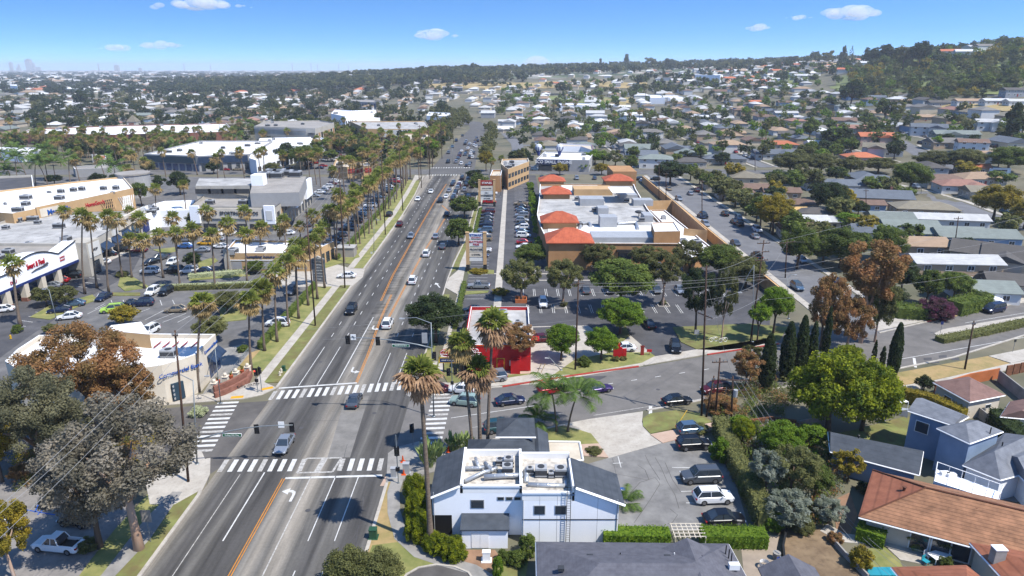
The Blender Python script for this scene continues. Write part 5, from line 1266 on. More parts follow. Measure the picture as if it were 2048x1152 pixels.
# -- plaza with tiled towers
def plaza():
 h=6.0
 pts=[G(1097,486,h),G(1362,487,h),G(1326,450,h),G(1296,418,h),G(1272,378,h),G(1268,368,h),G(1080,368,h),G(1078,400,h),G(1074,428,h),G(1080,452,h)]
 t=flat_block('plaza_building','wide tan shopping plaza with five orange tiled corner towers and patchy white roof',[p.xy[:] for p in pts],h,'tan_wall_dark','dirty_roof','trim_white',.7,seed=3)
 c=t.location;p0,p1=pts[0].xy,pts[1].xy
 def tower(px,py,hw,zt,rise=2.2,dp=1.):
  q=G(px,py,zt);w_=hw*(q.y*CP+(HC-zt)*SP)/F;k=MB().box(-w_,w_,-w_*dp,w_*dp,-.3,zt).build('tower_wall',m0_['tan_wall_dark'],t,(q.x-c.x,q.y-c.y,0))
  b=MB();hip(b,-w_,w_,-w_*dp,w_*dp,zt,rise,.7,.25);b.build('tower_roof',m0_['orange_tile'],t,(q.x-c.x,q.y-c.y,0))
 tower(1137.5,478,42,7.3,2.9,.8);tower(1118,440,33,7.2,2.5,.8);tower(1112,385,26,7,2.2,.8);tower(1103.5,360,23,7,2.,.8);tower(1235,359,26,7.2,2.1,.8)
 # white raised patches, boxes and screens on the roof
 def rbox(x0,x1,y0,y1,z0,z1,m,nm):
  a,b_=G(x0,y1,z0),G(x1,y1,z0);d=G(x0,y0,z0)
  MB().box(a.x-c.x,b_.x-c.x,a.y-c.y,d.y-c.y,z0,z1).build(nm,m0_[m],t)
 zr=h-.69
 rbox(1100,1330,452,478,zr,zr+.12,'white_roof','white_roof_patch');rbox(1080,1150,428,445,zr,zr+.1,'white_roof','white_roof_patch')
 rbox(1128,1205,372,386,zr,zr+.3,'white_roof','white_roof_patch');rbox(1185,1350,472,485,zr,zr+1.4,'hvac','roof_screen')
 rbox(1160,1208,405,412,zr,zr+2.4,'hvac','roof_screen');rbox(1200,1234,449,456,zr,zr+3.2,'hvac','roof_screen');rbox(1196,1217,424,430,zr,zr+2.2,'hvac','roof_screen')
 rbox(1267,1306,407,412,zr,zr+2.,'hvac','roof_screen');rbox(1288,1306,436,444,zr,zr+2.,'hvac','roof_screen');rbox(1240,1275,392,399,zr,zr+1.6,'hvac','roof_screen')
 rbox(1316,1340,468,474,zr,zr+1.8,'hvac_dark','roof_screen')
 rbox(1148,1225,383,391,zr,h+1.6,'tan_wall','raised_wall');rbox(1224,1271,373,387,-.2,h+3.,'tan_wall_dark','rear_block');rbox(1225,1270,374,386,h+3.,h+3.06,'white_roof','rear_block_roof')
 for px,py,a,b_ in ((1155,398,2,1.5),(1190,420,2,1.6),(1278,402,2.4,1.6),(1240,386,2.5,1.4),(1255,386,2,1.4),(1160,450,1.6,1.4),(1283,440,1.6,1.4),(1253,402,1.8,1.2)):
  q=G(px,py,zr+.5);hvac_on(t,q.x-c.x,q.y-c.y,zr+.12,a,b_,1.3)
 q=G(1278,425,zr+1.5);dsh=MB().cyl(0,0,-1.5,-.3,.12,6);dsh.ball((0,0,.2),1.4,10,.35);dsh.build('satellite_dish',m0_['hvac_dark'],t,(q.x-c.x,q.y-c.y,zr+1.5))
 duct=MB();P_=[(*(G(px,py,zr+.4)-c).xy,zr+.4) for px,py in ((1235,448),(1272,446),(1276,458))];duct.tube(P_,.5,8);P_=[(*(G(px,py,zr+.4)-c).xy,zr+.4) for px,py in ((1160,456),(1162,448),(1178,446),(1182,452))];duct.tube(P_,.5,8);duct.build('duct',m0_['duct'],t)
 # front
 wall_text(t,'4121',p0,p1,5.9,4.9,1.5,'trim_white',.1)
 on_wall(t,p0,p1,18.5,22,.2,3.8,'glass','entrance',.06);on_wall(t,p0,p1,18,26,3.9,4.3,'steel_dark','canopy',.9)
 on_wall(t,p0,p1,0,35,5.55,5.75,'steel_dark','cornice',.1)
 a,b_=pts[8].xy,pts[0].xy
 for k in range(6):on_wall(t,b_,pts[9].xy,1+k*2.2,2.6+k*2.2,.3,3.4,'glass','shop_window',.05)
plaza()
# service annex with white top, yard walls, perimeter wall
a=[G(1309,463,9),G(1361,462,9),G(1349,443,9),G(1303,445,9)]
flat_block('service_block','square tan service block with white flat roof beside the plaza yard wall',[p.xy[:] for p in a],9.,'tan_wall_dark','white_roof','trim_white',.3)
a=[G(1370,520,3.5),G(1430,500,3.5),G(1330,420,3.5),G(1300,420,3.5),G(1362,480,3.5)]
flat_block('loading_annex','low white roofed loading annex between plaza roof and yard wall',[p.xy[:] for p in a],3.5,'tan_wall_dark','white_roof','trim_white',.4,units=6,seed=8)
wall_thing('yard_wall','tan block wall around the service yard of the plaza',[G(1366,478,2),G(1412,482,2),G(1344,418,2),G(1292,420,2)],5.2,'block_wall',.35)
wall_thing('perimeter_wall','long straight tan block wall between plaza and residential street',[(60.5,146),(60.5,200),(60.3,260),(60.2,313)],3.,'block_wall',.4)
# pylon signs
def pylon(x0,x1,Y,h,label,panels,rz=0):
 t=thing('pylon_sign',label,'sign',((x0+x1)/2,Y,0),rz);w_=(x1-x0)/2
 for s_ in (-1,1):
  MB().box(s_*w_-.42,s_*w_+.42,-.42,.42,1.9,h).box(s_*w_-.48,s_*w_+.48,-.48,.48,h,h+.2).build('post',m0_['tan_wall'],t);MB().box(s_*w_-.46,s_*w_+.46,-.46,.46,-.2,1.9).build('post_base',m0_['steel_dark'],t)
 for z0,z1,m,txts in panels:
  p=MB().box(-w_+.45,w_-.45,-.28,.28,z0,z1).build('panel',m0_[m],t)
  for tx,cm,size,zz in txts:lettering(tx,(0,-.31,zz),size,(math.pi/2,0,0),m0_[cm],p)
pylon(-11.1,-6.7,169.2,10.2,'tall two-post plaza sign with white name panels, the nearer one, beside the sidewalk',
 [(8.6,10.1,'sign_white',[('PETSMART','blue_text',.82,9.6),('GROOMING','red_text',.45,8.95)]),(6.7,8.3,'sign_white',[('MATTRESS','red_text',.75,7.85),('FIRM','red_text',.75,7.15)]),
 (5.3,6.4,'cream_wall',[('FRONTIER','dark_text',.7,5.85)]),(3.9,5.1,'cream_wall',[('U SWIRL','dark_text',.6,4.5)]),(2.8,3.7,'sign_white',[])])
pylon(-11.9,-6.3,256,10.0,'distant two-post plaza sign with red top panel above white panels',
 [(8.0,9.9,'red_dull',[('STAPLES','trim_white',1.,8.95)]),(6.1,7.8,'cream_wall',[('DOLLAR TREE','dark_text',.55,6.9)]),(4.6,5.9,'sign_white',[('PIER 1','dark_text',.6,5.2)]),(3.8,4.4,'sign_grey',[('VITAMINS','dark_text',.4,4.1)]),(2.6,3.6,'sign_white',[('COOKIES','dark_text',.6,3.1)])])
p=G(640,567);t=thing('directory_sign','grey shopping center directory sign with white store names beside the driveway','sign',p,-.1)
MB().box(-1.75,1.75,-.3,.3,-.1,.5).build('plinth',m0_['beige_wall'],t);pn=MB().box(-1.6,1.6,-.2,.2,.5,6.2).build('board',m0_['sign_grey'],t)
MB().add([(-1.7,-.25,6.2),(1.7,-.25,6.2),(1.7,.25,6.2),(-1.7,.25,6.2),(0,-.25,7.0),(0,.25,7.0)],[(0,1,4),(2,3,5),(1,2,5,4),(3,0,4,5),(3,2,1,0)]).build('top',m0_['beige_wall'],t)
for k,(tx,sz_) in enumerate((('SMART & FINAL',.34),('MARSHALLS',.34),('BIG 5',.34),('DOLLAR TREE',.3),('SHOE WAREHOUSE',.28),('BEAUTY SUPPLY',.28),('FITNESS',.28))):
 z=5.5-k*.72;s_=MB().box(-1.4,1.4,-.24,-.2,z-.27,z+.27).build('name_panel',m0_['sign_grey' if k else 'steel_dark'],pn);lettering(tx,(0,-.26,z),sz_,(math.pi/2,0,0),m0_['sign_white'],s_)
# -- bank
def bank():
 h=6.6
 pts=[G(10,722,h),G(27,733,h),G(120,745,h),G(240,742,h),G(323,730,h),G(362,719,h),G(390,709,h),G(406,692,h),G(431,668,h),G(299,667,h),G(78,670,h),G(35,698,h)]
 t=flat_block('bank_building','cream bank with white flat roof, blue lettering and dark lattice panel at the corner',[p.xy[:] for p in pts],h,'cream_wall','white_roof','trim_white',.8)
 c=t.location
 def rb(px,py,sx,sy,z0,z1,m,nm):q=G(px,py,z1);MB().box(-sx/2,sx/2,-sy/2,sy/2,z0,z1).build(nm,m0_[m],t,(q.x-c.x,q.y-c.y,0))
 a=[G(213,660,8.4),G(299,668,8.4),G(282,643,8.4),G(222,650,8.4)]
 w_=MB().prism([(p.x-c.x,p.y-c.y) for p in a],h-1,8.3).build('raised_block',m0_['tan_wall'],t);MB().prism([(p.x-c.x,p.y-c.y) for p in a],8.3,8.36).build('raised_roof',m0_['white_roof'],w_)
 for px in (314,332,350,368,388):q=G(px,684,h);MB().box(-.08,.08,-1.3,1.3,0,.12).build('roof_pipe',m0_['red_dull'],t,(q.x-c.x,q.y-c.y,h-.5))
 q=G(337,704,h);hvac_on(t,q.x-c.x,q.y-c.y,h-.79,2.2,1.5,1.3);q=G(48,722,h);hvac_on(t,q.x-c.x,q.y-c.y,h-.79,1.4,1.2,1.)
 b=MB();
 for x in (0,1.5):b.tube([(-1.5+x,-1,0),(-.5+x,1,.5)],.1,4);b.tube([(-1,0,.3),(1.5,.4,.3)],.1,4)
 q=G(38,712,h);b.build('roof_pipe',m0_['duct'],t,(q.x-c.x,q.y-c.y,h-.7))
 p0,p1=pts[4].xy,pts[6].xy
 wall_text(t,'Commercial Bank',p0,p1,2.6,4.85,.95,'blue_text',.35,1.0)
 q=p0.lerp(p1,.0)
 on_wall(t,p0,pts[5].xy,.8,2.6,.3,3.1,'awning_teal','lattice_panel',.4)
 for i in range(3):
  for j in range(4):
   d=(p1-p0).normalized();nn=Vector((d.y,-d.x));s_=p0+d*(1.05+i*.6)+nn*.46
   MB().tube([(s_.x-c.x,s_.y-c.y,.65+j*.7),(s_.x+nn.x*.03-c.x,s_.y+nn.y*.03-c.y,.65+j*.7)],.22,8).build('lattice_ring',m0_['grey_wall'],t)
 p0,p1=pts[7].xy,pts[8].xy;L=(p1-p0).length
 wall_text(t,'Commercial Bank',p0,p1,L*.5,5.3,.75,'blue_text',.1)
 for k in range(3):
  u=1.0+k*L/3.3;on_wall(t,p0,p1,u,u+L/4,.3,3.4,'glass_blue','window',.06);awning(t,p0,p1,u-.2,u+L/4+.2,3.3,4.4,1.3,'awning_blue')
bank()
# planter wall with stone caps and pots at the bank corner
t=thing('planter_wall','curved brick planter wall with stone ball caps at the bank corner','wall',(-46,103,0));pts=[G(430,797),G(450,790),G(475,778),G(497,765),G(503,752)]
MB().prism([(p.x+46,p.y-103) for p in [Vector((*q,0)) for q in strip(pts,.25,-.25)]],-.1,1.0).build('wall',m0_['brick'],t)
wl2=MB().prism([(p.x+46,p.y-103) for p in [Vector((*q,0)) for q in strip([p+Vector((-.6,1.3,0)) for p in pts],.25,-.25)]],-.1,1.5).build('rear_wall',m0_['brick'],t)
for i,(px,py) in enumerate(((431,785),(453,772),(474,763),(497,752))):
 q=G(px,py);k=MB().box(-.42,.42,-.42,.42,0,1.7).box(-.5,.5,-.5,.5,1.7,1.82).build('pier',m0_['cream_wall'],t,(q.x+46,q.y-103,0));MB().ball((0,0,2.1),.32,8).build('ball_cap',m0_['cream_wall'],k)
lettering('Rolling Hills Plaza',(2.9,-1.35,.5),.5,(math.pi/2,0,.45),m0_['steel_dark'],t)
for i,(px,py,l_) in enumerate(((438,778,'terracotta pot with spiky grass, lowest on the curved brick planter'),(464,768,'terracotta pot with spiky grass, middle of the curved brick planter'),(486,757,'terracotta pot with spiky grass, highest on the curved brick planter'))):
 q=G(px,py);t=thing('plant_pot',l_,'plant pot',(q.x,q.y,.9));MB().cyl(0,0,0,.7,.25,10,.38).build('pot',m0_['terracotta'],t)
 b=MB();rn=random.Random(i)
 for k in range(26):a=rn.uniform(0,6.28);r=rn.uniform(.1,.5);b.add([(-.04,0,.65),(.04,0,.65),(math.cos(a)*r,math.sin(a)*r,rn.uniform(1.1,1.7))],[(0,1,2)])
 b.build('grass_leaves',m0_['leaf_yellow'],t)
# handrails of the bank path
for i,(a,b_,l_) in enumerate((((449,765),(500,705),'steel handrail along the lower side of the bank path'),((478,728),(499,704),'steel handrail near the bank path top bend'))):
 p,q=G(*a),G(*b_);b=MB();b.tube([p+Vector((0,0,1)),q+Vector((0,0,1))],.035,4);b.tube([p+Vector((0,0,.6)),q+Vector((0,0,.6))],.025,4)
 for k in range(9):r=p.lerp(q,k/8);b.tube([r,r+Vector((0,0,1))],.03,4)
 tag(b.build('handrail',m0_['steel']),l_,'railing')
slab('bank_path',PX((405,790),(436,800),(452,765),(500,706),(482,690),(440,700),(425,730),(420,765)),-.2,.09,m0_['concrete_grey'])
slab('planting_bed',PX((452,765),(500,706),(520,700),(535,720),(505,752),(470,775)),-.2,.07,m0_['lawn_dry'])
# -- big supermarket with red lettering
def supermarket():
 P0,P1=G(-60,642),G(165,541);d=(P1-P0).normalized();n_=Vector((-d.y,d.x,0));L=(P1-P0).length;h=7.2
 t=flat_block('supermarket','white arched supermarket front with red lettering and blue-lined arcade',[P0.xy[:],P1.xy[:],(P1+n_*48).xy[:],(P0+n_*48).xy[:]],h,'beige_wall','gravel_roof','beige_wall',.8)
 c=t.location;p0,p1=P0.xy,P1.xy;q0=P0-n_*3.2;U=lambda px,py:0
 # arched parapet front carried on pillars
 us=[0];top=[]
 uA=L-29;uB=L-12;uC=L-5.2
 prof=[(0,7.6),(uA,7.6)]+[(uA+(uB-uA)*k/16,7.6+2.3*math.sin(math.pi*k/16)**.9) for k in range(1,16)]+[(uB,7.7),(uC,9.2),(uC,9.25)]
 m_=len(prof);b=MB()
 def W3(u,z,o):q=q0+d*u-n_*o;return (q.x-c.x,q.y-c.y,z)
 front=[W3(u,z,0) for u,z in prof]+[W3(uC,3.9,0),W3(0,3.9,0)];back=[W3(u,z,-3.2) for u,z in prof]+[W3(uC,3.9,-3.2),W3(0,3.9,-3.2)]
 k=len(front);b.add(front+back,[tuple(range(k-1,-1,-1)),tuple(range(k,2*k))]+[(i,(i+1)%k,k+(i+1)%k,k+i) for i in range(k)])
 b.build('front',m0_['white_wall'],t)
 tp=MB().tube([W3(u,z+.06,.1) for u,z in prof],.16,4);tp.build('cornice',m0_['steel_dark'],t)
 a0=(q0).xy;a1=(q0+d*L).xy
 on_wall(t,a0,a1,0,uC,3.9,4.5,'blue_panel','blue_band',.05)
 u=2.
 while u<uC-2:
  pp=W3(u,0,-.6);MB().box(-.65,.65,-.65,.65,-.1,3.95).build('pillar',m0_['cream_wall'],t,(pp[0],pp[1],0),math.atan2(d.y,d.x));MB().box(-.72,.72,-.72,.72,-.1,.9).build('pillar_base',m0_['brick'],t,(pp[0],pp[1],0),math.atan2(d.y,d.x));u+=5.6
 on_wall(t,p0,p1,0,L-5,.1,3.6,'glass_blue','shop_window',.06)
 wall_text(t,'Smart & Final',a0,a1,17.3,7.4,1.75,'red_text',.12,.62)
 s=MB();s.tube([W3(15.5,5.9,.12),W3(17,6.2,.12),W3(19.5,6.3,.12),W3(21,6.6,.12)],[.08,.16,.2,.3],5);s.build('emblem',m0_['dark_text'],t)
 wall_text(t,'EXPRESS',a0,a1,26.2,6.6,.6,'red_text',.12,.8);wall_text(t,'MARKET',a0,a1,26.2,5.9,.6,'red_text',.12,.8);wall_text(t,'DELI',a0,a1,9.7,5.4,1.,'red_text',.12)
 # corner tower with white poster
 tw=MB();
 q=W3(L-2.4,0,-.2);MB().box(-2.8,2.8,-2.8,2.8,-.1,8.7).build('tower',m0_['beige_wall'],t,(q[0],q[1],0),math.atan2(d.y,d.x))
 on_wall(t,(q0-n_*2.62).xy,(q0-n_*2.62+d*L).xy,L-4.7,L-.1,4.6,8.2,'sign_white','poster',.1);on_wall(t,(q0-n_*2.62).xy,(q0-n_*2.62+d*L).xy,L-3.6,L-1.2,.1,3.6,'glass','entrance',.05)
 wall_text(t,'SHOP',(q0-n_*2.62).xy,(q0-n_*2.62+d*L).xy,L-2.4,6.4,.9,'dark_text',.2)
 for k in range(7):
  hvac_on(t,*( (P0+d*(L-14-k*2.4)+n_*10-c).xy ),h-.79,2.,2.4,1.5,0,True)
 hvac_on(t,*((P0+d*(L-8)+n_*12-c).xy),h-.79,2,2,1.4)
supermarket()
def strip_shops():
 P1,P2=G(170,540),G(300,458);d=(P2-P1).normalized();n_=Vector((-d.y,d.x,0));L=(P2-P1).length;h=6.2
 t=flat_block('strip_mall','beige strip of shops with dark blue awnings north of the supermarket',[P1.xy[:],P2.xy[:],(P2+n_*36).xy[:],(P1+n_*42).xy[:]],h,'beige_wall','dirty_roof','steel_dark',.8,units=14,seed=5)
 c=t.location;p0,p1=P1.xy,P2.xy
 u=3.
 while u<L-9:
  on_wall(t,p0,p1,u,u+5.2,.2,3.,'glass','shop_window',.06);awning(t,p0,p1,u-.3,u+5.5,2.7,4.2,1.8,'awning_blue' if u<L*.55 else 'awning_teal');
  on_wall(t,p0,p1,u-1.2,u-.5,.1,4.4,'cream_wall','pillar',.5);u+=7.4
 on_wall(t,p0,p1,L*.5,L*.86,5.,8.2,'cream_wall','raised_front',.6);q=(P1-n_*.62)
 wall_text(t,'SHOE WAREHOUSE',(P1-n_*.6).xy,(P2-n_*.6).xy,L*.68,6.9,1.1,'dark_text',.08)
 on_wall(t,p0,p1,L*.5-4.5,L*.5-1.2,4.4,7.4,'sign_white','poster',.5);on_wall(t,p0,p1,L*.86+.5,L*.86+3.8,4.6,8.,'sign_white','poster',.5)
 on_wall(t,p0,p1,L-6,L-.3,.2,3.9,'blue_panel','blue_front',.8)
strip_shops()
def marshalls():
 h=8.5;A,B=G(25,427,h),G(266,376,h);C,D=G(246,353,h),G(-60,388,h)
 t=flat_block('department_store','large tan department store with bright white roof and lattice wall panels',[p.xy[:] for p in (A,B,C,G(160,362,h),D,G(-60,420,h))],h,'tan_wall','white_roof','cream_wall',.6)
 c=t.location;p0,p1=A.xy,B.xy;L=(p1-p0).length
 on_wall(t,p0,p1,L*.16,L*.38,3.6,8.9,'tan_wall','raised_sign',.5);on_wall(t,p0,p1,L*.18,L*.33,5.6,8.2,'cream_wall','sign_board',.56)
 wall_text(t,'Marshalls',p0,p1,L*.32,6.6,2.3,'blue_text',.7);on_wall(t,p0,p1,L*.17,L*.40,2.6,4.1,'awning_blue','awning',1.4)
 wall_text(t,'HomeGoods',p0,p1,L*.63,6.,1.9,'red_text',.1,.8);wall_text(t,'BEAUTY SUPPLY',p0,p1,L*.08,5.6,.9,'dark_text',.1)
 for u0 in (.71,.88):
  f=on_wall(t,p0,p1,L*u0,L*(u0+.075),1.6,6.3,'steel_dark' if u0<.8 else 'cream_wall','lattice_panel',.1);b=MB();d=(p1-p0).normalized();nn=Vector((d.y,-d.x));W_=L*.075
  for k in range(-3,4):
   for s_ in (-1,1):
    a0,a1=(L*(u0+.0375)+k*W_/4-W_*.25*s_,1.7),(L*(u0+.0375)+k*W_/4+W_*.25*s_,6.2)
    if a0[0]<L*u0-1 or a0[0]>L*(u0+.075)+1:continue
    q,r=p0+d*a0[0]+nn*.15,p0+d*a1[0]+nn*.15;b.tube([(q.x-c.x,q.y-c.y,a0[1]),(r.x-c.x,r.y-c.y,a1[1])],.14,4)
  b.build('lattice',m0_['trim_white' if u0>.8 else 'tan_wall'],t)
 for px,py,a_,b_ in ((52,395,5,3),(52,408,3,3),(36,420,5,2),(119,396,4,3),(122,383,3,2),(147,380,3,2),(164,378,3,2),(207,377,3,2),(232,376,3,2),(10,406,1,1),(98,383,2,1),(225,384,2,1)):
  q=G(px,py,h);hvac_on(t,q.x-c.x,q.y-c.y,h-.59,a_*.62,b_*.7,1.5 if a_>2 else .8)
marshalls()
q=G(273,392);t=thing('round_tower','grey round tower block behind the white-roofed department store','building',q);MB().cyl(0,0,-.3,9.,6.2,24).build('wall',m0_['grey_wall'],t);MB().cyl(0,0,9,9.6,6.5,24).build('rim',m0_['gravel_roof'],t)
h=8;flat_block('warehouse','plain beige block with dark solar roof at the left edge',[G(x,y,h).xy[:] for x,y in ((-80,384),(68,378),(64,350),(-80,356))],h,'beige_wall','asphalt_dark','trim_white',.8)
h=5.;flat_block('retail_block','low cream roofed block behind the round bush left of the strip mall',[G(x,y,h).xy[:] for x,y in ((-60,492),(70,492),(80,472),(-60,470))],h,'beige_wall','cream_roof','cream_wall',.8,units=3)
def big5():
 h=8.6;A,B,C,D=G(378,413,h),G(551,414.5,h),G(622,361,h),G(440,366,h)
 t=flat_block('sporting_goods_store','long grey-white sporting goods store with grey roof and white columns',[p.xy[:] for p in (A,B,C,D)],h,'beige_wall','gravel_roof','steel_dark',1.)
 c=t.location;p0,p1=A.xy,B.xy;L=(p1-p0).length
 on_wall(t,p0,p1,L*.15,L*.85,4.9,8.1,'cream_wall','sign_band',.3);wall_text(t,'BIG 5  SPORTING GOODS',p0,p1,L*.5,6.6,1.5,'dark_text',.4,.95)
 on_wall(t,p0,p1,L*.87,L*.99,3.4,9.2,'white_wall','corner_panel',.8);on_wall(t,p0,p1,L*.895,L*.965,4.6,7.6,'sign_white','poster',.9);on_wall(t,p0,p1,L*.01,L*.12,3.4,8.9,'white_wall','corner_panel',.8)
 for k in range(4):on_wall(t,p0,p1,L*(.14+k*.18),L*(.14+k*.18)+L*.15,.2,3.2,'hvac_dark','shop_window',.06)
 p0,p1=B.xy,C.xy;L=(p1-p0).length;n=11
 for k in range(n):
  u=L*(k+.5)/n;on_wall(t,p0,p1,u-L/n*.3,u+L/n*.3,.2,3.8,'glass','shop_window',.05);on_wall(t,p0,p1,u-L/n*.3,u+L/n*.3,5.3,6.8,'tan_wall' if k%2 else 'hvac_dark','upper_panel',.08)
 on_wall(t,p0,p1,L*.42,L*.6,3.8,10.2,'white_wall','raised_front',1.);on_wall(t,p0,p1,L*.74,L*.94,3.8,10.2,'white_wall','raised_front',1.)
 h2=12.;P_=[]
 for pp,wm in ((((391,372),(500,371),(510,357),(398,357)),'beige_wall'),(((500,387),(598,385),(612,353),(508,353)),'grey_wall')):
  P_=[G(x,y,h2) for x,y in pp];MB().prism([(p.x-c.x,p.y-c.y) for p in P_],h-1,h2).build('upper_wall',m0_[wm],t);MB().prism([(p.x-c.x,p.y-c.y) for p in P_],h2,h2+.05).build('upper_roof',m0_['dirty_roof' if wm[0]=='b' else 'gravel_roof'],t)
 for px,py in ((545,350),(560,350),(575,352),(592,354),(530,356),(555,356)):q=G(px,py,h2);hvac_on(t,q.x-c.x,q.y-c.y,h2+.05,4,3,2.2)
 q=G(517,352,h2+3);MB().box(-2,2,-2,2,h2,h2+3.6).build('penthouse',m0_['white_wall'],t,(q.x-c.x,q.y-c.y,0))
 for k in range(4):
  q=G(405+k*26,372,12);MB().box(-2.6,2.6,-.25,.1,9.4,11).build('upper_window',m0_['hvac_dark'],t,(q.x-c.x,q.y-c.y,0))
 for px,py in ((420,403),(486,403),(300,0))[:2]:q=G(px,py,h);hvac_on(t,q.x-c.x,q.y-c.y,h-.99,2.6,1.8,1.6)
big5()
h=5.6;t=flat_block('strip_mall','low white shop wing linking the strip to the sporting goods store',[G(x,y,h).xy[:] for x,y in ((282,430),(318,421),(381,420),(390,400),(330,402),(290,412))],h,'white_wall','white_roof','trim_white',.7,units=3)
def small_shop():
 h=4.9;A,B,C,D=G(447,506,h),G(618,506,h),G(668,482,h),G(470,479,h)
 t=flat_block('restaurant','small tan restaurant with white flat roof behind the white flower hedge',[p.xy[:] for p in (A,B,C,D)],h,'tan_wall','white_roof','trim_white',.6,units=3,seed=2)
 c=t.location;p0,p1=A.xy,B.xy;L=(p1-p0).length
 wall_text(t,'dumpling house',p0,p1,L*.42,3.9,1.05,'navy',.08,1.15)
 for k in range(5):on_wall(t,p0,p1,L*(.06+k*.19),L*(.06+k*.19)+3.,.6,2.6,'grey_wall','panel',.05)
 on_wall(t,p0,p1,0,L,2.9,3.1,'trim_white','cornice',.12)
 for u0 in (0,.75):on_wall(t,p0,p1,L*u0,L*(u0+.07),.1,5.6,'beige_wall','corner_pier',.3)
 p0,p1=B.xy,C.xy;L=(p1-p0).length
 for k in range(5):on_wall(t,p0,p1,L*(k+.15)/5,L*(k+.85)/5,.2,3.,'glass','shop_window',.05)
 p0,p1=D.xy,A.xy;L=(p1-p0).length;awning(t,p0,p1,.5,L-.5,2.2,3.6,1.6,'awning_blue')
small_shop()
q=G(694,512);t=thing('utility_shed','small grey utility shed by the palm row and sidewalk','shed',q);MB().box(-2.4,2.4,-1.8,1.8,-.1,2.7).build('wall',m0_['gravel_roof'],t);MB().box(-2.6,2.6,-2,2,2.7,2.85).build('roof',m0_['dirty_roof'],t)
# -- blocks further away: outline pixels at roof height
def blk(name,label,pix,h,wm,rm,cap='trim_white',units=0,fr=None,par=.7,cat='building',seed=1):
 P_=[GT(x,y,h) for x,y in pix];P_=[p.xy[:] for p in P_]
 t=flat_block(name,label,P_,h,wm,rm,cap,par,units=units,seed=seed,cat=cat,base=-4)
 if fr:
  i,n,m,z0,z1,w_=fr;p0,p1=Vector(P_[i]),Vector(P_[(i+1)%len(P_)]);L=(p1-p0).length
  for k in range(n):on_wall(t,p0,p1,L*(k+.5-w_/2)/n,L*(k+.5+w_/2)/n,z0,z1,m,'shop_window',.2)
 return t,P_
t,P_=blk('shopping_mall_wing','long white roofed mall wing with slate blue shop fronts left of centre',((288,309),(396,313),(500,309),(545,282),(400,282)),8,'grey_wall','white_roof','hvac',8,(0,8,'glass_blue',.3,3.6,.7))
for i,m_ in ((0,'awning_teal'),(1,'awning_blue')):p0,p1=Vector(P_[i]),Vector(P_[i+1]);on_wall(t,p0,p1,0,(p1-p0).length*.95,4.2,7.4,m_,'fascia',.6);
p0,p1=Vector(P_[1]),Vector(P_[2]);[on_wall(t,p0,p1,(p1-p0).length*k/6+1,(p1-p0).length*(k+.7)/6,.3,3.6,'glass','shop_window',.1) for k in range(6)]
blk('shopping_mall_wing','white flat-roofed mall building beside the big beige box',((498,316),(512,322),(600,296),(660,282),(640,274),(520,277)),7.5,'white_wall','white_roof','trim_white',6,(1,10,'hvac_dark',.3,4.,.6))
t,P_=blk('department_store','big beige windowless box store with dark glazed corner',((508,253),(630,257),(668,245),(640,241),(530,243)),13,'beige_wall','gravel_roof','hvac',4)
p0,p1=Vector(P_[0]),Vector(P_[1]);L=(p1-p0).length;on_wall(t,p0,p1,L*.88,L*.99,.5,10,'glass','glazed_corner',.4);on_wall(t,p0,p1,0,L*.86,11,12.2,'grey_wall','cornice',.3)
p0,p1=Vector(P_[1]),Vector(P_[2]);L=(p1-p0).length
for k in range(8):on_wall(t,p0,p1,L*(k+.2)/8,L*(k+.75)/8,2,9.5,'tan_wall_dark' if k%2 else 'glass','bay',.2)
blk('strip_mall','very long white roofed strip mall with red brick front at far left',((44,268),(230,270),(470,263),(452,247),(250,251),(60,258)),7,'brick','white_roof','trim_white',8)
q=GT(270,262);t=thing('pyramid_tower','stone tower with pointed pyramid roof on the far left strip mall','tower',q);t.scale=(.42,.42,.62);MB().box(-9,9,-9,9,-2,12).build('wall',m0_['beige_wall'],t);b=MB();hip(b,-9,9,-9,9,12,9,.8);b.build('roof',roofm('olive'),t);MB().box(-5,5,-9.2,-9,2,11).build('brick_panel',m0_['brick'],t)
t,P_=blk('strip_mall','wide tan strip mall behind the full parking lot, left of the avenue',((735,258),(862,259),(850,242),(700,243)),9,'tan_wall','dirty_roof','cream_wall',5,(0,8,'hvac_dark',.3,3.,.6))
p0,p1=Vector(P_[0]),Vector(P_[1]);on_wall(t,p0,p1,8,32,3.4,8.4,'sign_white','sign_board',.6)
blk('shop_building','tan stucco shop block with blue glass band near the avenue',((800,281),(862,283),(858,268),(806,267)),9,'tan_wall','cream_roof','cream_wall',2,(0,3,'glass_blue',4,6.5,.6))
blk('shop_building','low grey roofed shop between palms left of the avenue',((716,297),(810,291),(800,284),(722,289)),5,'beige_wall','gravel_roof')
blk('office_building','white stepped office block with tan corner in the left distance',((662,227),(690,233),(706,231),(703,221),(670,219)),11,'white_wall','white_roof','trim_white',2,(1,4,'hvac_dark',2,7,.5))
blk('office_building','white office block cut by a brown tree in the left distance',((690,238),(760,236),(752,220),(700,222)),8,'white_wall','white_roof','tan_wall',2)
blk('office_building','wide white one-storey block just left of the avenue bend',((853,231),(902,233),(900,226),(858,224)),8,'white_wall','white_roof','trim_white',2,(0,4,'hvac_dark',1,4,.5))
blk('office_building','long grey and blue office row in the left distance',((700,203),(752,205),(748,199),(703,198)),9,'grey_wall','gravel_roof','hvac',0,(0,9,'glass_blue',2,7,.6))
blk('office_building','low white flat block with many bays beyond the pines, upper left',((118,177),(175,180),(170,174),(122,173)),9,'cream_wall','white_roof')
blk('office_building','tall white slab block in the far left distance',((20,171),(34,172),(34,169),(20,169)),16,'white_wall','white_roof')
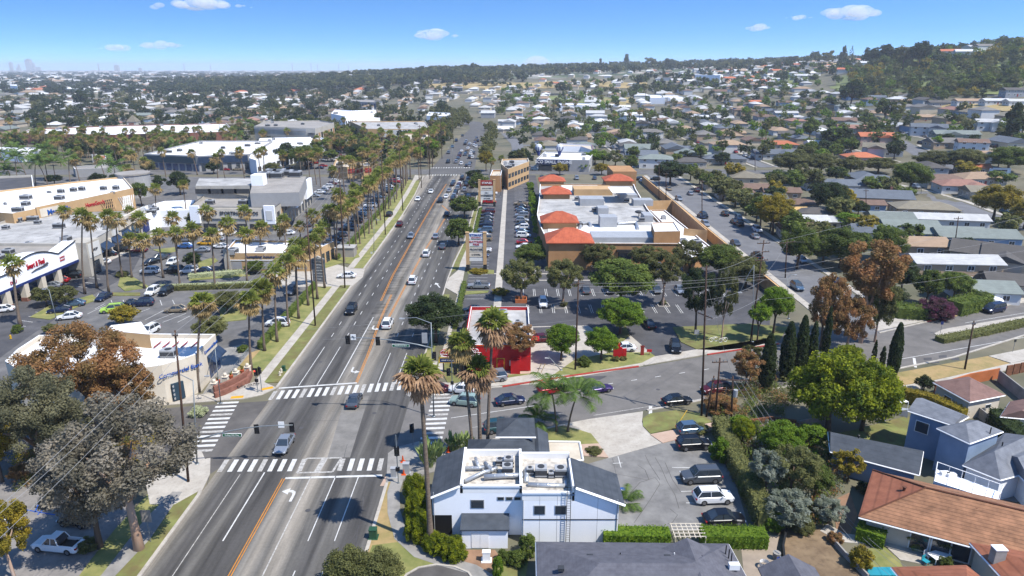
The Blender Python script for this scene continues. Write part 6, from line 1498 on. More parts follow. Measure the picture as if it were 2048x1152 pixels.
blk('restaurant','tan restaurant with dark red awning front amid the palms',((666,333),(694,334),(744,332),(735,318),(672,318)),6,'tan_wall','cream_roof','tan_wall',2,(1,3,'red_dull',3,5,.8))
blk('fuel_canopy','flat grey fuel canopy between dark trees left of centre',((150,340),(236,337),(226,330),(145,333)),4,'grey_wall','gravel_roof')
t,P_=blk('kiosk','small orange tile roofed kiosk beside the blue and white sign board',((198,316),(212,317),(212,311),(199,311)),5.5,'cream_wall','orange_tile')
q=GT(192,327);t=thing('sign_board','tall blue and white sign board beside the orange roofed kiosk','sign',q);t.scale=(.45,.45,.45);MB().box(-3.2,3.2,-.5,.5,0,10.5).build('board',m0_['sign_white'],t);MB().box(-1.6,1.6,-.6,-.5,6,8.4).build('blue_panel',m0_['blue_panel'],t)
h=5;blk('retail_block','white low roof under the palms at the left edge, farther than the beige block',((0,300),(40,304),(88,302),(85,297),(0,295)),6,'white_wall','white_roof')
# right of the avenue
t,P_=blk('office_building','two-storey tan office with dark window bands beside the avenue palms',((1016,339),(1058,324),(1056,318),(1004,320),(1002,330)),9,'tan_wall','dirty_roof','cream_wall',4)
p0,p1=Vector(P_[0]),Vector(P_[1]);L=(p1-p0).length
for z in (1.2,4.9):[on_wall(t,p0,p1,L*(k+.12)/7,L*(k+.88)/7,z,z+1.9,'glass','window',.05) for k in range(7)]
blk('office_building','dark brown windowless block behind the two palm trees by the red-topped plaza sign',((980,351),(1002,352),(1004,341),(985,340)),7,'tan_wall_dark','cream_roof')
t,P_=blk('tyre_shop','blue and white shop with two balloon signs on its flat roof',((1073,318),(1178,322),(1188,306),(1090,304)),6,'grey_wall','white_roof','trim_white',4)
p0,p1=Vector(P_[0]),Vector(P_[1]);L=(p1-p0).length;on_wall(t,p0,p1,0,L*.62,3.4,5.8,'navy','sign_band',.3);wall_text(t,'SCO SMALL ENGINE',p0,p1,L*.33,4.6,2.2,'trim_white',.4,.95)
for k in range(2):on_wall(t,p0,p1,L*(.04+k*.33),L*(.3+k*.33),.2,3.1,'hvac_dark','shop_front',.06)
for px,l_ in ((1077,'blue and white hot air balloon sign on shop roof, left one'),(1119,'blue and white hot air balloon sign on shop roof, right one')):
 q=GT(px,312,6);t=thing('balloon_sign',l_,'balloon',(q.x,q.y,6));t.scale=(.7,.7,.7);e=MB();e.ball((0,0,6.2),2.7,12,1.05);e.build('envelope',mat('balloon_white',S(226,232,240),.6),t,smooth=True)
 g_=MB()
 for k in range(8):
  a=k*.785;g_.tube([(math.cos(a)*2.72*math.sin(s_),math.sin(a)*2.72*math.sin(s_),6.2-2.8*math.cos(s_)) for s_ in (.1,.5,.9,1.3,1.8)],.28 ,4)
 g_.build('blue_gores',m0_['blue_panel'],t);MB().cyl(0,0,.2,3.6,.8,8,1.6).build('basket_skirt',m0_['blue_panel'],t)
blk('commercial_building','white block with orange-red roof strips behind the balloon shop',((1117,293),(1162,294),(1186,302),(1184,291),(1120,287)),6,'white_wall','cream_roof','red_dull')
# -- utility poles and wires
UP={}
def up(key,*a,**k):UP[key]=util_pole(*a,**k);return UP[key]
gl='utility poles along the avenue'
up('a',380,985,350,661,'brown wooden pole in front of the bank, nearest on the left kerb',armrot=0,wide=.7)
up('b',631,655,612,418,'tall brown pole on the lawn opposite the red restaurant',wide=.6)
up('c',690,578,678,330,'tall brown pole beside the driveway apron with the white car',wide=.6)
up('d',771,473,762,300,'tall brown pole beside the kerb, between driveway and second crossing',wide=.6)
up('e',806,426,797,270,'fourth tall pole up the left kerb, behind the long palm row',wide=.6)
for i,(px,py,ty) in enumerate(((843,379,250),(860,360,245),(884,318,235),(907,288,225),(620,640,600))[:4]):
 util_pole(px,py,px-4,ty,('tall pole nearest the left end of the second crosswalk','tall pole just past the second crossing on the left','thin distant pole on the left side of the far avenue','thinnest distant pole near the avenue bend')[i],wide=1.6)
up('f',1150,752,1157,560,'dark pole with grey conduit on the red kerb before the round green trees',transformer=False,wide=2.2,armrot=20)
up('g',1403,836,1413,530,'tallest wooden pole standing between lawn and cross street',wide=2.8,armrot=-60,arms=1,arm_drop=7.5)
up('h',1500,690,1528,480,'dark leaning pole on the lawn with a cluster of crossarms',arms=3,wide=2.6,armrot=10)
up('i',1430,840,1440,716,'short wooden pole with crossarm left of the transformer pole',wide=2.4,armrot=5)
up('j',1412,840,1428,752,'shortest plain grey pole between two taller poles',wide=.5)
up('k',1461,850,1466,752,'wooden pole carrying a grey transformer above the cypress hedge',wide=4.2,armrot=-3,transformer=True,arms=2)
up('l',1928,745,1948,642,'leaning brown pole on the dry verge at the right',wide=.6)
up('m',1570,560,1574,480,'pole with crossarm and wires beside the rust-coloured tree',wide=5.,armrot=20)
up('n',1908,500,1917,433,'pole among grey-green roofs at the right',wide=3.,armrot=10)
for i,(px,py,ty) in enumerate(((1318,412,322),(1332,411,345),(1404,448,360),(1732,432,378),(1618,378,336),(1510,345,300))):
 util_pole(px,py,px,ty,('left of two dark poles behind the plaza wall','right of two dark poles behind the plaza wall','dark pole in the residential street lane beside parked cars','pole beside the blue-grey gabled house','pole in front of the low grey-roofed houses','thin pole over brown roofs at the right')[i],wide=1.8)
util_pole(1258,1+330,1257,302,'thin white flagpole-like pole by the street beyond the plaza',r=.1,wide=.3,metal=True)
def ptop(k,dz=0.,dx=0.):o=UP[k];return Vector((o.location.x+o['tx']+dx,o.location.y,o.location.z+o['top']+dz))
near=Vector((-38,30,19))
for i,dz in enumerate((-.2,-1.8,-3.)):
 for (p,q,l_) in (((near if i<2 else near+Vector((0,0,-2))),ptop('a',dz),'from the bottom edge to the pole before the bank'),(ptop('a',dz),ptop('b',dz),'from the bank pole to the lawn pole'),(ptop('b',dz),ptop('c',dz),'from the lawn pole to the driveway pole'),(ptop('c',dz),ptop('d',dz),'from the driveway pole northward'),(ptop('d',dz),ptop('e',dz),'along the palm row, farthest span')):
  wire(p,q,1.0,.02,('top','middle','lowest')[i]+' cable '+l_)
for i,(a,ya,b_,yb_,l_) in enumerate((
 ((1158,566),106,(1528,548),118,'upper cable from the kerb pole to the dark leaning pole'),((1158,573),106,(1528,552),118,'second cable from the kerb pole to the dark leaning pole'),((1158,586),106,(1528,558),118,'third cable from the kerb pole to the dark leaning pole'),
 ((560,662),130,(1158,600),106,'cable crossing the avenue toward the kerb pole, upper'),((610,680),124,(1150,640),106,'cable crossing the avenue toward the kerb pole, lower'),
 ((1528,490),118,(2060,350),190,'highest cable running to the upper right edge'),((1528,545),118,(2060,430),150,'cable from the leaning pole to the right edge above grey roofs'),((1528,552),118,(2060,470),140,'second cable from the leaning pole to the right edge'),((1528,560),118,(2060,500),130,'third cable from the leaning pole to the right edge'),((1528,600),118,(2060,530),125,'lowest cable from the leaning pole to the right edge'),
 ((1413,545),92,(1528,500),118,'cable linking the tallest pole to the leaning pole, upper'),((1413,600),92,(1528,560),118,'cable linking the tallest pole to the leaning pole, lower'),((1413,640),92,(1528,590),118,'slack cable between tallest pole and leaning pole'),
 ((1466,758),92,(1640,1000),70,'left cable down to the lower right from the transformer pole'),((1478,758),92,(1665,1010),70,'middle cable down to the lower right from the transformer pole'),((1488,757),92,(1700,1040),66,'right cable down to the lower right from the transformer pole'),
 ((1640,1000),70,(1790,1160),54,'cable over the dirt yard, left'),((1665,1010),70,(1830,1160),54,'cable over the dirt yard, middle'),((1700,1040),66,(1860,1160),54,'cable over the dirt yard, right'),
 ((1574,484),165,(2060,470),200,'thin cable from the street pole toward the right edge'),((1528,552),118,(1574,484),165,'short cable between leaning pole and street pole'),((1413,560),92,(1466,756),92,'steep cable from tallest pole to transformer pole'))):
 wire(at_px(a[0],a[1],ya),at_px(b_[0],b_[1],yb_),.6,.02,l_)
for a,b_,Y,l_ in (((1072,752),(1082,728),104,'left yellow guy guard by the restaurant corner'),((1080,750),(1090,728),104,'middle yellow guy guard by the restaurant corner'),((1350,858),(1374,820),90,'yellow guy guard on the green lawn oval')):
 tag(MB().tube([G(*a),at_px(b_[0],b_[1],Y)],.05,5).build('guy_guard',m0_['yellow_paint']),l_,'guy wire')
# -- street lamps and traffic signals
def street_lamp(px,py,tx,ty,hx,hy,label,r=.11,name='street_lamp'):
 p=GT(px,py);h=ZAT(p.y,ty)-p.z;x=XAT(p.y,p.z+h,tx)-p.x;t=thing(name,label,'street lamp',p)
 MB().tube([(0,0,0),(x,0,h)],[r,r*.6],8).cyl(0,0,0,.15,.3,8).build('pole',m0_['steel'],t,smooth=True)
 e=at_px(hx,hy,p.y)-p;MB().tube([(x,0,h-.1),(x+(e.x-x)*.5,0,h+(e.z-h)*.5+.45),(e.x,0,e.z+.05)],[.06,.05,.04],6).build('arm',m0_['steel'],t)
 MB().box(-.38,.38,-.16,.16,-.08,.06).build('lamp_head',m0_['hvac'],t,tuple(e));return t,p,h,x
def signal_head(par,loc,rz=0.,back=True,lit=None):
 k=MB().box(-.2,.2,-.16,.1,-.55,.55).build('signal_head',m0_['black'],par,loc,rz);
 MB().box(-.32,.32,.1,.13,-.68,.68).build('backplate',m0_['black'],k)
 b=MB();
 for i,z in enumerate((.36,0,-.36)):b.tube([(0,-.17,z),(0,-.32,z)],.14,8)
 b.build('visors',m0_['steel_dark'],k)
 if lit is not None:
  m=bpy.data.materials.get('lit_red') or bpy.data.materials.new('lit_red');m.use_nodes=True;p=m.node_tree.nodes['Principled BSDF'];p.inputs['Base Color'].default_value=(.6,.02,.01,1);p.inputs['Emission Color'].default_value=(1,.05,.03,1);p.inputs['Emission Strength'].default_value=2.
  MB().tube([(0,-.30,.36),(0,-.34,.36)],.12,10).build('red_light',m,k)
 return k
def mast(t,p,ax,az,ex,ez,Y,base,n_,facing,sign=None,arrowsign=None):
 a=Vector((ax-p.x,0,az-p.z));e=Vector((ex-p.x,0,ez-p.z));pts=[]
 for i in range(7):
  u=i/6;q=a.lerp(e,u);q.z=a.z+(e.z-a.z)*(1-(1-u)**2.2);pts.append(q)
 MB().tube(pts,[.11-.06*i/6 for i in range(7)],8).build('mast_arm',m0_['steel'],t,smooth=True)
 def on(u):
  i=min(5,int(u*6));return pts[i].lerp(pts[i+1],u*6-i)
 for u in n_:q=on(u);signal_head(t,(q.x,-.15*facing,q.z-.35),0 if facing>0 else math.pi)
 if sign:
  u,txt=sign;q=on(u);s_=MB().box(-1.25,1.25,-.04,.04,-.85,-.4).build('street_name_sign',m0_['trim_white'],t,(q.x,0,q.z));MB().box(-1.2,1.2,-.05,.05,-.81,-.44).build('sign_face',m0_['green_sign'],s_)
  lettering(txt,(0,-.06,-.63),.28,(math.pi/2,0,0),m0_['trim_white'],s_,depth=.005,stretch=.95);MB().tube([(-.7,0,-.4),(-.7,0,0)],.02,4).tube([(.7,0,-.4),(.7,0,.05)],.02,4).build('hangers',m0_['steel'],s_)
 if arrowsign:
  q=on(arrowsign);s_=MB().box(-.38,.38,-.03,.03,-.35,.5).build('turn_sign',m0_['trim_white'],t,(q.x,0,q.z))
  if facing>0:MB().tube([(.1,-.04,-.2),(.1,-.04,.15),(-.12,-.04,.2)],.045,4).add([(-.25,-.05,.2),(-.08,-.05,.34),(-.08,-.05,.06)],[(0,1,2)]).build('arrow_mark',m0_['black'],s_)
t,p,h,x=street_lamp(868,840,862,645,804,637,'grey signal mast with street lamp on the far right corner of the crossing')
mast(t,p,XAT(p.y,9.4,865),ZAT(p.y,696),XAT(p.y,12,690),ZAT(p.y,675),p.y,0,(.965,.62),1,(.36,'Hawthorne Blvd'),.9)
MB().box(-.4,.4,-.08,-.02,0,1.6).build('route_sign',m0_['hvac'],t,(-.9,0,ZAT(p.y,686)));signal_head(t,(.35,-.1,ZAT(p.y,712)),0)
p2=(x*.5,0,0)
t,p,h,x=street_lamp(398,952,386,760,340,752,'grey signal mast with street lamp at the near left corner under the grey tree')
mast(t,p,XAT(p.y,5.5,392),ZAT(p.y,880),XAT(p.y,7,584),ZAT(p.y,850),p.y,0,(.985,.62),-1,(.36,'Rolling Hills Way'),.88)
t,p,h,x=street_lamp(442,810,430,697,414,752,'slim grey pole with a low lamp arm on the bank corner pavement',.09)
def sig_pole(px,py,ty,label,heads,ped=False):
 q=G(px,py);h=ZAT(q.y,ty);t=thing('signal_pole',label,'traffic light',q);MB().cyl(0,0,0,h,.07,8).cyl(0,0,0,.2,.16,8).build('post',m0_['steel'],t)
 for (dx,z,rz_,lit) in heads:signal_head(t,(dx,-.05,z),rz_,lit=lit)
 if ped:MB().box(-.25,.25,-.15,.15,1.9,2.4).build('pedestrian_signal',m0_['black'],t)
sig_pole(516,785,742,'short signal pole with red light on the bank corner, left of the pair',[(0,3.6,0,True)],True)
sig_pole(524,784,740,'short signal pole with head turned sideways, right of the bank corner pair',[(0,3.8,1.57,None)])
sig_pole(797,968,870,'signal pole with large black head on the near right corner',[(0,4.7,0,None)],True)
sig_pole(826,890,852,'leaning dark signal pole behind the near right corner',[(0,2.6,.6,None)])
sig_pole(905,790,715,'signal pole with two black heads in front of the red restaurant',[(-.5,4.,.3,None),(.5,4.1,-.3,None)],True)
for a in ((1504,690,1508,530,1480,585,'slim grey lamp behind the leaning pole on the lawn'),(1577,640,1575,555,1590,550,'grey lamp between the lawn trees and rust tree'),(942,505,940,436,960,430,'lamp'),(1122,757,1100,716,1094,716,'small bent lamp by the restaurant corner kerb'),
  (1842,388,1846,350,1856,352,'grey street lamp beside the residential road, upper right'),(748,508,748,440,756,440,'thin street lamp on the avenue verge beyond the driveway'),(640,0,0,0,0,0,''),(118,660,98,580,88,578,'black parking lot lamp left of the tall palm')):
 if a[6] and a[6] != 'lamp':street_lamp(*a,r=.08)
for i,(px,py,ty) in enumerate(((1318,0,0),(1001,395,350),(905,330,296),(1344,555,510),(700,470,430))):
 if py:street_lamp(px,py,px,ty,px-8,ty,('','thin lamp beside the parking rows of the plaza','lamp on the right kerb near the second crossing','black double lamp in front of the plaza wall','lamp post within the palm row lot')[i],r=.07)
# -- small street things
def hydrant(px,py,label,m='yellow_paint'):
 q=G(px,py);t=MB().cyl(0,0,0,.6,.14,8).cyl(0,0,0,.08,.22,8).ball((0,0,.62),.15,8).tube([(-.25,0,.42),(.25,0,.42)],.07,6).build('fire_hydrant',m0_[m],None,(q.x,q.y,.12));tag(t,label,'fire hydrant')
hydrant(563,746,'pale yellow fire hydrant by the kerb near the far crosswalk','cream_wall');hydrant(22,678,'bright yellow backflow hydrant at the left edge near the tall palm');hydrant(560,752,'low yellow valve beside the pale fire hydrant','cream_wall')
def utility_box(px,py,sx,sy,h,m,label,name='utility_box'):
 q=G(px,py);t=MB().box(-sx/2,sx/2,-sy/2,sy/2,0,h).box(-sx/2-.04,sx/2+.04,-sy/2-.04,sy/2+.04,h,h+.06).box(-sx/2-.15,sx/2+.15,-sy/2-.15,sy/2+.15,-.1,.06);tag(t.build(name,m0_[m],None,(q.x,q.y,.1)),label,'utility box')
utility_box(747,1076,.8,.7,1.1,'green_box','dark green utility cabinet on the dry verge by the kerb');utility_box(568,742,.5,.5,.8,'green_box','small green cabinet beside the pale fire hydrant')
utility_box(788,955,.7,.5,1.3,'hvac','pale grey controller cabinet at the near right corner');utility_box(813,948,.8,.6,1.5,'hvac','grey controller cabinet next to the red ladder at the corner');utility_box(973,1122,.8,.5,1.1,'trim_white','white electric cabinet beside the clinic dirt bed')
for i,(px,py) in enumerate(((806,925),(808,950),(897,905),(905,785),(1098,640))[:4]):
 q=G(px,py);o=MB().cyl(0,0,0,.9,.18,8,.06).box(-.3,.3,-.3,.3,-.02,.04).build('traffic_cone',m0_['orange_plastic'],None,(q.x,q.y,.13));tag(o,('orange cone beside the palm shadow on the near corner','orange cone at the kerb end by the controller cabinets','orange cone between the bird of paradise plants','orange cone before the restaurant corner')[i],'traffic cone')
def post_sign(px,py,h,w_,hh,m,label,m2=None):
 q=G(px,py);t=thing('street_sign',label,'sign',q);MB().cyl(0,0,0,h,.035,6).build('post',m0_['steel'],t);MB().box(-w_/2,w_/2,-.03,.03,h-hh,h).build('panel',m0_[m],t)
post_sign(302,1085,4.2,1.1,1.5,'gravel_roof','weathered blank sign on a thin post beside the near sidewalk');post_sign(1880,668,2.6,.5,.6,'blue_panel','blue keep-right sign at the median tip','x');post_sign(1790,745,2.6,.4,.5,'steel_dark','thin dark sign post beside the road, left end of dry verge')
post_sign(2025,705,2.6,.4,.5,'steel_dark','thin dark sign post at the driveway pad, right edge');post_sign(1951,625,2.4,.4,.5,'steel_dark','thin sign post left of the parked dark van');post_sign(1392,683,2.4,.9,.9,'hvac','blue and white sign on the lawn by the entrance')
post_sign(744,520,2.3,.5,.5,'sign_white','small sign near the palm row shed')
q=G(1427,684)
for i in range(2):
 b=MB();r=[(math.cos(a)*.42,0,.42+math.sin(a)*.42) for a in [k*math.pi/5 for k in range(11)]];t=thing('bicycle',('white bicycle leaning on the lawn, left one','white bicycle leaning on the lawn, right one')[i],'bicycle',(q.x+i*1.7,q.y-.3*i,.13),.3)
 for dx in (-.55,.55):MB().tube([(x+dx,y,z) for x,y,z in r],.035,4).build('wheel',m0_['trim_white'],t)
 MB().tube([(-.55,0,.42),(-.1,0,.9),(.4,0,.9),(.55,0,.42)],.03,4).tube([(-.1,0,.42),(.4,0,.9)],.03,4).tube([(-.1,0,.42),(-.15,0,1.)],.03,4).build('frame',m0_['trim_white'],t)
q=G(1375,1085)
t=thing('wood_trellis','white wooden pergola lattice lying between the two clipped hedges','pergola',(q.x,q.y,0));b=MB()
for i in range(7):b.box(-1.75+i*.55,-1.67+i*.55,-1.2,1.3,1.5,1.58)
for i in range(5):b.box(-1.85,1.7,-1.1+i*.55,-1.02+i*.55,1.581,1.66)
b.build('lattice',m0_['cream_wall'],t);b=MB()
for sx in (-1.7,1.6):
 for sy in (-1.1,1.1):b.cyl(sx,sy,0,1.5,.05,6)
b.build('post',m0_['cream_wall'],t)
for i,(px,py) in enumerate(((1528,1135),(1545,1140),(1560,1130),(1552,1118))):
 q=G(px,py);t=thing('scrap_item',('white ring drum among yard clutter','small metal rack in the yard clutter','blue tub in the yard clutter','pale bucket behind the blue tub')[i],'yard item',q,i*.7)
 if i==0:MB().tube([(0,0,.25),(0,0,.7)],.5,12,False).build('drum',m0_['trim_white'],t)
 else:MB().cyl(0,0,0,.55+.1*i,.35,9,.42).build('tub',m0_[('','steel','blue_panel','gravel_roof')[i]],t);MB().box(-.3,.3,-.05,.05,.5,.9).build('handle',m0_['steel'],t)
p=G(1515,872);t=thing('playhouse','small green playhouse with brown pitched roof behind the yellow shrub','playhouse',p,.4);MB().box(-.7,.7,-.7,.7,0,1.2).build('wall',m0_['pool'],t);b=MB();gable(b,-.7,.7,-.7,.7,1.2,.5,.15,.06);b.build('roof',m0_['bark'],t);MB().tube([(-1.,0,0),(-1.9,0,1.5)],.2,5).build('slide',m0_['orange_plastic'],t)
wall_thing('wood_fence','dark brown fence behind the playhouse under the lime tree',[G(1492,862),G(1540,855),G(1590,862)],1.8,'wood_fence',cat='fence')
wall_thing('block_wall','pale wall beneath the lime tree crown',[G(1592,862),G(1650,850)],1.6,'grey_block')
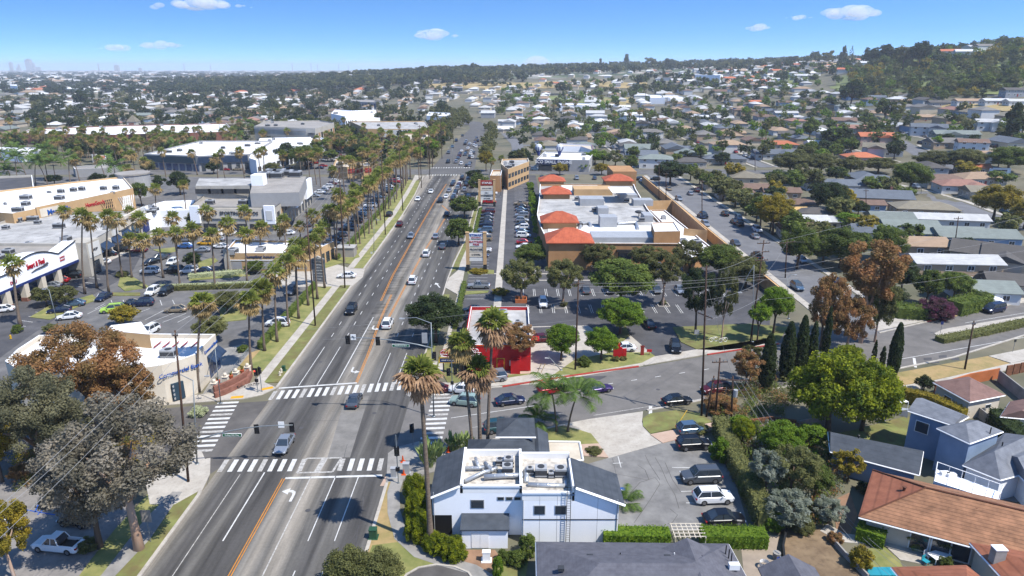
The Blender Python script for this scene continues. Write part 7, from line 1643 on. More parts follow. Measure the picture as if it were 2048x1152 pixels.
# -- trees set one by one: base px, base py, top py, half width px, leaves, shape, label
near_trees=[
 (284,1125,782,158,'leaf_grey','open','huge grey-leaved eucalyptus with pale peeling trunk at lower left',dict(bark='bark_pale',rz_=6.8,cz=12.2)),
 (203,1108,880,105,'leaf_grey','open','darker grey-brown tree with rough trunk left of the huge eucalyptus',dict(rz_=5.6,cz=9.)),
 (190,872,612,124,'leaf_rust','open','large rust-brown leaved tree in front of the bank roof',dict(rz_=6.6,cz=10.6)),
 (268,868,680,62,'leaf_rust','open','smaller rust-brown tree overlapping the bank sign wall',dict(rz_=4.,cz=7.2)),
 (95,985,715,98,'leaf_sage','open','grey-green feathery tree below the rust tree at left',dict(rz_=6,cz=10.4)),
 (150,960,820,60,'leaf_sage','open','olive tree between grey-green tree and eucalyptus',dict(rz_=4,cz=6)),
 (10,985,748,55,'leaf_yellow','open','yellow-green tree cut by the left edge',dict(rz_=4.6,cz=7)),
 (38,1190,1000,58,'leaf_yellow','open','sparse yellow-leaved young tree at the bottom left',dict(rz_=4,cz=6.4,bark='bark_pale')),
 (48,985,930,22,'leaf_rust','round','small orange-tipped bush tree by the parking kerb',{}),
 (97,622,573,29,'leaf_olive','round','round clipped tree by the supermarket lot, left of the pair',{}),
 (132,616,572,30,'leaf_olive','round','round clipped tree by the supermarket lot, right of the pair',{}),
 (250,655,612,33,'leaf_yellow','round','low yellow-green round tree above the bank roof',{}),
 (103,672,648,16,'leaf_olive','round','small dark bush tree left of the bank roof',{}),
 (425,700,633,37,'leaf_olive','round','green tree beside the bank lot between two palm trunks',{}),
 (455,625,582,36,'leaf_olive','round','dense green tree behind the palm with white flowers below',{}),
 (388,540,505,20,'leaf_dark','round','small dark round tree among parked cars left of the tan restaurant',{}),
 (512,555,522,22,'leaf_green','round','green tree left corner of the tan restaurant hedge',{}),
 (32,478,447,26,'leaf_dark','round','round dark green bush tree by the cream roof at the left',dict(trunk=False,cz=2.5)),
 (285,415,365,20,'leaf_green','round','tall green tree at the end of the department store wall',{}),
 (395,460,422,24,'leaf_olive','round','olive tree in front of the sporting goods sign',{}),
 (661,455,425,18,'leaf_dark','round','dark tree between parked cars and palm row',{}),
 (872,700,587,64,'leaf_dark','round','big dark green street tree on the right kerb shading the avenue',dict(rz_=3.9,cz=6.2)),
 (917,496,436,32,'leaf_green','round','round street tree between avenue and nearer tall plaza sign',{}),
 (929,440,392,33,'leaf_green','round','second street tree up the right kerb, before the red-topped plaza sign',{}),
 (958,392,347,24,'leaf_green','round','third street tree on the right kerb below the crossing',{}),
 (948,365,338,20,'leaf_dark','round','dark tree at the right corner of the second crossing',{}),
 (1042,603,518,44,'leaf_olive','open','thin olive tree at the left end of the plaza front lot',dict(bark='bark_pale')),
 (1125,614,516,42,'leaf_olive','open','sparse white-limbed tree in the square brick planter',dict(bark='bark_pale')),
 (1060,545,488,36,'leaf_green','round','bushy green tree at the plaza corner by the parked cars row',{}),
 (1195,548,486,42,'leaf_olive','open','thin tree before the plaza wall right of the tile tower',{}),
 (1170,540,498,22,'leaf_green','open','leafy tree shading the plaza entry wall',{}),
 (1240,628,520,70,'leaf_green','round','broad green tree in the middle of the plaza lot',dict(rz_=4.2)),
 (1325,612,498,44,'leaf_olive','open','tall thin white-limbed tree in a planter of the plaza lot',dict(bark='bark_pale')),
 (1290,550,490,40,'leaf_olive','open','thin tree before the plaza canopy',{}),
 (1378,550,480,38,'leaf_olive','open','thin tall tree at the right end of the plaza front',{}),
 (1437,565,490,50,'leaf_green','round','round tree by the loading annex corner',{}),
 (1490,580,514,42,'leaf_olive','round','olive tree near the end of the perimeter wall',{}),
 (1390,675,534,42,'leaf_dark','open','tall dark tree left of the tallest pole on the lawn',dict(rz_=5.2)),
 (1442,688,530,27,'leaf_olive','open','slim pale-trunked tree between two poles on the lawn',dict(bark='bark_pale',rz_=6)),
 (1240,678,598,52,'leaf_bright','round','bright green round tree beside the dark lot entrance',{}),
 (1122,737,650,40,'leaf_bright','round','round green tree left of the grey conduit pole',{}),
 (1202,724,655,38,'leaf_bright','round','round green tree between conduit pole and menu board',{}),
 (1033,747,640,42,'leaf_rust','open','bare-limbed tree with few brown leaves before the red restaurant',dict(rz_=2.6,cz=6.2)),
 (1546,668,575,38,'leaf_bright','round','green tree at the lawn end left of the rust tree',{}),
 (1514,684,606,26,'leaf_bright','round','smaller green tree behind the leaning pole',{}),
 (1718,700,492,72,'leaf_rust','open','tallest rust-brown eucalyptus, centre of the group at right',dict(rz_=6.6,cz=14.5,bark='bark_pale')),
 (1640,705,545,44,'leaf_rust','open','narrow rust-brown eucalyptus, left of the group at right',dict(rz_=6)),
 (1690,712,585,46,'leaf_rust','open','lower rust-brown eucalyptus, front of the group at right',dict(rz_=5,bark='bark_pale')),
 (1748,690,548,38,'leaf_olive','open','olive-brown eucalyptus with pale limbs, right of the rust-brown group',dict(rz_=5.5,bark='bark_pale')),
 (1655,862,715,92,'leaf_lime','round','large lime-green tree behind the garage lawn, left crown',dict(rz_=5.9,cz=7)),
 (1722,862,728,72,'leaf_lime','round','large lime-green tree beside the white patio cover, right crown',dict(rz_=5.5,cz=6.4)),
 (1682,800,690,36,'leaf_lime','round','top lobe of lime-green foliage before the road',{}),
 (1845,792,752,20,'leaf_dark','round','dark round tree beside the brown hip-roofed bungalow',{}),
 (1560,925,845,48,'leaf_bright','round','bright green tree left of the long grey garage',{}),
 (1620,905,850,34,'leaf_bright','round','bright green tree touching the garage roof corner',{}),
 (1480,915,838,26,'leaf_lime','round','yellow-lime shrub tree beside the playhouse',{}),
 (1578,1000,890,56,'leaf_olive','open','olive tree in the overgrown slope below the bright trees',{}),
 (1525,1015,905,42,'leaf_silver','open','silver-grey tree on the slope beside the tall dark hedge',{}),
 (1565,1075,985,56,'leaf_silver','open','silver-blue bushy tree above the dirt yard',{}),
 (1652,1065,1000,38,'leaf_silver','open','pale olive tree at the corner of the tiled bungalow path',{}),
 (1625,1010,930,36,'leaf_green','round','dark green tree between olive tree and garage',{}),
 (1690,985,900,34,'leaf_yellow','open','mixed red and green garden tree under the garage eave',{}),
 (1660,950,885,26,'leaf_green','open','small leafy tree in front of the garage wall',{}),
 (1487,800,700,36,'leaf_rust','open','dry brown shrub tree behind the crossarm poles',{}),
 (1500,760,690,24,'leaf_olive','open','olive scrub tree at the road edge left of the cypresses',{}),
 (1545,470,385,42,'leaf_yellow','round','broad yellow-green street tree beside the residential street',{}),
 (1520,460,392,30,'leaf_green','round','green street tree left of the broad yellow-green one',{}),
 (1656,435,364,38,'leaf_dark','round','dense dark green tree between grey gable and brown roofs',{}),
 (1715,435,402,22,'leaf_dark','round','small dark tree below the blue-walled cottage',{}),
 (1592,545,450,44,'leaf_green','round','large green tree by the parked van, left of three behind the rust tree',{}),
 (1680,540,452,56,'leaf_green','round','large green tree, middle of three behind the rust tree',{}),
 (1770,535,455,38,'leaf_green','round','large green tree, right of three behind the rust tree',{}),
 (1818,388,323,42,'leaf_green','round','round street tree above the residential road bend',{}),
 (1755,350,314,36,'leaf_olive','round','olive street tree left of the round street tree',{}),
 (1580,352,304,40,'leaf_olive','round','olive tree row piece behind the white gate',{}),
 (1640,350,306,36,'leaf_olive','round','olive tree beside the orange tiled house, left side',{}),
 (1700,352,312,30,'leaf_olive','round','low olive tree before the orange tiled house',{}),
 (1985,445,366,48,'leaf_yellow','round','large yellow-green street tree at the right edge',{}),
 (2046,460,400,34,'leaf_yellow','round','yellow-green tree cut by the right edge beside the grey roof',{}),
 (2015,350,292,46,'leaf_green','round','big green tree at upper right behind brown bungalows',{}),
 (1930,345,296,40,'leaf_olive','round','olive tree behind the tan hip roof at upper right',{}),
 (1868,345,300,44,'leaf_olive','round','wide olive tree by the upper residential road',{}),
 (1340,372,320,38,'leaf_dark','round','dense dark tree at the corner behind the perimeter wall',{}),
 (1262,345,310,18,'leaf_green','round','round tree at the street corner beyond the plaza',{}),
 (1250,350,338,14,'leaf_green','round','low green tree at the end of the perimeter wall',{}),
 (1120,352,325,18,'leaf_yellow','round','yellowish tree behind the far plaza towers, left one',{}),
 (1203,352,326,18,'leaf_yellow','round','yellowish tree behind the far plaza towers, right one',{}),
 (1168,345,325,12,'leaf_bright','round','bright small tree behind the plaza back lot',{}),
 (1190,330,300,26,'leaf_bright','round','bright green tree right of the balloon shop',{}),
 (1230,335,300,24,'leaf_olive','open','grey thin tree between balloon shop and street corner',{}),
 (1020,352,320,14,'leaf_green','round','green tree at the tan office corner',{}),
 (1036,358,335,14,'leaf_bright','round','bright tree in front of the tan office windows',{}),
 (972,345,302,17,'leaf_yellow','round','yellow tree on the avenue corner by the brown office',{}),
 (1775,620,572,36,'leaf_dark','round','dark tree at the left of the hedge bank by the corner',{}),
 (1800,600,520,34,'leaf_dark','round','tall dark tree behind the hedge bank',{}),
 (1850,612,540,34,'leaf_green','round','green tree over the purple bush',{}),
 (1905,605,545,40,'leaf_green','round','green tree in front of the light-roofed two-storey house',{}),
 (1950,622,580,26,'leaf_green','round','green bushy tree beside the covered boat',{}),
 (1690,462,425,30,'leaf_bright','round','bright low trees between grey roofs',{}),
 (1870,500,470,20,'leaf_green','open','small tree beside the pole among the grey-green roofs',{}),
 (1930,505,475,22,'leaf_dark','round','dark bush tree before the beige two-storey house',{}),
 (725,345,286,36,'leaf_dark','round','big dark green tree above the palm row near the avenue',{}),
 (613,340,288,36,'leaf_green','round','green tree cluster left of the dark one, by the mall wing',{}),
 (575,335,285,24,'leaf_dark','round','dark green tree touching the mall wing end',{}),
 (672,312,276,19,'leaf_rust','round','brown-green round tree by the full parking lot',{}),
 (865,335,275,16,'leaf_bright','round','bright green tree at the avenue palms beyond the crossing',{}),
 (200,386,346,22,'leaf_dark','round','dark clipped tree by the fuel canopy, left of three',{}),(234,385,348,21,'leaf_dark','round','dark clipped tree by the fuel canopy, middle of three',{}),(264,383,350,18,'leaf_olive','round','dark clipped tree by the fuel canopy, right of three',{}),
 (322,388,350,14,'leaf_dark','round','round dark tree alone right of the round tower',{}),(362,392,343,24,'leaf_dark','round','dark round tree behind the tall palm at the store end',{}),(300,352,318,16,'leaf_olive','round','olive tree before the slate shop fronts, left',{}),(428,350,322,16,'leaf_dark','round','dark tree before the slate shop fronts, right',{}),
 (110,372,348,20,'leaf_dark','round','dark tree among feather palms at left',{}),(545,352,325,20,'leaf_olive','round','olive tree behind the sporting goods roof boxes',{}),
 (838,330,292,14,'leaf_bright','round','bright green tree left of the far avenue sidewalk',{}),
]
for i,(bx,by,ty,hw,lf,sh,lab,kw) in enumerate(near_trees):kw=dict(kw,lod=0) if lf=='leaf_lime' else kw;tree(bx,by,ty,hw,lf,sh,lab,**kw)
for i,(bx,by,ty,hw) in enumerate(((1528,792,672,15),(1566,780,648,14),(1593,768,636,13),(1616,762,648,11),(1641,758,618,9),(1741,752,682,5),(1758,758,694,6),(1778,778,650,12),(1700,742,690,4))):
 tree(bx,by,ty,hw,'leaf_dark','column',('widest dark cypress, leftmost of the row','second dark cypress from the left','third dark cypress from the left','shorter dark cypress, fourth from the left','thin tall dark cypress before the rust tree','thin short cypress by the road, left','thin short cypress by the road, right','tall separate dark cypress right of the lime tree','smallest cypress tip above the lime tree')[i],name='cypress_tree',lod=1 if hw<12 else 0)
# -- palms set one by one
near_palms=[
 (862,1100,840,750,.92,'tall curved fan palm rising before the clinic at the road kerb',dict(tr=.3,lod=0,pale=True,flare=2.4)),
 (975,928,986,650,1.05,'tall slim fan palm in front of the red restaurant roof',dict(tr=.24,lod=0,pale=True)),
 (946,928,922,690,.95,'fan palm left of the slim tall one, over the sidewalk',dict(tr=.22,lod=0)),
 (961,928,955,742,.9,'shorter thick-trunked fan palm between two taller ones',dict(tr=.3,lod=0,pale=True)),
 (400,798,404,606,.95,'fan palm growing in front of the bank corner',dict(lod=0)),
 (505,756,498,602,1.0,'fan palm nearest the crossing on the left verge',dict(lod=0)),
 (531,716,524,582,1.0,'second fan palm up the left verge',dict(lod=0)),
 (555,690,550,548,1.,'third fan palm up the left verge',{}),(578,665,572,528,1.,'fourth fan palm up the left verge',{}),(598,641,592,512,1.,'fifth fan palm up the left verge',{}),
 (617,616,608,494,1.,'sixth fan palm up the left verge',{}),(635,599,628,484,1.,'seventh fan palm up the left verge',{}),(650,583,638,470,1.,'eighth fan palm, beside the directory sign',{}),
 (42,657,25,530,1.05,'stout fan palm at the far left in front of the supermarket lettering',dict(tr=.3)),
 (129,545,127,424,.95,'slim palm against the white supermarket corner',{}),(172,597,165,434,.95,'tall slim palm left of a close pair by the awnings',{}),(196,584,180,443,.95,'leaning palm right of a close pair by the awnings',{}),
 (218,587,216,434,.95,'tall slim palm before the strip mall awnings end',{}),(245,556,231,440,.95,'leaning slim palm before the strip mall raised sign',{}),(262,470,259,422,.9,'palm directly before the shoe store wall',{}),
 (265,562,259,478,.95,'palm at the planter beside the fresh asphalt',{}),(290,583,287,481,.95,'palm between planter and curved drive',{}),(327,558,317,470,.95,'palm over the white van in the left lot',{}),(316,452,310,378,.95,'tall palm at the department store end',{}),
 (376,448,366,370,.95,'tall palm between department and sporting goods stores',{}),(361,578,352,468,1.,'palm at the white flower hedge, leftmost',{}),(392,556,385,460,.95,'palm behind the flower hedge beside the yellow car',{}),(431,578,424,470,.95,'palm at the flower hedge over the restaurant corner',{}),
 (458,552,454,448,.95,'palm in front of the sporting goods front, right part',{}),(495,568,491,470,.95,'palm before the tan restaurant, second from its left corner',{}),(521,526,523,456,.95,'palm rising over the restaurant roof, left',{}),(561,518,560,458,.95,'palm rising over the restaurant roof, middle',{}),
 (603,414,601,369,.7,'small palm against the white store front columns',{}),(674,524,677,392,1.05,'tall double palm near the grey shed, left trunk',{}),(686,500,684,400,.9,'tall double palm near the grey shed, right trunk',{}),(628,500,626,432,1.,'palm at the restaurant right corner, upper',{}),
 (602,500,600,452,.95,'palm before the small restaurant right wing',{}),(648,520,646,456,1.05,'palm beside the restaurant white gable',{}),(594,588,590,494,1.,'palm left of the tall brown pole by the sign',{}),(615,590,609,494,.95,'palm touching the tall brown pole by the sign',{}),
 (980,352,985,322,1.,'dark palm beside the brown windowless block, left',{}),(1004,350,1003,318,.9,'dark palm beside the brown windowless block, right',{}),
]
for bx,by,tx,ty,s_,lab,kw in near_palms:palm(bx,by,tx,ty,s_,lab,**kw)
for i,(bx,by,tx,ty,s_,lab) in enumerate(((1135,882,1153,792,.92,'green feather palm with arching fronds by the clinic driveway'),(1113,882,1104,786,.95,'tall feather palm with one yellow frond beside the arching one'),(1089,880,1076,842,.72,'low feather palm in shade by the small flagpole'))):
 palm(bx,by,tx,ty,s_,lab,feather=True,lod=0,tr=.16)
palm(1246,1030,1249,1010,.55,'small feather palm at the corner of the clinic wall',feather=True,lod=0,tr=.15)
palm(1856,1118,1856,1104,.6,'small fan-shaped feather palm on the terrace',feather=True,lod=0,tr=.1)
palm(1554,378,1556,356,.8,'feather palm beside the white gate in the mid right',feather=True)
for px,by,ty in ((8,378,330),(38,376,318),(72,374,326),(98,376,322),(142,374,316),(160,366,320),(55,360,312),(20,352,306),(210,356,318),(395,352,306),(250,352,312),(490,350,308)):palm(px,by,px,ty,1.1,feather=px<150,look='feather palm' if px<150 else None)
# ordered rows of palms along the left side of the avenue
rn=random.Random(11);row=[]
y=178.
while y<330:
 x=-45 - max(0,(y-245))*.035;row.append((x+rn.uniform(-.5,.5),y));y+=6.6
for i,(x,y) in enumerate(row):palm_at((x,y,.1),14.3+rn.uniform(-1.2,1.2),s=1.05,look='kerbside row fan palm',group='palms in a row along the avenue')
y=184.
while y<330:
 palm_at((-50.5+rn.uniform(-1,1)-max(0,(y-245))*.035,y,0),12+rn.uniform(-1.5,1.5),s=1.,look='second row fan palm',group='palms in the second row');y+=10
for (x0,y0,x1,y1,n,h) in ((-58,364,-52,440,8,13),(-45,362,-46,470,9,14),(-62,180,-100,182,5,12),(-70,268,-66,330,7,13),(-84,300,-130,310,6,14),(-60,300,-64,335,4,14)):
 for k in range(n):
  u=k/(n-1);palm_at((x0+(x1-x0)*u+rn.uniform(-1.5,1.5),y0+(y1-y0)*u,0),h+rn.uniform(-1.5,1.5),s=rn.uniform(.95,1.15))
# -- hedges, shrubs
def PP(*p):return [G(*q).xy for q in p]
hedge(PP((1205,1085),(1338,1087)),1.9,1.7,'leaf_bright','clipped box hedge below the clinic lot, left of the trellis',.1,40)
hedge(PP((1400,1086),(1530,1088)),2.1,1.7,'leaf_bright','clipped box hedge below the clinic lot, right of the trellis',.1,40)
hedge(PP((1436,862),(1468,935),(1508,1010),(1530,1062)),2.0,2.6,'leaf_olive','long tall dark hedge on the right side of the clinic lot',.13,30)
hedge([(-46.9,118),(-46.9,156)],1.1,1.4,'leaf_green','long low hedge between left verge palms and parking lot',.12,22)
hedge([(-47.6,180),(-47.6,240),(-50,300)],1.,1.3,'leaf_green','long low hedge behind the palm row beyond the driveway',.2,8)
hedge(PP((1712,1072),(1768,1092)),2.,1.7,'leaf_bright','clipped green hedge under the eave of the tiled bungalow',.1,36)
hedge(PP((1800,800),(1860,815),(1925,845)),1.7,2.2,'leaf_yellow','yellow-variegated hedge between blue house and brown hip roof',.12,30)
hedge(PP((1990,850),(2015,880),(2060,915)),2.6,2.8,'leaf_dark','dark dense hedge at the right edge by the long driveway',.13,30)
hedge([(82,121.3),(93,125.5),(115,135),(150,154)],2.2,1.,'leaf_olive','low olive hedge growing on the median island at right',.14,20)
hedge(PP((299,583),(360,580),(440,577),(520,574)),1.6,1.1,'leaf_olive','long hedge along the curved drive',.18,14)
o=hedge(PP((300,581),(360,578),(440,575),(518,572)),1.5,1.25,'leaf_white','white flowering bushes on top of the long hedge',.12,4,name='flower_hedge')
hedge(PP((378,557),(440,552),(492,548)),1.6,1.2,'leaf_white','white flowering hedge before the tan restaurant',.16,10,name='flower_hedge')
hedge([(-11.3,180),(-11.3,250)],.9,.9,'leaf_green','thin green hedge between right sidewalk and parked cars',.2,8)
hedge([(-11.3,128),(-11.3,158)],1.0,1.,'leaf_green','green hedge between right sidewalk and the silver pickup',.15,14)
hedge(PP((1745,612),(1800,634),(1858,636)),4.2,2.6,'leaf_green','sprawling green hedge bank on the corner, left part',.2,12)
hedge(PP((1905,628),(1945,618),(1966,610)),4.,3.0,'leaf_green','sprawling green hedge bank on the corner, right part',.2,12)
for px,py,hw,hp,lf,lab in (
 (1870,636,40,42,'leaf_purple','purple bougainvillea bush on the corner hedge bank'),
 (832,1000,28,52,'leaf_lime','tall bright lime shrub left of the clinic, farthest'),(836,1040,30,58,'leaf_lime','tall bright lime shrub left of the clinic, middle'),(836,1080,30,58,'leaf_lime','tall bright lime shrub left of the clinic, nearest'),
 (868,1100,28,34,'leaf_lime','low bright green bush beside the curved palm trunk'),(908,1118,30,42,'leaf_lime','rounded bright bush at the lean-to shed'),(885,1108,26,36,'leaf_lime','bright bush between palm trunk and rounded bush'),
 (700,1180,58,78,'leaf_olive','big olive bush at the bottom edge, left lobe'),(760,1178,58,72,'leaf_olive','big olive bush at the bottom edge, right lobe'),
 (1168,732,16,20,'leaf_green','round green shrub beneath the conduit pole trees'),(1230,722,10,10,'leaf_olive','small shrub left of the red menu board'),(1247,721,8,9,'leaf_olive','small shrub right of the red menu board'),
 (1010,1125,20,24,'leaf_green','green shrub beside the white electric cabinet'),(1055,1108,22,40,'leaf_green','leafy shrub at the clinic wall step'),(1035,1128,22,26,'leaf_green','green bush before the grey roof corner'),
 (995,1152,14,40,'leaf_bright','bright narrow shrub by the white gate post'),(1720,1135,26,42,'leaf_yellow','yellow shrub on the bungalow lawn'),(1890,1135,16,22,'leaf_green','green shrub on the terrace beside the table'),
 (1400,862,22,14,'leaf_olive','low twiggy shrub by the pink walkway'),(1188,905,20,8,'leaf_olive','low planting in the box by the porch'),
 (398,830,22,16,'leaf_white','white flowering shrub at the planter wall'),(178,1098,26,22,'leaf_olive','flowering shrub beside the white pickup'),(35,665,12,16,'leaf_green','shrub at the tall palm base'),
 (487,703,14,12,'leaf_green','small shrub at the handrail end'),(405,760,8,30,'leaf_green','climber shrub on the bank corner'),(245,553,14,12,'leaf_olive','palm base planting beside the fresh asphalt'),
 (1000,588,20,12,'leaf_yellow','low planting under the nearer tall plaza sign'),(958,545,22,8,'leaf_yellow','flowers at the foot of the nearer tall plaza sign'),(1128,612,9,10,'leaf_olive','clipped planter shrub under the sparse tree, left'),(1326,608,9,8,'leaf_olive','clipped planter shrub under the thin tree, right'),
 (1440,820,40,28,'leaf_rust','dry brown scrub behind the poles'),(1475,870,26,40,'leaf_bright','bright shrubs below the transformer pole'),(1510,870,26,30,'leaf_green','green shrub by the playhouse'),(1540,890,30,30,'leaf_bright','bright shrub in front of the fence'),
 (1440,920,26,44,'leaf_bright','bright green top growth on the dark hedge, upper'),(1500,990,30,40,'leaf_green','mixed green scrub below the silver tree'),(1600,1060,30,30,'leaf_olive','olive scrub at the dirt yard top'),(1545,1055,30,34,'leaf_bright','bright climbing shrub left of the dirt yard'),
 (1670,1085,18,20,'leaf_rust','reddish garden shrub by the concrete path'),(1700,925,22,22,'leaf_rust','reddish shrub near the garage corner'),(1730,985,20,20,'leaf_dark','dark shrub at the bungalow gable end')):
 if hw:shrub(px,py,hw,hp,lf,lab)
def paradise(px,py,hpx,label):
 q=G(px,py);h=ZAT(q.y,py-hpx);b=MB();rn=random.Random(px)
 for i in range(46):
  a=rn.uniform(0,6.28);e=rn.uniform(.15,.75);L=h*rn.uniform(.6,1.05);base=Vector((rn.uniform(-.6,.6),rn.uniform(-.5,.5),0));d=Vector((math.cos(a)*e,math.sin(a)*e,1)).normalized();s=Vector((-math.sin(a),math.cos(a),0))
  m_=base+d*L*.55;b.tube([base,m_],.03,3,False);b.add([m_,m_+d*L*.22+s*.26,m_+d*L*.48,m_+d*L*.22-s*.26],[(0,1,2,3)])
 o=b.build('bird_of_paradise',m0_['leaf_silver'],None,q);set_mat(o,mat('paradise_leaf',S(176,190,120),c2=S(96,124,60),trans=.25,scale=1.2));tag(o,label,'plant')
paradise(858,935,55,'broad-leaved plant clump at the near right corner, left one');paradise(872,925,40,'broad-leaved plant clump behind the left one at the corner');paradise(905,902,36,'broad-leaved plant clump near the clinic rear, left');paradise(928,898,32,'broad-leaved plant clump near the clinic rear, right')
# undergrowth nobody could count
def undergrowth(name,pix,h,n,leaf,ms,label):
 P_=PX(*pix);xs=[p[0] for p in P_];ys=[p[1] for p in P_];rs=np.random.RandomState(n);V=[];mi=[];A=[]
 while len(A)<n:
  x,y=rs.uniform(min(xs),max(xs)),rs.uniform(min(ys),max(ys));c=False
  for i in range(len(P_)):
   a,b_=P_[i],P_[i-1]
   if (a[1]>y) != (b_[1]>y) and x<(b_[0]-a[0])*(y-a[1])/(b_[1]-a[1])+a[0]:c=not c
  if c:A.append((x,y))
 for i,(x,y) in enumerate(A):
  r=rs.uniform(.5,1.3);hh=h*rs.uniform(.35,1.);v=leaf_cloud(np.array([[x,y,hh*.6]]),int(60*r*r)+20,r,leaf,rs);v[:,2]=np.abs(v[:,2]);V.append(v);mi.append(np.full(len(v)//4,rs.randint(len(ms)),dtype=np.int32))
 me=np_mesh(name,np.concatenate(V),m0_[ms[0]]);[me.materials.append(m0_[m]) for m in ms[1:]];me.polygons.foreach_set('material_index',np.concatenate(mi));tag(link(name,me),label,'undergrowth',None,'stuff')
undergrowth('undergrowth',((1455,855),(1540,850),(1650,880),(1700,960),(1665,1000),(1640,1055),(1560,1065),(1530,1060),(1500,960)),2.2,260,.13,('leaf_green','leaf_olive','leaf_bright','leaf_rust','leaf_silver'),'dense mixed undergrowth on the slope right of the clinic hedge')
undergrowth('undergrowth',((1425,835),(1440,790),(1500,740),(1560,735),(1600,770),(1580,830),(1500,850)),1.8,150,.13,('leaf_olive','leaf_rust','leaf_green'),'dry brushy undergrowth around the wooden poles and cypresses')
undergrowth('undergrowth',((30,900),(180,880),(300,860),(330,880),(240,960),(140,960),(20,985)),1.5,120,.14,('leaf_olive','leaf_yellow','leaf_rust'),'low planting under the large trees at lower left')
# square brick planters in the plaza lot
for px,py,l_,m_ in ((1042,603,'orange-brown square planter at the left of the plaza lot','stucco_orange'),(1120,614,'low square planter kerb under the sparse tree','concrete'),(1326,610,'low square planter kerb under the thin white-limbed tree','concrete')):
 q=G(px,py);b=MB();s_=1.3
 for a in ((-s_,s_,-s_,-s_+.2),(-s_,s_,s_-.2,s_),(-s_,-s_+.2,-s_+.2,s_-.2),(s_-.2,s_,-s_+.2,s_-.2)):b.box(*a,-.1,.9 if m_ != 'concrete' else .18)
 tag(b.build('planter',m0_[m_],None,q),l_,'planter')
for pts,l_ in ((((224,586),(281,586),(280,592),(222,592)),'lot'),(((1500,0),),'')):
 if len(pts)==4:slab('planting_bed',PX(*pts),-.1,.14,m0_['lawn'])
for pts in (((240,556),(262,552),(300,575),(250,583),(236,572)),((150,600),(185,590),(195,600),(160,612)),((395,525),(428,515),(436,522),(415,535),(398,535)),((305,500),(350,495),(352,503),(330,508)),((440,610),(500,615),(492,640),(440,645)),((60,635),(100,612),(160,612),(100,640)),
   ((378,562),(500,552),(500,546),(378,555)),((345,545),(400,535),(402,540),(350,550)),((640,540),(720,515),(716,508),(640,522)),((935,548),(988,548),(988,541),(935,538)),((930,590),(975,586),(978,582),(932,583))):
 slab('planting_bed',PX(*pts),-.1,.14,m0_['lawn_mid'])
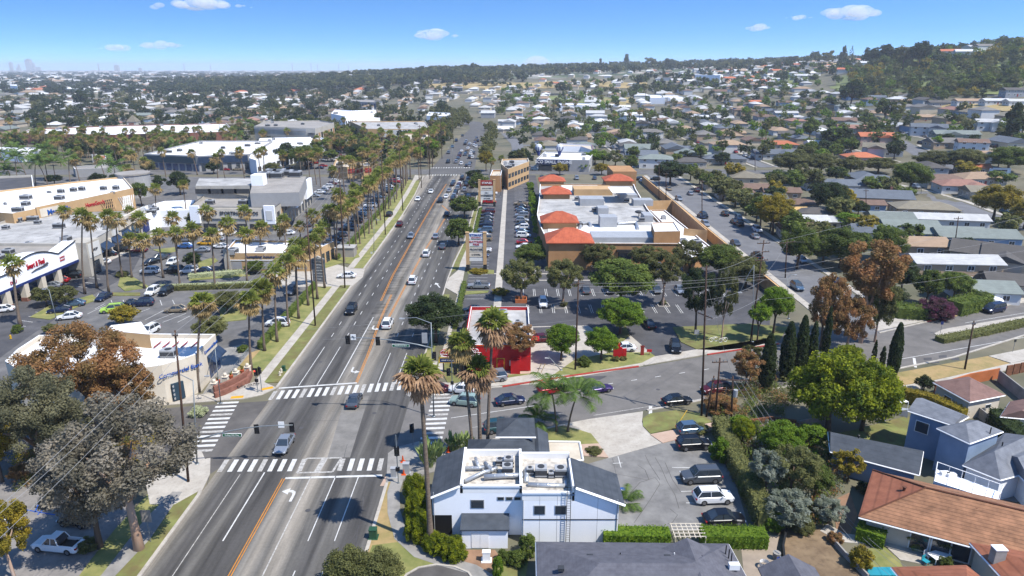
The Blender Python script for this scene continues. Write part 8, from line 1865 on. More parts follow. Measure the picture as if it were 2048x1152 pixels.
# -- vehicles one by one: px, py of its middle on the ground, heading, kind, colour, label
cars=[
 (572,918,180,'sedan','silver','silver sedan with sunroof driving over the near crosswalk'),
 (710,812,0,'sedan','grey','dark grey sedan on the pale patch in the middle of the crossing'),
 (704,634,180,'suv','black','black grey SUV coming down the avenue alone on the left side'),
 (776,660,0,'suv','white','white SUV in the left lane beside the turn arrow'),
 (826,568,0,'suv','white','white SUV on the yellow line before the right driveway'),
 (853,514,0,'suv','white','white hatch-backed SUV in the right lanes near the nearer tall plaza sign'),
 (886,499,0,'sedan','grey','grey sedan in the shadow of the round street tree'),
 (872,479,0,'sedan','silver','silver white sedan on the right yellow line'),
 (894,436,0,'sedan','black','dark sedan turning in the middle lane'),(881,408,180,'suv','black','black SUV waiting in the turn lane beyond the yellow curve'),
 (862,386,180,'sedan','white','white sedan in the left lanes, farther of two'),(836,404,180,'sedan','white','white sedan in the left lanes, nearer of two'),
 (694,556,92,'sedan','white','white sedan crossing the driveway apron'),
 (868,793,92,'sedan','maroon','dark sedan entering the right crosswalk'),
 (924,806,78,'hatch','white','white hatchback waiting before the right crosswalk'),(930,826,78,'suv','pale_green','pale green SUV with roof rack waiting before the right crosswalk'),
 (984,782,105,'big_suv','silver','silver minivan-like SUV turning beside the red kerb'),
 (1000,870,-78,'suv','teal','dark teal SUV parked behind the clinic roof'),(1020,812,-75,'sedan','dark_blue','dark blue car half hidden by the small leafless shrub'),
 (1103,804,-72,'suv','red','red SUV behind the feather palms'),(1197,790,-72,'coupe','purple','dark purple coupe with bright reflections on the cross street'),
 (1353,814,-78,'sedan','black','dark coupe on the cross street by the lawn oval'),(1428,800,105,'suv','maroon','dark red SUV behind the wooden poles'),
 (1296,664,8,'sedan','black','black sedan in the entrance lane, farther one'),(1350,702,172,'suv','black','black SUV leaving the plaza lot'),
 (1246,708,95,'sedan','white','white car at the drive-through menu board'),(1096,636,0,'suv','white','x'),
 (1078,684,100,'sedan','maroon','maroon car beside the red restaurant wall'),
 (1086,616,180,'suv','white','white off-road SUV parked in the front row of the plaza lot'),
 (958,580,90,'pickup','silver','silver pickup truck with bed cover by the planting strip'),
 (946,635,90,'sedan','black','black car behind the street tree, left of the red restaurant'),(940,650,90,'sedan','dark_blue','dark car beside the tan mansard'),
 (1380,886,-80,'hatch','bluegrey','light blue hatchback parked farthest in the clinic lot'),(1384,922,-84,'suv','black','black SUV parked second in the clinic lot'),
 (1400,968,94,'big_suv','grey','large grey SUV parked in the middle of the clinic lot'),(1424,1014,-86,'suv','white','white SUV with dark roof bars parked in the clinic lot'),(1446,1050,-86,'sedan','black','black car nearest the clipped hedge in the clinic lot'),
 (126,1122,82,'pickup','white','white pickup truck with open bed at lower left'),(160,1066,80,'hatch','black','black car in the tree shade beside the white pickup'),
 (20,1052,60,'sedan','white','white car cut by the left edge behind the yellow tree'),
 (1986,628,112,'van','dark_blue','dark green-blue van parked at the red kerb end'),(2000,606,150,'van','white','x'),
 (556,652,88,'suv','white','white SUV parked by the palms of the left lot'),(583,588,180,'suv','grey','grey car parked below the directory sign'),
 (208,600,178,'sedan','dark_blue','dark car parked at the kerb end below the tall palms'),(308,597,178,'suv','white','white SUV parked beside a dark one under the flower hedge'),(334,597,178,'suv','black','dark SUV parked beside the white one under the flower hedge'),
 (287,618,102,'suv','dark_blue','navy blue SUV parked in the left lot rows'),(352,624,98,'sedan','gold','champagne sedan parked alone in the left lot'),(226,625,110,'suv','lime','lime and teal painted SUV in the left lot'),(262,622,105,'coupe','black','black car between the lime SUV and the navy SUV'),
 (150,622,108,'sedan','bluegrey','blue-grey sedan behind the round clipped trees'),(122,636,108,'coupe','dark_blue','dark blue car under the clipped trees'),(140,640,108,'sedan','white','white car above the rust tree crown'),
 (300,668,170,'suv','white','white car behind the raised bank roof block'),
 (119,566,100,'sedan','red','red sedan before the supermarket arcade'),(146,560,98,'suv','black','black SUV right of the red sedan'),(103,576,104,'sedan','silver','silver car left of the red sedan'),(78,582,104,'sedan','black','black car under the supermarket lettering'),
 (47,597,108,'sedan','bluegrey','blue-grey sedan by the stout palm'),(28,606,108,'sedan','black','black car in the row left of the blue-grey sedan'),(5,625,110,'sedan','white','white car cut by the left edge near the arcade'),
 (175,541,98,'suv','bluegrey','blue-grey SUV before the shop awnings'),(192,534,96,'sedan','silver','silver car before the shop awnings'),(204,529,96,'coupe','white','white coupe before the shop awnings'),(219,518,94,'sedan','black','black sedan before the awnings end'),(243,508,94,'suv','black','black SUV before the shoe store front'),(263,500,94,'sedan','white','white sedan at the shop row end'),(280,511,90,'coupe','maroon','dark red car in the tree shade'),
 (302,553,90,'suv','white','white SUV on the island edge of the left lot'),(304,533,150,'sedan','black','black car above the white SUV'),(323,525,170,'sedan','grey','grey car above right of the white SUV'),(346,532,178,'hatch','white','white small car parked nose out'),(348,549,95,'big_suv','black','large black SUV at the flower hedge'),
 (370,498,85,'sedan','blue','bright blue sedan in the left lot'),(412,496,85,'sedan','yellow','yellow sedan, the only yellow car in the left lot'),(441,497,85,'coupe','white','white coupe right of the yellow sedan'),(378,549,100,'suv','white','white patterned SUV beside the large black one'),(407,546,88,'sedan','dark_blue','dark car behind the restaurant hedge'),
 (372,484,90,'sedan','silver','silver car above the blue sedan'),(435,484,95,'sedan','silver','silver car between palms near the store'),(446,474,178,'suv','white','white SUV before the sporting goods shop windows'),(464,474,175,'coupe','white','white coupe beside the white SUV before the shop windows'),(413,474,100,'suv','black','black SUV left before the shop windows'),(575,470,95,'sedan','white','white car behind the restaurant right end'),(405,506,100,'sedan','silver','silver car below the yellow sedan'),
 (1610,590,200,'sedan','white','x'),(1283,365,0,'sedan','white','white sedan turning at the residential street end'),(1357,404,185,'suv','silver','silver car driving in the residential street'),
 (1402,438,185,'sedan','dark_blue','dark blue car parked mid-lane by the dark pole'),(1408,446,0,'suv','silver','x'),(1470,496,185,'sedan','grey','grey green car near the perimeter wall end'),(1410,453,185,'suv','silver','silver SUV right of the dark pole'),
 (1380,392,0,'sedan','silver','light car on the right kerb of the residential street'),(1449,436,0,'suv','black','dark SUV parked under street trees'),(1468,450,0,'sedan','black','black car parked under the yellow-green tree'),(1478,457,0,'suv','black','black SUV next to the black car under street trees'),(1509,478,0,'sedan','silver','silver car parked by the lawn of the residential street'),
 (1740,372,100,'sedan','dark_blue','dark blue car parked under the upper street tree'),(1748,368,150,'suv','black','black SUV at the upper road bend'),(1782,378,190,'sedan','silver','silver car parked above the blue-grey gable'),(1797,382,190,'sedan','white','white car parked above the blue-grey gable'),(1830,379,190,'suv','silver','silver SUV by the street lamp on the upper road'),
 (2010,430,200,'hatch','teal','teal car in tree shade at the right edge'),(1310,362,90,'suv','black','black car at the plaza back corner'),(1278,362,90,'suv','black','dark car by the wall end of the plaza'),
]
for c in cars:
 if c[5] in ('x',):continue
 car(*c)
# covered boat beside the van
q=G(1977,608);t=thing('covered_boat','white covered boat parked behind the dark van','boat',q,.35);b=MB();b.tube([(0,-3,.8),(0,-2.4,.9),(0,0,1.),(0,2,.95),(0,3.2,.9)],[.5,1.1,1.2,.9,.1],10);b.build('cover',m0_['white_wall'],t,smooth=True);MB().box(-.7,.7,-1.2,-.9,0,.5).build('trailer',m0_['steel_dark'],t)
# parked rows of the plaza lots
rn=random.Random(21);pal=['white','white','silver','grey','black','black','dark_blue','white','silver','red','bluegrey','maroon','gold','black']
def row_cars(pts,hd,p,group,look=''):
 for (x,y) in pts:
  if rn.random()>p:continue
  if any(abs(x-a)+abs(y-b_)<3 for a,b_ in USED):continue
  USED.append((x,y));car_at((x+rn.uniform(-.15,.15),y+rn.uniform(-.15,.15),T(x,y)+.03),hd+rn.choice((0,180))+rn.uniform(-3,3),rn.choice(('sedan','suv','sedan','suv','hatch','big_suv','sedan','pickup')),rn.choice(pal),None,group)
USED=[]
row_cars([(3.8,187+2.75*k) for k in range(28)],90,.93,'cars parked nose-in beside the plaza shrubs')
row_cars([(-8.3,183+2.75*k) for k in range(5)]+[(-8.3,202+2.75*k) for k in range(17)]+[(-8.3,262+2.75*k) for k in range(8)],90,.8,'cars parked along the right sidewalk')
row_cars([(12+5.5*k,152) for k in range(6)],0,.5,'cars in the plaza front rows');row_cars([(30+2.75*k,171) for k in range(5)],0,.5,'cars in the plaza front rows');row_cars([(24,140.2),(36,151.5)],0,1,'cars in the plaza front rows')
# lots behind the palm row
for x in (-53,-62,-80):row_cars([(x,188+2.75*k) for k in range(50)],90,(.8,.6,.45)[(-53,-62,-80).index(x)],'cars parked behind the palm row')
# traffic queueing at the second crossing and beyond
def lane_cars(x,y0,y1,gap,p,hd,grp):
 y=y0
 while y<y1:
  if rn.random()<p:
   xx=x - (0 if y<360 else (y-360)*.012 if y<520 else 1.9+(y-520)*.06)
   car_at((xx,y,T(xx,y)+.03),hd,rn.choice(('sedan','suv','suv','sedan','big_suv')),rn.choice(pal),None,grp)
  y+=gap*rn.uniform(.85,1.3)
for x in (-26.2,-23,-19.8):lane_cars(x,268,332,6.6,.8,0,'cars queueing at the second crossing')
for x in (-30,-26.8,-23.6):lane_cars(x,366,520,8,.45,0,'cars queueing beyond the second crossing')
for x in (-36,-33):lane_cars(x-1.5,380,600,34,.7,180,'cars coming along the far avenue')
lane_cars(-17,262,330,8,.7,0,'cars in the right turn lane');lane_cars(-22,366,500,9,.5,0,'cars queueing beyond the second crossing')
# big lots further left
def lot(pix,rows,p,grp,hd=90,m='asphalt_mid',dx=8,dy=2.8,z=.02):
 P4=[GT(*q) for q in pix];b=MB().add([(q.x,q.y,q.z+z+.05) for q in P4],[tuple(range(len(P4)))]);o=b.build('parking_lot',m0_[m]);o['kind']='structure'
 if hd is None:return
 x0,x1=min(q.x for q in P4),max(q.x for q in P4);y0,y1=min(q.y for q in P4),max(q.y for q in P4);pts=[]
 x=x0+4
 while x<x1-3:
  y=y0+3
  while y<y1-3:
   if inpoly((x,y),P4):pts.append((x,y))
   y+=dy
  x+=dx
 row_cars(pts,hd,p,grp)
def inpoly(p,P_):
 x,y=p[0],p[1];c=False;n=len(P_)
 for i in range(n):
  a,b_=P_[i],P_[i-1]
  if (a[1]>y) != (b_[1]>y) and x<(b_[0]-a[0])*(y-a[1])/(b_[1]-a[1])+a[0]:c=not c
 return c
lot(((672,286),(800,281),(790,268),(690,270)),6,.85,'cars in the full parking lot by the tan strip mall',dx=7.5)
lot(((300,345),(600,342),(560,330),(330,332)),3,.5,'cars before the long mall wing',dx=6)
lot(((1056,345),(1110,345),(1100,330),(1056,330)),3,.6,'cars between the tan office and the balloon shop')
lot(((620,345),(700,345),(690,300),(600,300)),4,.3,'cars in the lot among the palms');lot(((560,262),(1,262),(1,262)),0,0,'',None) if 0 else None
row_cars([(-100+3*k,190+((k*37)%5)*16) for k in range(24)],0,.35,'cars scattered in the left lots');row_cars([(11.5+2.8*k,322) for k in range(14)],0,.5,'cars behind the plaza')
for y in (150,178,205,232,260,288):row_cars([(67.8,y+4)],0,.6,'cars parked in the residential street');row_cars([(78.8,y),(78.8,y+9)],0,.5,'cars parked in the residential street')
# -- houses one by one: px, py of roof middle, width, depth, turn, roof kind, roof, wall, height, label, extras
houses=[
 (1889,354,17,11,-8,'hip','brown','beige',2.9,'brown hip-roofed bungalow, left of three above the right residential road',dict(garage=True)),
 (1922,366,18,11,-10,'hip','rose','white',2.9,'white-walled bungalow with dull brown roof, middle of three above the right road',dict(wing=1,garage=True)),
 (1955,351,18,12,0,'hip','tan','beige',2.9,'tan hip-roofed house behind the white-walled bungalow',{}),
 (1975,376,16,10,-8,'gable','olive','beige',2.9,'olive-grey gabled house nearest the right residential road',dict(wing=1)),
 (1757,387,22,13,-14,'gable','slateblue','tan',3.1,'large blue-grey gabled house with tan gable face and tan chimney',dict(chimney=True)),
 (1731,404,12,7,-6,'gable','brown','blue',2.6,'small brown-roofed cottage with blue walls',{}),
 (1848,408,20,11,-12,'hip','olive','tan',2.9,'long brown-grey hip roof below the right road bend',{}),
 (1780,429,13,9,-8,'gable','green','green',2.9,'greenish gabled house left of the long white roof',{}),
 (1865,430,32,8,-10,'gable','light','white',2.7,'very long pale roof between grey-green houses',{}),
 (1816,448,16,9,-8,'gable','green','green',2.9,'grey-green gable front below the long pale roof',{}),
 (1885,459,22,9,-8,'gable','green','blue',2.8,'long grey-green roof, nearer half behind the pole',{}),
 (1948,462,22,10,-8,'gable','green','blue',2.8,'long grey-green roof running to the right edge',{}),
 (1762,455,16,9,-20,'gable','slateblue','white',2.9,'slate gabled roof with white fascia above the trees',{}),
 (1828,478,15,9,-6,'gable','tan','tan',5.4,'tan two-storey house with brown roof behind the rust tree',{}),
 (1905,514,20,8,-4,'gable','light','tan',5.2,'tall tan house with pale grey roof facing the camera',{}),
 (1985,492,17,12,-35,'gable','dark','beige',5.2,'beige two-storey house with dark angled roofs at the right edge',dict(wing=1)),
 (2035,500,14,12,-35,'gable','dark','beige',5.2,'second beige house with dark roof cut by the right edge',{}),
 (2030,553,12,9,-20,'gable','dark','beige',2.8,'dark-roofed garage low at the right edge',{}),
 (1965,570,12,9,-8,'gable','green','white',2.6,'light grey garage roof with open blue door',dict(garage=False)),
 (1610,452,15,9,-10,'hip','brown','beige',2.9,'brown-tan roofed bungalow beside the yellow-green street tree',{}),
 (1608,433,14,8,-5,'gable','light','tan',2.9,'grey gabled house with tan end wall above the brown roof',{}),
 (1588,417,8,6,0,'gable','yellow','tan',2.6,'small yellow-tan roofed shed house in the mid right',{}),
 (1663,437,10,7,-5,'gable','light','beige',2.7,'pale roof beside the dense dark tree',{}),(1637,419,13,8,-8,'hip','dark','beige',2.8,'dark grey hip roof below the dense dark tree',{}),
 (1600,404,11,8,-6,'hip','brown','beige',2.8,'small brown hip roof left of the dense dark tree',{}),(1562,378,14,8,-8,'gable','brown','tan',2.8,'brown roof with orange gable end near the feather palm',{}),
 (1512,371,15,9,-3,'gable','brown','beige',2.8,'dark brown roof left of the feather palm',{}),(1652,362,18,9,-5,'hip','slateblue','white',2.8,'slate grey hip roof, left of two adjoining',{}),(1700,364,20,11,-8,'hip','slateblue','white',2.8,'slate grey hip roof, right of two adjoining',{}),
 (1722,309,17,12,-5,'hip','orange','pink',3.,'orange tiled hip roof in the middle right distance',{}),(1752,268,20,12,-10,'gable','orange','pink',4.8,'bright orange tiled two-level roof upper right',dict(wing=1)),
 (1766,291,20,12,-25,'gable','olive','white',4.6,'large white gabled house with grey-brown roof below the orange one',dict(wing=-1)),
 (1688,238,17,12,-20,'gable','brown','beige',4.4,'brown gabled house, upper of a stepped pair left of the hill',dict(wing=1)),(1705,252,19,11,-15,'gable','rose','beige',4.4,'rose-brown gabled house, lower of a stepped pair',dict(wing=1)),
 (1747,233,10,9,-5,'hip','tan','tan',4.6,'tall tan house next to the stepped pair',{}),(1848,231,16,9,-8,'gable','tan','tan',3.,'long tan roof above the white two-storey house',{}),
 (1858,250,20,11,-25,'gable','slateblue','white',4.8,'white two-storey house with slate gables by the upper street',dict(wing=1)),(1910,264,24,11,-10,'gable','green','green',4.6,'wide grey-green house with brown side roof by the upper street',dict(wing=-1)),
 (1945,280,14,9,-18,'gable','brown','white',4.4,'brown gabled roof with white end wall right of the wide green house',{}),(1977,240,15,10,-14,'gable','light','white',4.8,'white two-storey house with grey roof standing on the dry slope',dict(wing=1)),
 (2030,178,18,10,-5,'gable','dark','grey',5.,'dark grey two-storey house under the hillside trees, far right',{}),(1876,203,16,9,-4,'gable','dark','grey',3.,'grey house, first in the terrace row on the slope',{}),
 (1935,200,20,9,-3,'gable','tan','white',3.,'tan-roofed house, second in the terrace row on the slope',{}),(1990,200,19,9,-3,'gable','light','white',3.,'pale-roofed white house, third in the terrace row on the slope',dict(chimney=True)),(2036,200,17,9,-5,'gable','light','white',3.,'white house, last in the terrace row at the right edge',{}),
 (1815,201,13,8,-3,'gable','tan','cream',3.,'yellow-walled tan-roofed house left of the terrace row',{}),(1752,192,17,11,-12,'gable','slateblue','white',3.4,'white-chimneyed grey house on the lower slope',dict(chimney=True)),(1693,210,18,10,-6,'hip','green','white',3.,'grey-green hip roof among dark trees',{}),
 (1697,221,18,10,-6,'hip','olive','white',3.,'cream-roofed bungalow below the grey-green one',{}),(1572,224,20,9,-8,'gable','light','blue',3.2,'long white-blue house in the right distance',{}),(1602,187,15,9,-3,'hip','white','white',3.,'pale hip roof high on the terrace',{}),
 (1510,202,14,9,-5,'gable','orange','pink',3.,'orange roof in the terrace rows',{}),(1580,264,15,10,-18,'gable','dark','grey',3.,'dark grey gabled house left of the round dark tree',dict(wing=1)),(1562,284,19,11,-8,'hip','orange','beige',3.,'terracotta-tan roof behind the grey gable',{}),
 (1550,303,24,12,-6,'gable','slateblue','white',3.,'wide slate house with white front gable',dict(wing=1)),(1985,305,17,9,-4,'gable','tan','beige',3.2,'tan-brown roof in front of the big green tree',{}),(1945,332,13,8,-18,'gable','orange','tan',2.8,'small orange-brown gable under the big trees',{}),
 (1312,312,17,11,-10,'hip','green','white',4.8,'white two-storey house with grey hip roof at the street corner',{}),(1448,312,22,11,-5,'hip','slateblue','beige',2.9,'wide grey hip roof behind the white wall lot',{}),(1380,318,16,10,-6,'hip','dark','beige',2.9,'dark grey hip roof right of the white corner house',{}),
 (1445,362,15,9,-5,'hip','brown','beige',2.9,'brown roof among the street trees behind the plaza',{}),(1470,378,14,9,-5,'hip','brown','beige',2.9,'brown-grey roof below the street tree row',{}),(1535,392,13,9,-5,'gable','slateblue','beige',2.9,'dark panelled roof above the yellow-green tree',{}),
]
for (px,py,w_,d_,rot,kind,rc,wc,h,lab,kw) in houses:house(px,py,w_,d_,rot,kind,rc,wc,h,label=lab,**kw)
draped('residential_street',[G(2080,462),G(1960,428),G(1900,407),G(1830,387),G(1770,372),G(1735,356),G(1690,352)],-5,5,.03,m0_['street_grey'])
draped('sidewalk',[G(2080,462),G(1960,428),G(1900,407),G(1830,387),G(1770,372)],-8.2,-6,.08,m0_['concrete'])
draped('residential_street',[GT(1925,352),GT(1885,330),GT(1850,312),GT(1810,292),GT(1795,284)],-4.5,4.5,.06,m0_['street_grey'])
draped('sidewalk',[GT(1925,352),GT(1885,330),GT(1850,312),GT(1810,292)],-7.5,-5.6,.1,m0_['concrete'])
for i,(px,py,hd,k,c,lab) in enumerate(((1842,289,200,'suv','dark_blue','dark SUV parked beside the upper street'),(1866,284,100,'suv','bluegrey','blue car on the driveway of the green house'),(1818,268,95,'suv','white','white car beside the white two-storey house'),(1890,296,100,'coupe','teal','pale green car on the upper driveway'))):car(px,py,hd,k,c,lab)
for (px,py,w_,hh) in ((1995,350,9,3.),):
 p=GT(px,py);t=thing('caravan','white parked caravan behind the tan bungalows at right','caravan',p,-.1);MB().box(-4.5,4.5,-1.3,1.3,.5,3.1).build('body',m0_['white_wall'],t);MB().box(-3,3,-1.34,-1.3,1.6,2.4).build('window',m0_['glass'],t);MB().cyl(-2,-1.1,0,.6,.3).cyl(2,-1.1,0,.6,.3).build('wheel',m0_['tyre'],t)
p=G(2005,582);t=thing('carport','white flat canopy over bins beside the open blue garage','carport',p,-.15);MB().box(-3.4,3.4,-2.6,2.6,2.5,2.62).build('canopy',m0_['trim_white'],t);b=MB()
for sx in (-3.2,3.2):
 for sy in (-2.4,2.4):b.cyl(sx,sy,0,2.5,.07,6)
b.build('post',m0_['trim_white'],t)
for k in range(3):
 q=G(1990+k*9,593);tag(MB().box(-.3,.3,-.35,.35,.05,1.).box(-.34,.34,-.4,.38,1.,1.08).build('bin',m0_[('steel_dark','green_box','steel_dark')[k]],None,q),('black wheeled bin under the white canopy, left','green wheeled bin under the white canopy, middle','black wheeled bin under the white canopy, right')[k],'bin')
wall_thing('wood_fence','brown fence at the right edge beside the white canopy',[G(2018,600),G(2055,592)],1.9,'wood_fence',cat='fence')
wall_thing('wood_fence','dark red fence below the tall tan house',[G(1935,548),G(1985,560)],2.2,'wood_fence',cat='fence')
# -- the town and hills further off
rn=random.Random(77)
def blocked(x,y,r=6):
 for (a,b_,q) in OCC:
  if abs(a-x)<q+r and abs(b_-y)<q+r and (a-x)**2+(b_-y)**2<(q+r)**2:return True
 for P_ in OCP:
  if inpoly((x,y),P_) or any((p[0]-x)**2+(p[1]-y)**2<(r+2)**2 for p in P_):return True
  for i in range(len(P_)):
   a,b_=Vector(P_[i-1]),Vector(P_[i]);d=b_-a;u=max(0,min(1,(Vector((x,y))-a).dot(d)/max(d.length_squared,1e-6)))
   if (a+d*u-Vector((x,y))).length<r:return True
 return False
def xav(y):return -27 if y<360 else -29-(y-360)*.012 if y<560 else -31.5-(y-560)*.09
def on_street(x,y,r=0):
 if abs(x-xav(y))<15+r and y<900:return True
 if 330-r<y<362+r:return True
 if y<340 and 60-r<x<84+r:return True
 return False
def inview(x,y,z=5,m=30):
 px,py=PRJ((x,y,T(x,y)+z));return -m<px<2048+m and 60<py<1152
def houses_in(x0,x1,y0,y1,sx=24,sy=17,rot=0.,p=.92,jit=2.5,pal=('grey','brown','tan','light','dark','rose','olive','green','slateblue','white'),big=1.,street=True):
 out=[];ca,sa=math.cos(R(rot)),math.sin(R(rot));cx,cy=(x0+x1)/2,(y0+y1)/2;W_=abs(x1-x0)*.75+60;H_=abs(y1-y0)*.75+60;u=-W_;k=0
 while u<W_:
  v=-H_
  while v<H_:
   uu,vv=u+rn.uniform(-1,1)*jit,v+rn.uniform(-1,1)*jit;x,y=cx+uu*ca-vv*sa,cy+uu*sa+vv*ca
   if x0<x<x1 and y0<y<y1 and rn.random()<p and not on_street(x,y,8) and not blocked(x,y,9) and inview(x,y) and not (T(x,y)>24 and x/y>.42 and y<1100):
    out.append((x,y,rn.choice((14,16,18,20))*big,rn.choice((10,11,12,13))*big,rot+rn.choice((90,-90,90,0)),rn.choice(('hip','hip','gable')),rn.choice(pal),rn.choice(('white','cream','beige','tan','grey','blue')),rn.choice((2.9,2.9,2.9,5.0))))
    OCC.append((x,y,8))
   v+=sy
  k+=1;u+=sx if k%2 else sx+8
 return out
H_=[]
H_+=houses_in(88,340,205,330,p=.85,rot=-8)
H_+=houses_in(-2,330,366,560,rot=-2)
H_+=houses_in(-26,520,560,760,rot=-4,pal=('grey','brown','tan','light','dark','white','slateblue','light'))
H_+=houses_in(-70,600,760,1000,sx=27,sy=20,rot=-6,p=.85,pal=('light','white','grey','tan','brown','light'))
H_+=houses_in(-130,620,1000,1250,sx=30,sy=22,rot=-10,p=.7,pal=('light','white','light','tan','grey'))
H_+=houses_in(60,700,1300,1900,sx=36,sy=30,rot=-15,p=.3,pal=('light','white','tan','orange'))
H_+=houses_in(420,640,1000,1180,sx=26,sy=22,rot=-10,p=.55,pal=('white','light','orange'),big=1.2)
H_+=houses_in(-520,-100,560,800,sx=26,sy=19,rot=3,p=.85)
H_+=houses_in(-800,-90,800,1300,sx=30,sy=23,rot=5,p=.75,pal=('light','white','grey','tan','brown','light'))
H_+=houses_in(-1250,-100,1300,2000,sx=40,sy=32,rot=0,p=.6,pal=('white','light','white','tan','orange','grey'),big=1.5)
for c,py in ((1545,132),(1560,133),(1575,131),(1592,132),(1610,131),(1628,132),(1645,133),(1500,152),(1480,148),(1462,150),(1890,102),(1908,100),(1926,98),(1945,104),(1968,102),(1985,96),(2005,94),(1900,112),(1930,114),(1405,160),(1425,163),(1380,166),(1355,168),(1330,162)):
 q=GT(c,py);H_.append((q.x,q.y,24,14,rn.choice((0,20,-20)),'gable',rn.choice(('white','light','orange','grey')),'white',5.5)) if q.y<2300 else None;OCC.append((q.x,q.y-8,20))
for _ in range(110):
 c=rn.uniform(1330,1745);y=rn.uniform(1000,1500);x=(c-CX)/F/CP*y;H_.append((x,y,20,13,rn.choice((0,20,-20,90)),'gable',rn.choice(('white','light','tan','orange','grey')),'white',5.));OCC.append((x,y-6,9))
H_.sort(key=lambda h:h[1])
NH=300-len(houses)-8
fw=[]
for i,(x,y,w_,d_,rot,kind,rc,wc,h) in enumerate(H_[:NH]):
 house_at((x,y,T(x,y)),w_,d_,rot,kind,rc,wc,h,rn.choice((0,0,1,-1)) if y<700 else 0,det=y<420,look={'slateblue':'slate','rose':'rose-brown','olive':'olive-grey'}.get(rc,rc)+f' {kind}-roofed house')
# the rest of the houses as one mass, roofs and walls in several colours
def mass_houses(name,L_,label):
 b=MB();cols=['light','grey','brown','tan','white','orange','dark'];mats_=[roofm(c) for c in cols]+[wallm('cream'),wallm('white')]
 for (x,y,w_,d_,rot,kind,rc,wc,h) in L_:
  M_=Matrix.Translation((x,y,T(x,y))) @ Matrix.Rotation(R(rot),4,'Z');b.cur=7 if wc in ('cream','beige','tan') else 8
  a,c=w_/2,d_/2;z=h;r=c*.38
  b.add([(-a,-c,-3),(a,-c,-3),(a,c,-3),(-a,c,-3),(-a,-c,z),(a,-c,z),(a,c,z),(-a,c,z)],[(0,1,5,4),(1,2,6,5),(2,3,7,6),(3,0,4,7)],M_)
  b.cur=cols.index(rc) if rc in cols else 1;e=.5;k=c if kind=='hip' else 0
  b.add([(-a-e,-c-e,z),(a+e,-c-e,z),(a+e,c+e,z),(-a-e,c+e,z),(-a+k,0,z+r),(a-k,0,z+r)],[(0,1,5,4),(1,2,5),(2,3,4,5),(3,0,4)],M_)
 o=b.build(name,mats_);tag(o,label,'houses',None,'stuff')
far_h=H_[NH:]
for _ in range(5200):
 y=2000*(12000/2000)**rn.random();c=rn.uniform(-60,1000) ;x=(c-CX)/F/CP*y
 s_=rn.choice((1,1,1.3,1.8,2.6))*(.9+y/14000);far_h.append((x,y,18*s_,12*s_,rn.uniform(-10,10)+rn.choice((0,90)),rn.choice(('hip','gable')),rn.choice(('white','light','grey','tan')),rn.choice(('white','cream')),3+rn.random()*5))
mass_houses('distant_houses',far_h,'pale distant roofs spread over the plain and lower slopes')
# terraces, schools and long roofs that read individually
for (pix,hh,wm,rm,nm,lab) in ((((1120,214),(1235,210),(1228,205),(1118,208)),5,'white_wall','white_roof','school_building','long white roofed school block in the middle distance'),
 (((1300,200),(1330,200),(1326,186),(1298,186)),5,'white_wall','white_roof','school_building','narrow white ribbed roofs, left of a pair behind dark trees'),(((1340,202),(1375,200),(1352,186),(1330,187)),5,'white_wall','white_roof','school_building','narrow white ribbed roofs, right of a pair behind dark trees'),
 (((885,176),(925,178),(925,170),(885,170)),8,'gravel_roof','gravel_roof','office_building','brown-grey slab building cut into the golden slope'),
 (((1390,154),(1440,157),(1446,147),(1394,146)),9,'white_wall','roof_white','apartment_building','white hillside houses block with blue scaffold, middle'),
 (((40,160),(90,160),(90,158),(40,158)),12,'white_wall','white_roof','warehouse','white warehouse far out on the left plain')):
 rm=rm if rm in MATS else 'white_roof';blk(nm,lab,pix,hh,wm,rm)
# ---- woods and street trees
Tr=[]
def scatter(x0,x1,y0,y1,n,h=(6,11),r=(3,5.5),kinds=('leaf_green','leaf_dark','leaf_olive'),rr=3,edge=False):
 for _ in range(n):
  x,y=rn.uniform(x0,x1),rn.uniform(y0,y1)
  if on_street(x,y,1) or not inview(x,y) or blocked(x,y,rr-9 if rr<9 else rr):continue
  hh=rn.uniform(*h);Tr.append((x,y,hh,rn.uniform(*r),rn.choice(kinds)))
G3=('leaf_green','leaf_dark','leaf_olive','leaf_green','leaf_bright')
for y in range(176,332,13):
 Tr.append((84.5+rn.uniform(-1,1),y,rn.uniform(7,9),rn.uniform(4,5.2),rn.choice(('leaf_olive','leaf_green'))));
 if y<300:Tr.append((89+rn.uniform(0,3),y+6,rn.uniform(6,8),rn.uniform(3,4.4),'leaf_olive'))
for y in range(190,300,7):Tr.append((8.3,y+rn.uniform(-1,1),rn.uniform(3,4.4),rn.uniform(1.5,2.1),'leaf_bright'))
scatter(95,340,150,335,110,(6,10),(3.6,6.2),kinds=('leaf_green','leaf_olive','leaf_dark','leaf_green','leaf_yellow'));scatter(0,330,364,560,190,kinds=G3);scatter(0,520,560,780,260,kinds=G3)
scatter(-15,600,780,1250,420,(7,13),(3.5,6.5),G3)
D3=('leaf_dark','leaf_olive','leaf_dark');scatter(-330,-45,372,560,230,kinds=('leaf_dark','leaf_green','leaf_olive'));scatter(-520,-60,560,800,260,(7,13),(4,6.5),D3);scatter(-800,-80,800,1300,400,(8,14),(4,7.5),D3)
scatter(-150,-50,366,560,60,kinds=G3)
# avenue trees past the bend
for y in range(380,620,12):Tr.append((xav(y)-16+rn.uniform(-2,1),y,rn.uniform(7,10),rn.uniform(3.4,5),rn.choice(('leaf_dark','leaf_olive'))));Tr.append((xav(y)+15+rn.uniform(-1,3),y+5,rn.uniform(6,9),rn.uniform(3,4.5),'leaf_olive'))
for _ in range(60):y=rn.uniform(600,800);Tr.append((xav(y)+rn.uniform(-30,2),y,rn.uniform(7,10),rn.uniform(3,5),'leaf_olive'))
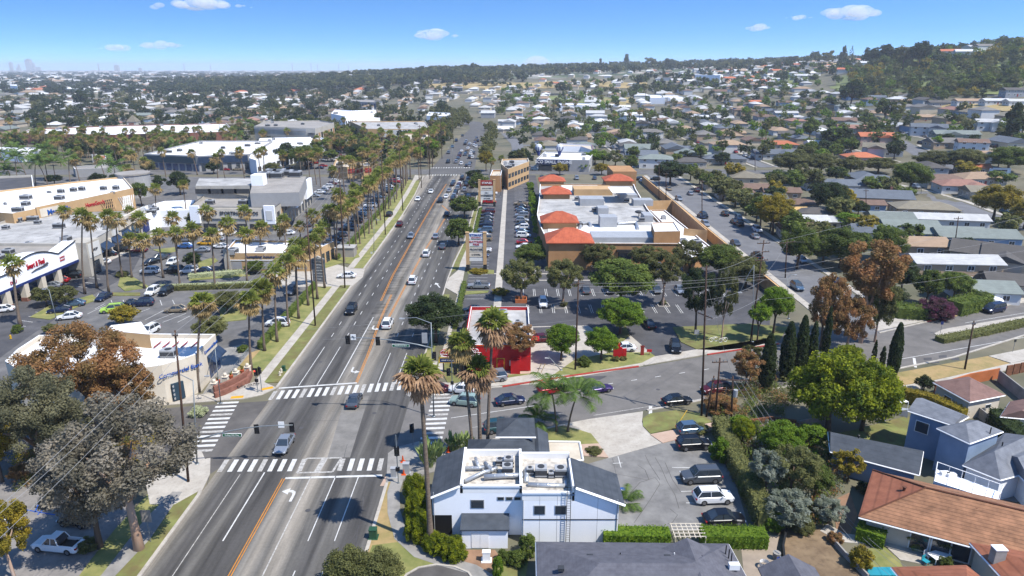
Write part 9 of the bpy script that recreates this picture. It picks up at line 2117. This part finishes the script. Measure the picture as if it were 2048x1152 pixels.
# hillside on the right: dense brush
for _ in range(1500):
 c=rn.uniform(1640,2100);y=rn.uniform(590,1000);x=(c-CX)/F/CP*y
 if c<1740 and y<700:continue
 if blocked(x,y,2):continue
 b_=rn.random()<.12;Tr.append((x,y,rn.uniform(10,17) if b_ else rn.uniform(3,10),rn.uniform(5,8) if b_ else rn.uniform(2.2,5),rn.choice(('leaf_dark','leaf_green','leaf_olive','leaf_dark','leaf_olive','leaf_green','leaf_yellow'))))
# woods: ridge on the left of the avenue line and the whole middle skyline
for _ in range(1500):
 c=rn.uniform(360,960);y=rn.uniform(1350,2150);x=(c-CX)/F/CP*y
 if (c-360)/500*700+1300>0 and rn.random()<min(1,(c-330)/220):Tr.append((x,y,rn.uniform(10,18),rn.uniform(7,12),rn.choice(('leaf_dark','leaf_dark','leaf_olive'))))
for _ in range(2300):
 c=rn.uniform(900,1720);y=rn.uniform(1420,2250);x=(c-CX)/F/CP*y
 if 1050<c<1400 and y<1560:continue
 if rn.random()<(.85 if c<1230 else .5):Tr.append((x,y,rn.uniform(8,18),rn.uniform(5,10),rn.choice(('leaf_dark','leaf_dark','leaf_olive'))))
for _ in range(260):
 c=rn.uniform(1250,2048);y=rn.uniform(1000,1400);x=(c-CX)/F/CP*y;Tr.append((x,y,rn.uniform(8,16),rn.uniform(5,8),'leaf_dark'))
for _ in range(1900):
 y=1300*(9000/1300)**rn.random();c=rn.uniform(-60,1000);x=(c-CX)/F/CP*y;s_=.8+y/3500
 if rn.random()<.75:Tr.append((x,y,rn.uniform(8,14)*min(s_,1.6),rn.uniform(7,14)*s_,'leaf_dark'))
# the tall trees that stand out on the skyline, one by one
sky=((1765,134,86,27,'leaf_dark','round','big rounded dark tree on the right hill crest, left of two'),(1738,136,96,18,'leaf_dark','round','dark tree left of the big rounded crest trees'),(1805,140,88,22,'leaf_olive','round','grey-green crest tree right of the rounded one'),(1836,142,82,24,'leaf_dark','round','tallest dark tree on the right hill crest'),
 (1895,98,76,26,'leaf_dark','umbrella','broad flat-topped tree behind the hilltop houses'),(1970,84,64,12,'leaf_dark','open','thin-crowned tree on the hilltop skyline'),(2005,82,66,12,'leaf_dark','open','open-crowned tree near the top right hill'),(1628,128,100,10,'leaf_dark','round','small round tree on the skyline beside a thin cypress'),(1655,130,102,18,'leaf_olive','open','spreading skyline tree left of the conifers'),
 (1684,130,94,10,'leaf_dark','cone','dark conifer on the skyline'),(1700,128,92,5,'leaf_dark','column','narrow skyline cypress by the conifer'),(1583,128,112,18,'leaf_dark','round','low dark tree mass on the skyline above white houses'),(948,145,124,8,'leaf_dark','round','round tree standing on the ridge right of the avenue line'),(1252,135,112,10,'leaf_dark','cone','tallest pointed tree on the middle skyline'),
 (1200,140,118,6,'leaf_dark','cone','narrow dark tree on the middle skyline'),(1300,138,115,16,'leaf_olive','open','wide pale tree group on the middle skyline'),(1340,136,117,16,'leaf_dark','round','dark broad tree right of the pale middle group'),(1054,203,167,6,'leaf_dark','column','tall dark cypress among the houses, centre'),(1172,195,163,9,'leaf_olive','round','tree by the golden field edge'),
 (1120,190,164,14,'leaf_dark','round','dark tree clump in front of the golden field'),(1290,205,165,8,'leaf_olive','open','thin tall tree left of the white ribbed roofs'),(1700,214,160,28,'leaf_dark','round','very dark large tree at the foot of the hill'),(1768,248,196,22,'leaf_dark','open','tall dark tree left of the tan long roof'),(1795,255,206,18,'leaf_olive','open','olive tree beside the tall dark one'),
 (2020,285,215,30,'leaf_dark','cone','dense dark trees at the right edge above the street'),(2045,330,225,20,'leaf_dark','round','dark tree cut by the right edge'),(1618,285,236,20,'leaf_green','round','tall green tree left of the round dark one'),(1672,300,252,34,'leaf_dark','round','large round dark tree before the orange roofs'),(1530,288,240,13,'leaf_olive','open','tall thin tree in front of slate roofs'),
 (170,216,180,20,'leaf_dark','round','largest dark tree in the left distance'),(80,210,188,16,'leaf_dark','round','dark rounded tree at far left'),(370,212,190,18,'leaf_dark','round','dark tree pair among the left distance roofs'),(450,218,196,12,'leaf_dark','round','very dark round tree before the long white strip'))
for (bx,by,ty,hw,lf,sh,lab) in sky:
 p=GT(bx,by)
 if p.y>2300:x_=(bx-CX)/F/CP*1900;p=Vector((x_,1900,T(x_,1900)))
 zc=p.y*CP-(p.z-HC)*SP;tree_at(p,max(6,ZAT(p.y,ty)-p.z),hw*zc/F,lf,sh,2 if hw>12 else 3,label=lab)
Tr.sort(key=lambda t:t[1])
NT=300-len(near_trees)-len(sky)-12
wl_={'leaf_green':'green','leaf_dark':'dark','leaf_olive':'olive','leaf_bright':'bright green','leaf_yellow':'yellow-green'}
sel=[t for t in Tr if inview(t[0],t[1],4,0)]
for (x,y,h,r,lf) in sel[:NT]:tree_at((x,y,T(x,y)),h,r,lf,'round',2,look=wl_[lf]+' round tree')
rest=sel[NT:]
def mass_trees(name,L_,label):
 rs=np.random.RandomState(5);slots=['leaf_green','leaf_dark','leaf_olive','leaf_bright','leaf_yellow'];Vs=[];mi=[]
 protos={}
 for lod,(nc,nl,lf,rc) in {0:(15,15,.19,.36),1:(9,9,.3,.4)}.items():
  protos[lod]=[leaf_cloud(crown_pts('round',nc,rs),nl,rc,lf,rs) for _ in range(4)]
 for i,(x,y,h,r,lf) in enumerate(L_):
  P_=protos[0 if y<1100 else 1][i%4];a=rs.uniform(0,6.28);ca,sa=math.cos(a),math.sin(a);rz_=min(h*.5,r*.9);
  V=np.empty_like(P_);V[:,0]=(P_[:,0]*ca-P_[:,1]*sa)*r+x;V[:,1]=(P_[:,0]*sa+P_[:,1]*ca)*r+y;V[:,2]=P_[:,2]*rz_+T(x,y)+h-rz_
  Vs.append(V);mi.append(np.full(len(P_)//4,slots.index(lf),dtype=np.int32))
 me=np_mesh(name,np.concatenate(Vs),m0_[slots[0]])
 for s_ in slots[1:]:me.materials.append(m0_[s_])
 me.polygons.foreach_set('material_index',np.concatenate(mi));me.update()
 tag(link(name,me),label,'woods',None,'stuff')
mass_trees('distant_woods',rest,'mass of dark distant trees covering hillside, ridge and plain')
# more palms in the commercial quarter on the left
n=0
while n<165:
 c=rn.uniform(-20,900);y=rn.choice((rn.uniform(300,420),rn.uniform(360,560),rn.uniform(380,480)));x=(c-CX)/F/CP*y
 if on_street(x,y,0) or blocked(x,y,1) or not inview(x,y,8,0):n+=.02;continue
 f_=(c<160 and y<430 and rn.random()<.6) or rn.random()<.08
 palm_at((x,y,T(x,y)),rn.uniform(8,13) if not f_ else rn.uniform(6,8),s=rn.uniform(.95,1.25)*(1.25 if f_ else 1),feather=f_,look='feather palm' if f_ else 'brown-skirted fan palm');n+=1
for c,y in ((480,520),(505,500),(590,640),(1215,560),(1240,600),(1260,580),(1485,520),(1560,600),(1100,700),(1120,760),(1140,740)):
 x=(c-CX)/F/CP*y;palm_at((x,y,T(x,y)),rn.uniform(11,15),s=1.1)
# golden and green open slopes
def patch(name,pix,m,dz=.6,sx=12,sy=3):
 xs=[p[0] for p in pix];ys=[p[1] for p in pix];b=MB();V={}
 def vert(x,y):
  if (x,y) not in V:q=GT(x,y);q.z+=dz;V[(x,y)]=len(b.v);b.v.append(tuple(q))
  return V[(x,y)]
 x=min(xs)
 while x<max(xs):
  y=min(ys)
  while y<max(ys):
   if inpoly((x+sx/2,y+sy/2),pix):b.f.append((vert(x,y+sy),vert(x+sx,y+sy),vert(x+sx,y),vert(x,y)));b.mi.append(0)
   y+=sy
  x+=sx
 o=b.build(name,m);o['kind']='structure'
gold=mat('golden_slope',S(196,170,120),.95,S(158,142,92),scale=.02,world=True,detail=10,spots=(.05,.7,.5,.15));grn=mat('green_slope',S(140,148,92),.95,S(108,120,70),scale=.02,world=True,detail=10,spots=(.05,.7,.5,.15))
patch('dry_field',[(850,168),(1000,166),(1150,163),(1290,166),(1290,177),(1150,176),(1000,180),(860,178)],gold)
patch('green_slope',[(1095,193),(1200,194),(1290,200),(1240,208),(1130,206),(1100,203)],grn);patch('dry_field',[(1180,198),(1270,196),(1290,205),(1225,212)],gold)
patch('dry_slope',[(1640,132),(1660,118),(1705,113),(1722,118),(1715,132),(1690,140),(1650,140)],gold);patch('green_slope',[(1450,160),(1520,142),(1600,150),(1640,160),(1560,172),(1480,170)],grn)
patch('green_slope',[(1725,118),(1800,105),(1900,104),(2048,92),(2048,192),(1900,190),(1760,185),(1660,180)],grn);patch('dry_slope',[(1880,209),(2048,206),(2048,222),(1960,228),(1890,222)],gold);patch('dry_slope',[(1880,228),(1960,224),(1960,245),(1900,240)],gold)
# residential streets further on
for k in range(5):
 x=73+k*64
 draped('residential_street',[(x-2,362),(x-6,560),(x-14,760)],-4,4,.12,m0_['street_grey']);draped('sidewalk',[(x-2,362),(x-6,560)],5,6.6,.14,m0_['concrete']);draped('sidewalk',[(x-2,362),(x-6,560)],-6.6,-5,.14,m0_['concrete'])
for y in (470,590,700,830):draped('residential_street',[(8,y),(200,y-6),(480,y-10)],-4,4,.13,m0_['street_grey'],step=20)
draped('service_road',[(6,366),(4,480),(-4,560)],-4,4,.1,m0_['street_grey'])
for k in range(42):
 x=73+64*rn.randint(0,3)+rn.choice((-3.2,3.2));y=rn.uniform(370,560);car_at((x-2-(y-362)*.02,y,T(x,y)+.15),rn.choice((0,180)),rn.choice(('sedan','suv')),rn.choice(pal),None,'cars in the streets beyond the plaza')
# -- far skyline
towers=[(117,138,5,16),(131,139,3,12),(150,137,9,22),(158,138,4,14),(166,141,6,8),(275,137,2,12),(308,137,7,8),(130,140,6,6),(60,141,3,8),(430,139,1.2,14),(478,139,1,12),(626,139,1.2,16),(660,139,1,15),(672,139,1,12),(710,139,1,12),(728,139,1,10),(350,140,5,5)]
for i,(px,py,w_,hpx) in enumerate(towers):
 Y=9500;x=(px-CX)/F/CP*Y;z=ZAT(Y,py-hpx*.8);W2=w_*Y/F/2
 t=MB().box(-W2,W2,-W2,W2,-5,z).box(-W2*.5,W2*.5,-W2*.5,W2*.5,z,z+max(4,z*.08)).build('high_rise' if w_>1.5 else 'crane',m0_['hvac' if i%2 else 'grey_wall'],None,(x,Y,0))
 tag(t,('hazy high-rise' if w_>1.5 else 'hazy harbour crane')+', '+('leftmost','second from left','third from left','fourth from left','fifth from left','sixth from left','seventh from left','eighth from left','ninth from left','tenth from left','11th from left','12th from left','13th from left','14th from left','15th from left','16th from left','17th from left')[sorted(towers).index(towers[i])]+' on the hazy horizon','high-rise' if w_>1.5 else 'crane')
# -- labels for everything placed in rows or groups
LM=[(60,340,'the solar-roofed warehouse'),(150,375,'the white department store roof'),(60,480,'the cream roofed block'),(60,560,'the supermarket lettering'),(190,500,'the shoe store strip'),(330,400,'the sporting goods sign end'),(470,390,'the sporting goods roof'),(600,400,'the white store columns'),(540,520,'the tan restaurant'),(440,490,'the yellow car'),(300,560,'the curved drive'),(230,610,'the lime SUV'),(420,620,'the bank lot palms'),(640,530,'the directory sign'),(690,470,'the grey shed'),
 (730,420,'the kerbside palm row'),(790,370,'the palm row end'),(830,330,'the second crossing'),(700,345,'the red awning restaurant'),(600,340,'the mall wing end'),(400,320,'the slate blue shop fronts'),(200,330,'the fuel canopy'),(30,310,'the left edge low roof'),(270,250,'the pyramid tower'),(100,230,'the far left roofs'),(440,240,'the long white strip end'),(580,255,'the big beige box'),(740,275,'the full parking lot'),(780,245,'the tan strip mall'),(860,290,'the far left avenue kerb'),(900,235,'the avenue bend'),(730,225,'the white office blocks'),
 (940,330,'the crossing queue'),(950,290,'the far avenue'),(965,250,'the bend parking'),(990,400,'the red-topped plaza sign'),(985,480,'the nearer tall plaza sign'),(1045,410,'the plaza shrubs, far part'),(1045,470,'the plaza shrubs, near part'),(1000,300,'the tan office'),(1130,560,'the plaza front lot'),(1320,560,'the planter trees'),(1130,305,'the balloon shop'),(1100,340,'the far tile towers'),(1210,335,'the plaza back lot'),
 (1040,260,'the service road roofs'),(1050,215,'the tall central cypress'),(1150,265,'the orange strip roofs'),(1150,225,'the long white school'),(1230,270,'the tree-lined street'),(1240,235,'the middle house rows'),(1320,300,'the white corner house'),(1330,250,'the brown roof rows'),(1330,205,'the ribbed school roofs'),(1420,280,'the wide grey hip roof'),(1430,230,'the pale roof rows'),(1410,330,'the street corner tree'),(1420,380,'the residential street trees'),(1370,440,'the dark pole street'),
 (1500,260,'the slate front gable'),(1490,215,'the orange terrace roof'),(1520,360,'the feather palm'),(1600,300,'the slate house'),(1600,240,'the long white-blue house'),(1600,380,'the small brown hip roof'),(1600,430,'the yellow-tan shed house'),(1690,300,'the orange tiled hip roof'),(1700,230,'the stepped brown pair'),(1720,380,'the slate hip roofs'),(1740,430,'the blue-walled cottage'),(1820,340,'the round street tree'),(1790,270,'the bright orange roof'),(1830,220,'the terrace row start'),(1880,280,'the upper street'),
 (1850,420,'the long pale roof'),(1950,440,'the grey-green long roof'),(1960,310,'the big green tree'),(1960,240,'the dry slope house'),(2000,190,'the terrace row end'),(1900,150,'the hillside brush'),(1950,95,'the hilltop houses'),(1750,170,'the lower slope'),(1650,170,'the dark hill foot'),(1560,185,'the high terrace'),(1580,140,'the white ridge houses'),(1400,160,'the scaffolded white block'),(1250,175,'the golden field'),(1100,180,'the field trees'),(1960,380,'the tan bungalows'),(2030,420,'the right road end'),(1560,500,'the street by the rust tree'),(900,180,'the brown slab'),(60,400,'the department store left end')]
ORD=['leftmost','second','third','fourth','fifth','sixth','seventh','eighth','ninth','tenth','eleventh','twelfth']
grp={}
bpy.context.view_layer.update()
for (o,look,noun) in AUTO:
 l_=o.location;px,py=PRJ((l_.x,l_.y,l_.z+2));k=min(range(len(LM)),key=lambda i:(LM[i][0]-px)**2+((LM[i][1]-py)*1.6)**2)
 grp.setdefault((look,k),[]).append((px,o))
def ordn(i,n):
 if n==2:return ('left','right')[i]
 if i==n-1:return 'rightmost'
 if i==0:return 'leftmost'
 s_=ORD[i] if i<12 else str(i+1)+'th';return s_
for (look,k),L_ in grp.items():
 L_.sort(key=lambda t:t[0]);n=len(L_)
 for i,(px,o) in enumerate(L_):
  if n==1:o['label']=f'{look} near {LM[k][2]}'
  else:
   w_=ordn(i,n);o['label']=f'{look}, {w_}{" from left" if w_ not in ("left","right","leftmost","rightmost") else ""} of {n} near {LM[k][2]}'
  if 'group' not in o.keys() :o['group']={'palm':'palms of the shopping quarter','tree':'street and garden trees','house':'houses of the neighbourhood','car':'parked and driving cars'}[[x for x in AUTO if x[0] is o][0][2]] if False else o.get('group','repeats like '+look.split(',')[0].split()[-1]+'s in the town')
# -- air and clouds
hz=bpy.data.materials.new('haze');hz.use_nodes=True;n_=hz.node_tree.nodes;n_.clear();mo=n_.new('ShaderNodeOutputMaterial');pv=n_.new('ShaderNodeVolumePrincipled')
pv.inputs['Color'].default_value=(.82,.88,.97,1);pv.inputs['Density'].default_value=1.15e-4;pv.inputs['Anisotropy'].default_value=.2
hz.node_tree.links.new(pv.outputs[0],mo.inputs['Volume'])
o=MB().box(-19000,19000,-160,15400,-9,128).build('haze',hz);o['kind']='stuff';o['label']='thin pale haze over the whole town'
cm_=bpy.data.materials.new('cloud');cm_.use_nodes=True;n_=cm_.node_tree.nodes;n_.clear();mo=n_.new('ShaderNodeOutputMaterial');pv=n_.new('ShaderNodeVolumePrincipled')
pv.inputs['Color'].default_value=(1,1,1,1);pv.inputs['Density'].default_value=.0035;pv.inputs['Anisotropy'].default_value=.0
pv.inputs['Emission Strength'].default_value=0.0;cm_.node_tree.links.new(pv.outputs[0],mo.inputs['Volume'])
for i,(px,py,hw,hh,lab) in enumerate(((385,12,98,15,'long thin white cloud at the top left'),(221,97,24,9,'small faint cloud, left of two low ones'),(313,91,44,11,'flat white cloud, right of two low ones'),(868,71,44,13,'soft cloud left of centre'),(1072,126,26,12,'white cloud peeking over the middle ridge'),(1708,28,60,16,'brightest cloud at upper right'),(1524,55,22,7,'small cloud left below the brightest one'),(1606,35,26,5,'wispy cloud left of the brightest one'))):
 Y=17000.;c=at_px(px,py,Y);k=Y/F;r2=random.Random(i+5);b=MB()
 for j in range(16):
  u=r2.uniform(-1,1);s_=(1-abs(u)**1.6)*.75+.12
  x=u*hw*k;z=(r2.uniform(-.1,.7)*s_)*hh*k;rr=s_*hh*k*r2.uniform(.5,.95)
  bb=MB().ball((0,0,0),1.,10);b.add([(x+v[0]*rr*2.3,r2.uniform(0,1)*0+v[1]*rr*1.6+j*30,z+v[2]*rr) for v in bb.v],bb.f)
 o=b.build('cloud',cm_,None,c);tag(o,lab,'cloud')
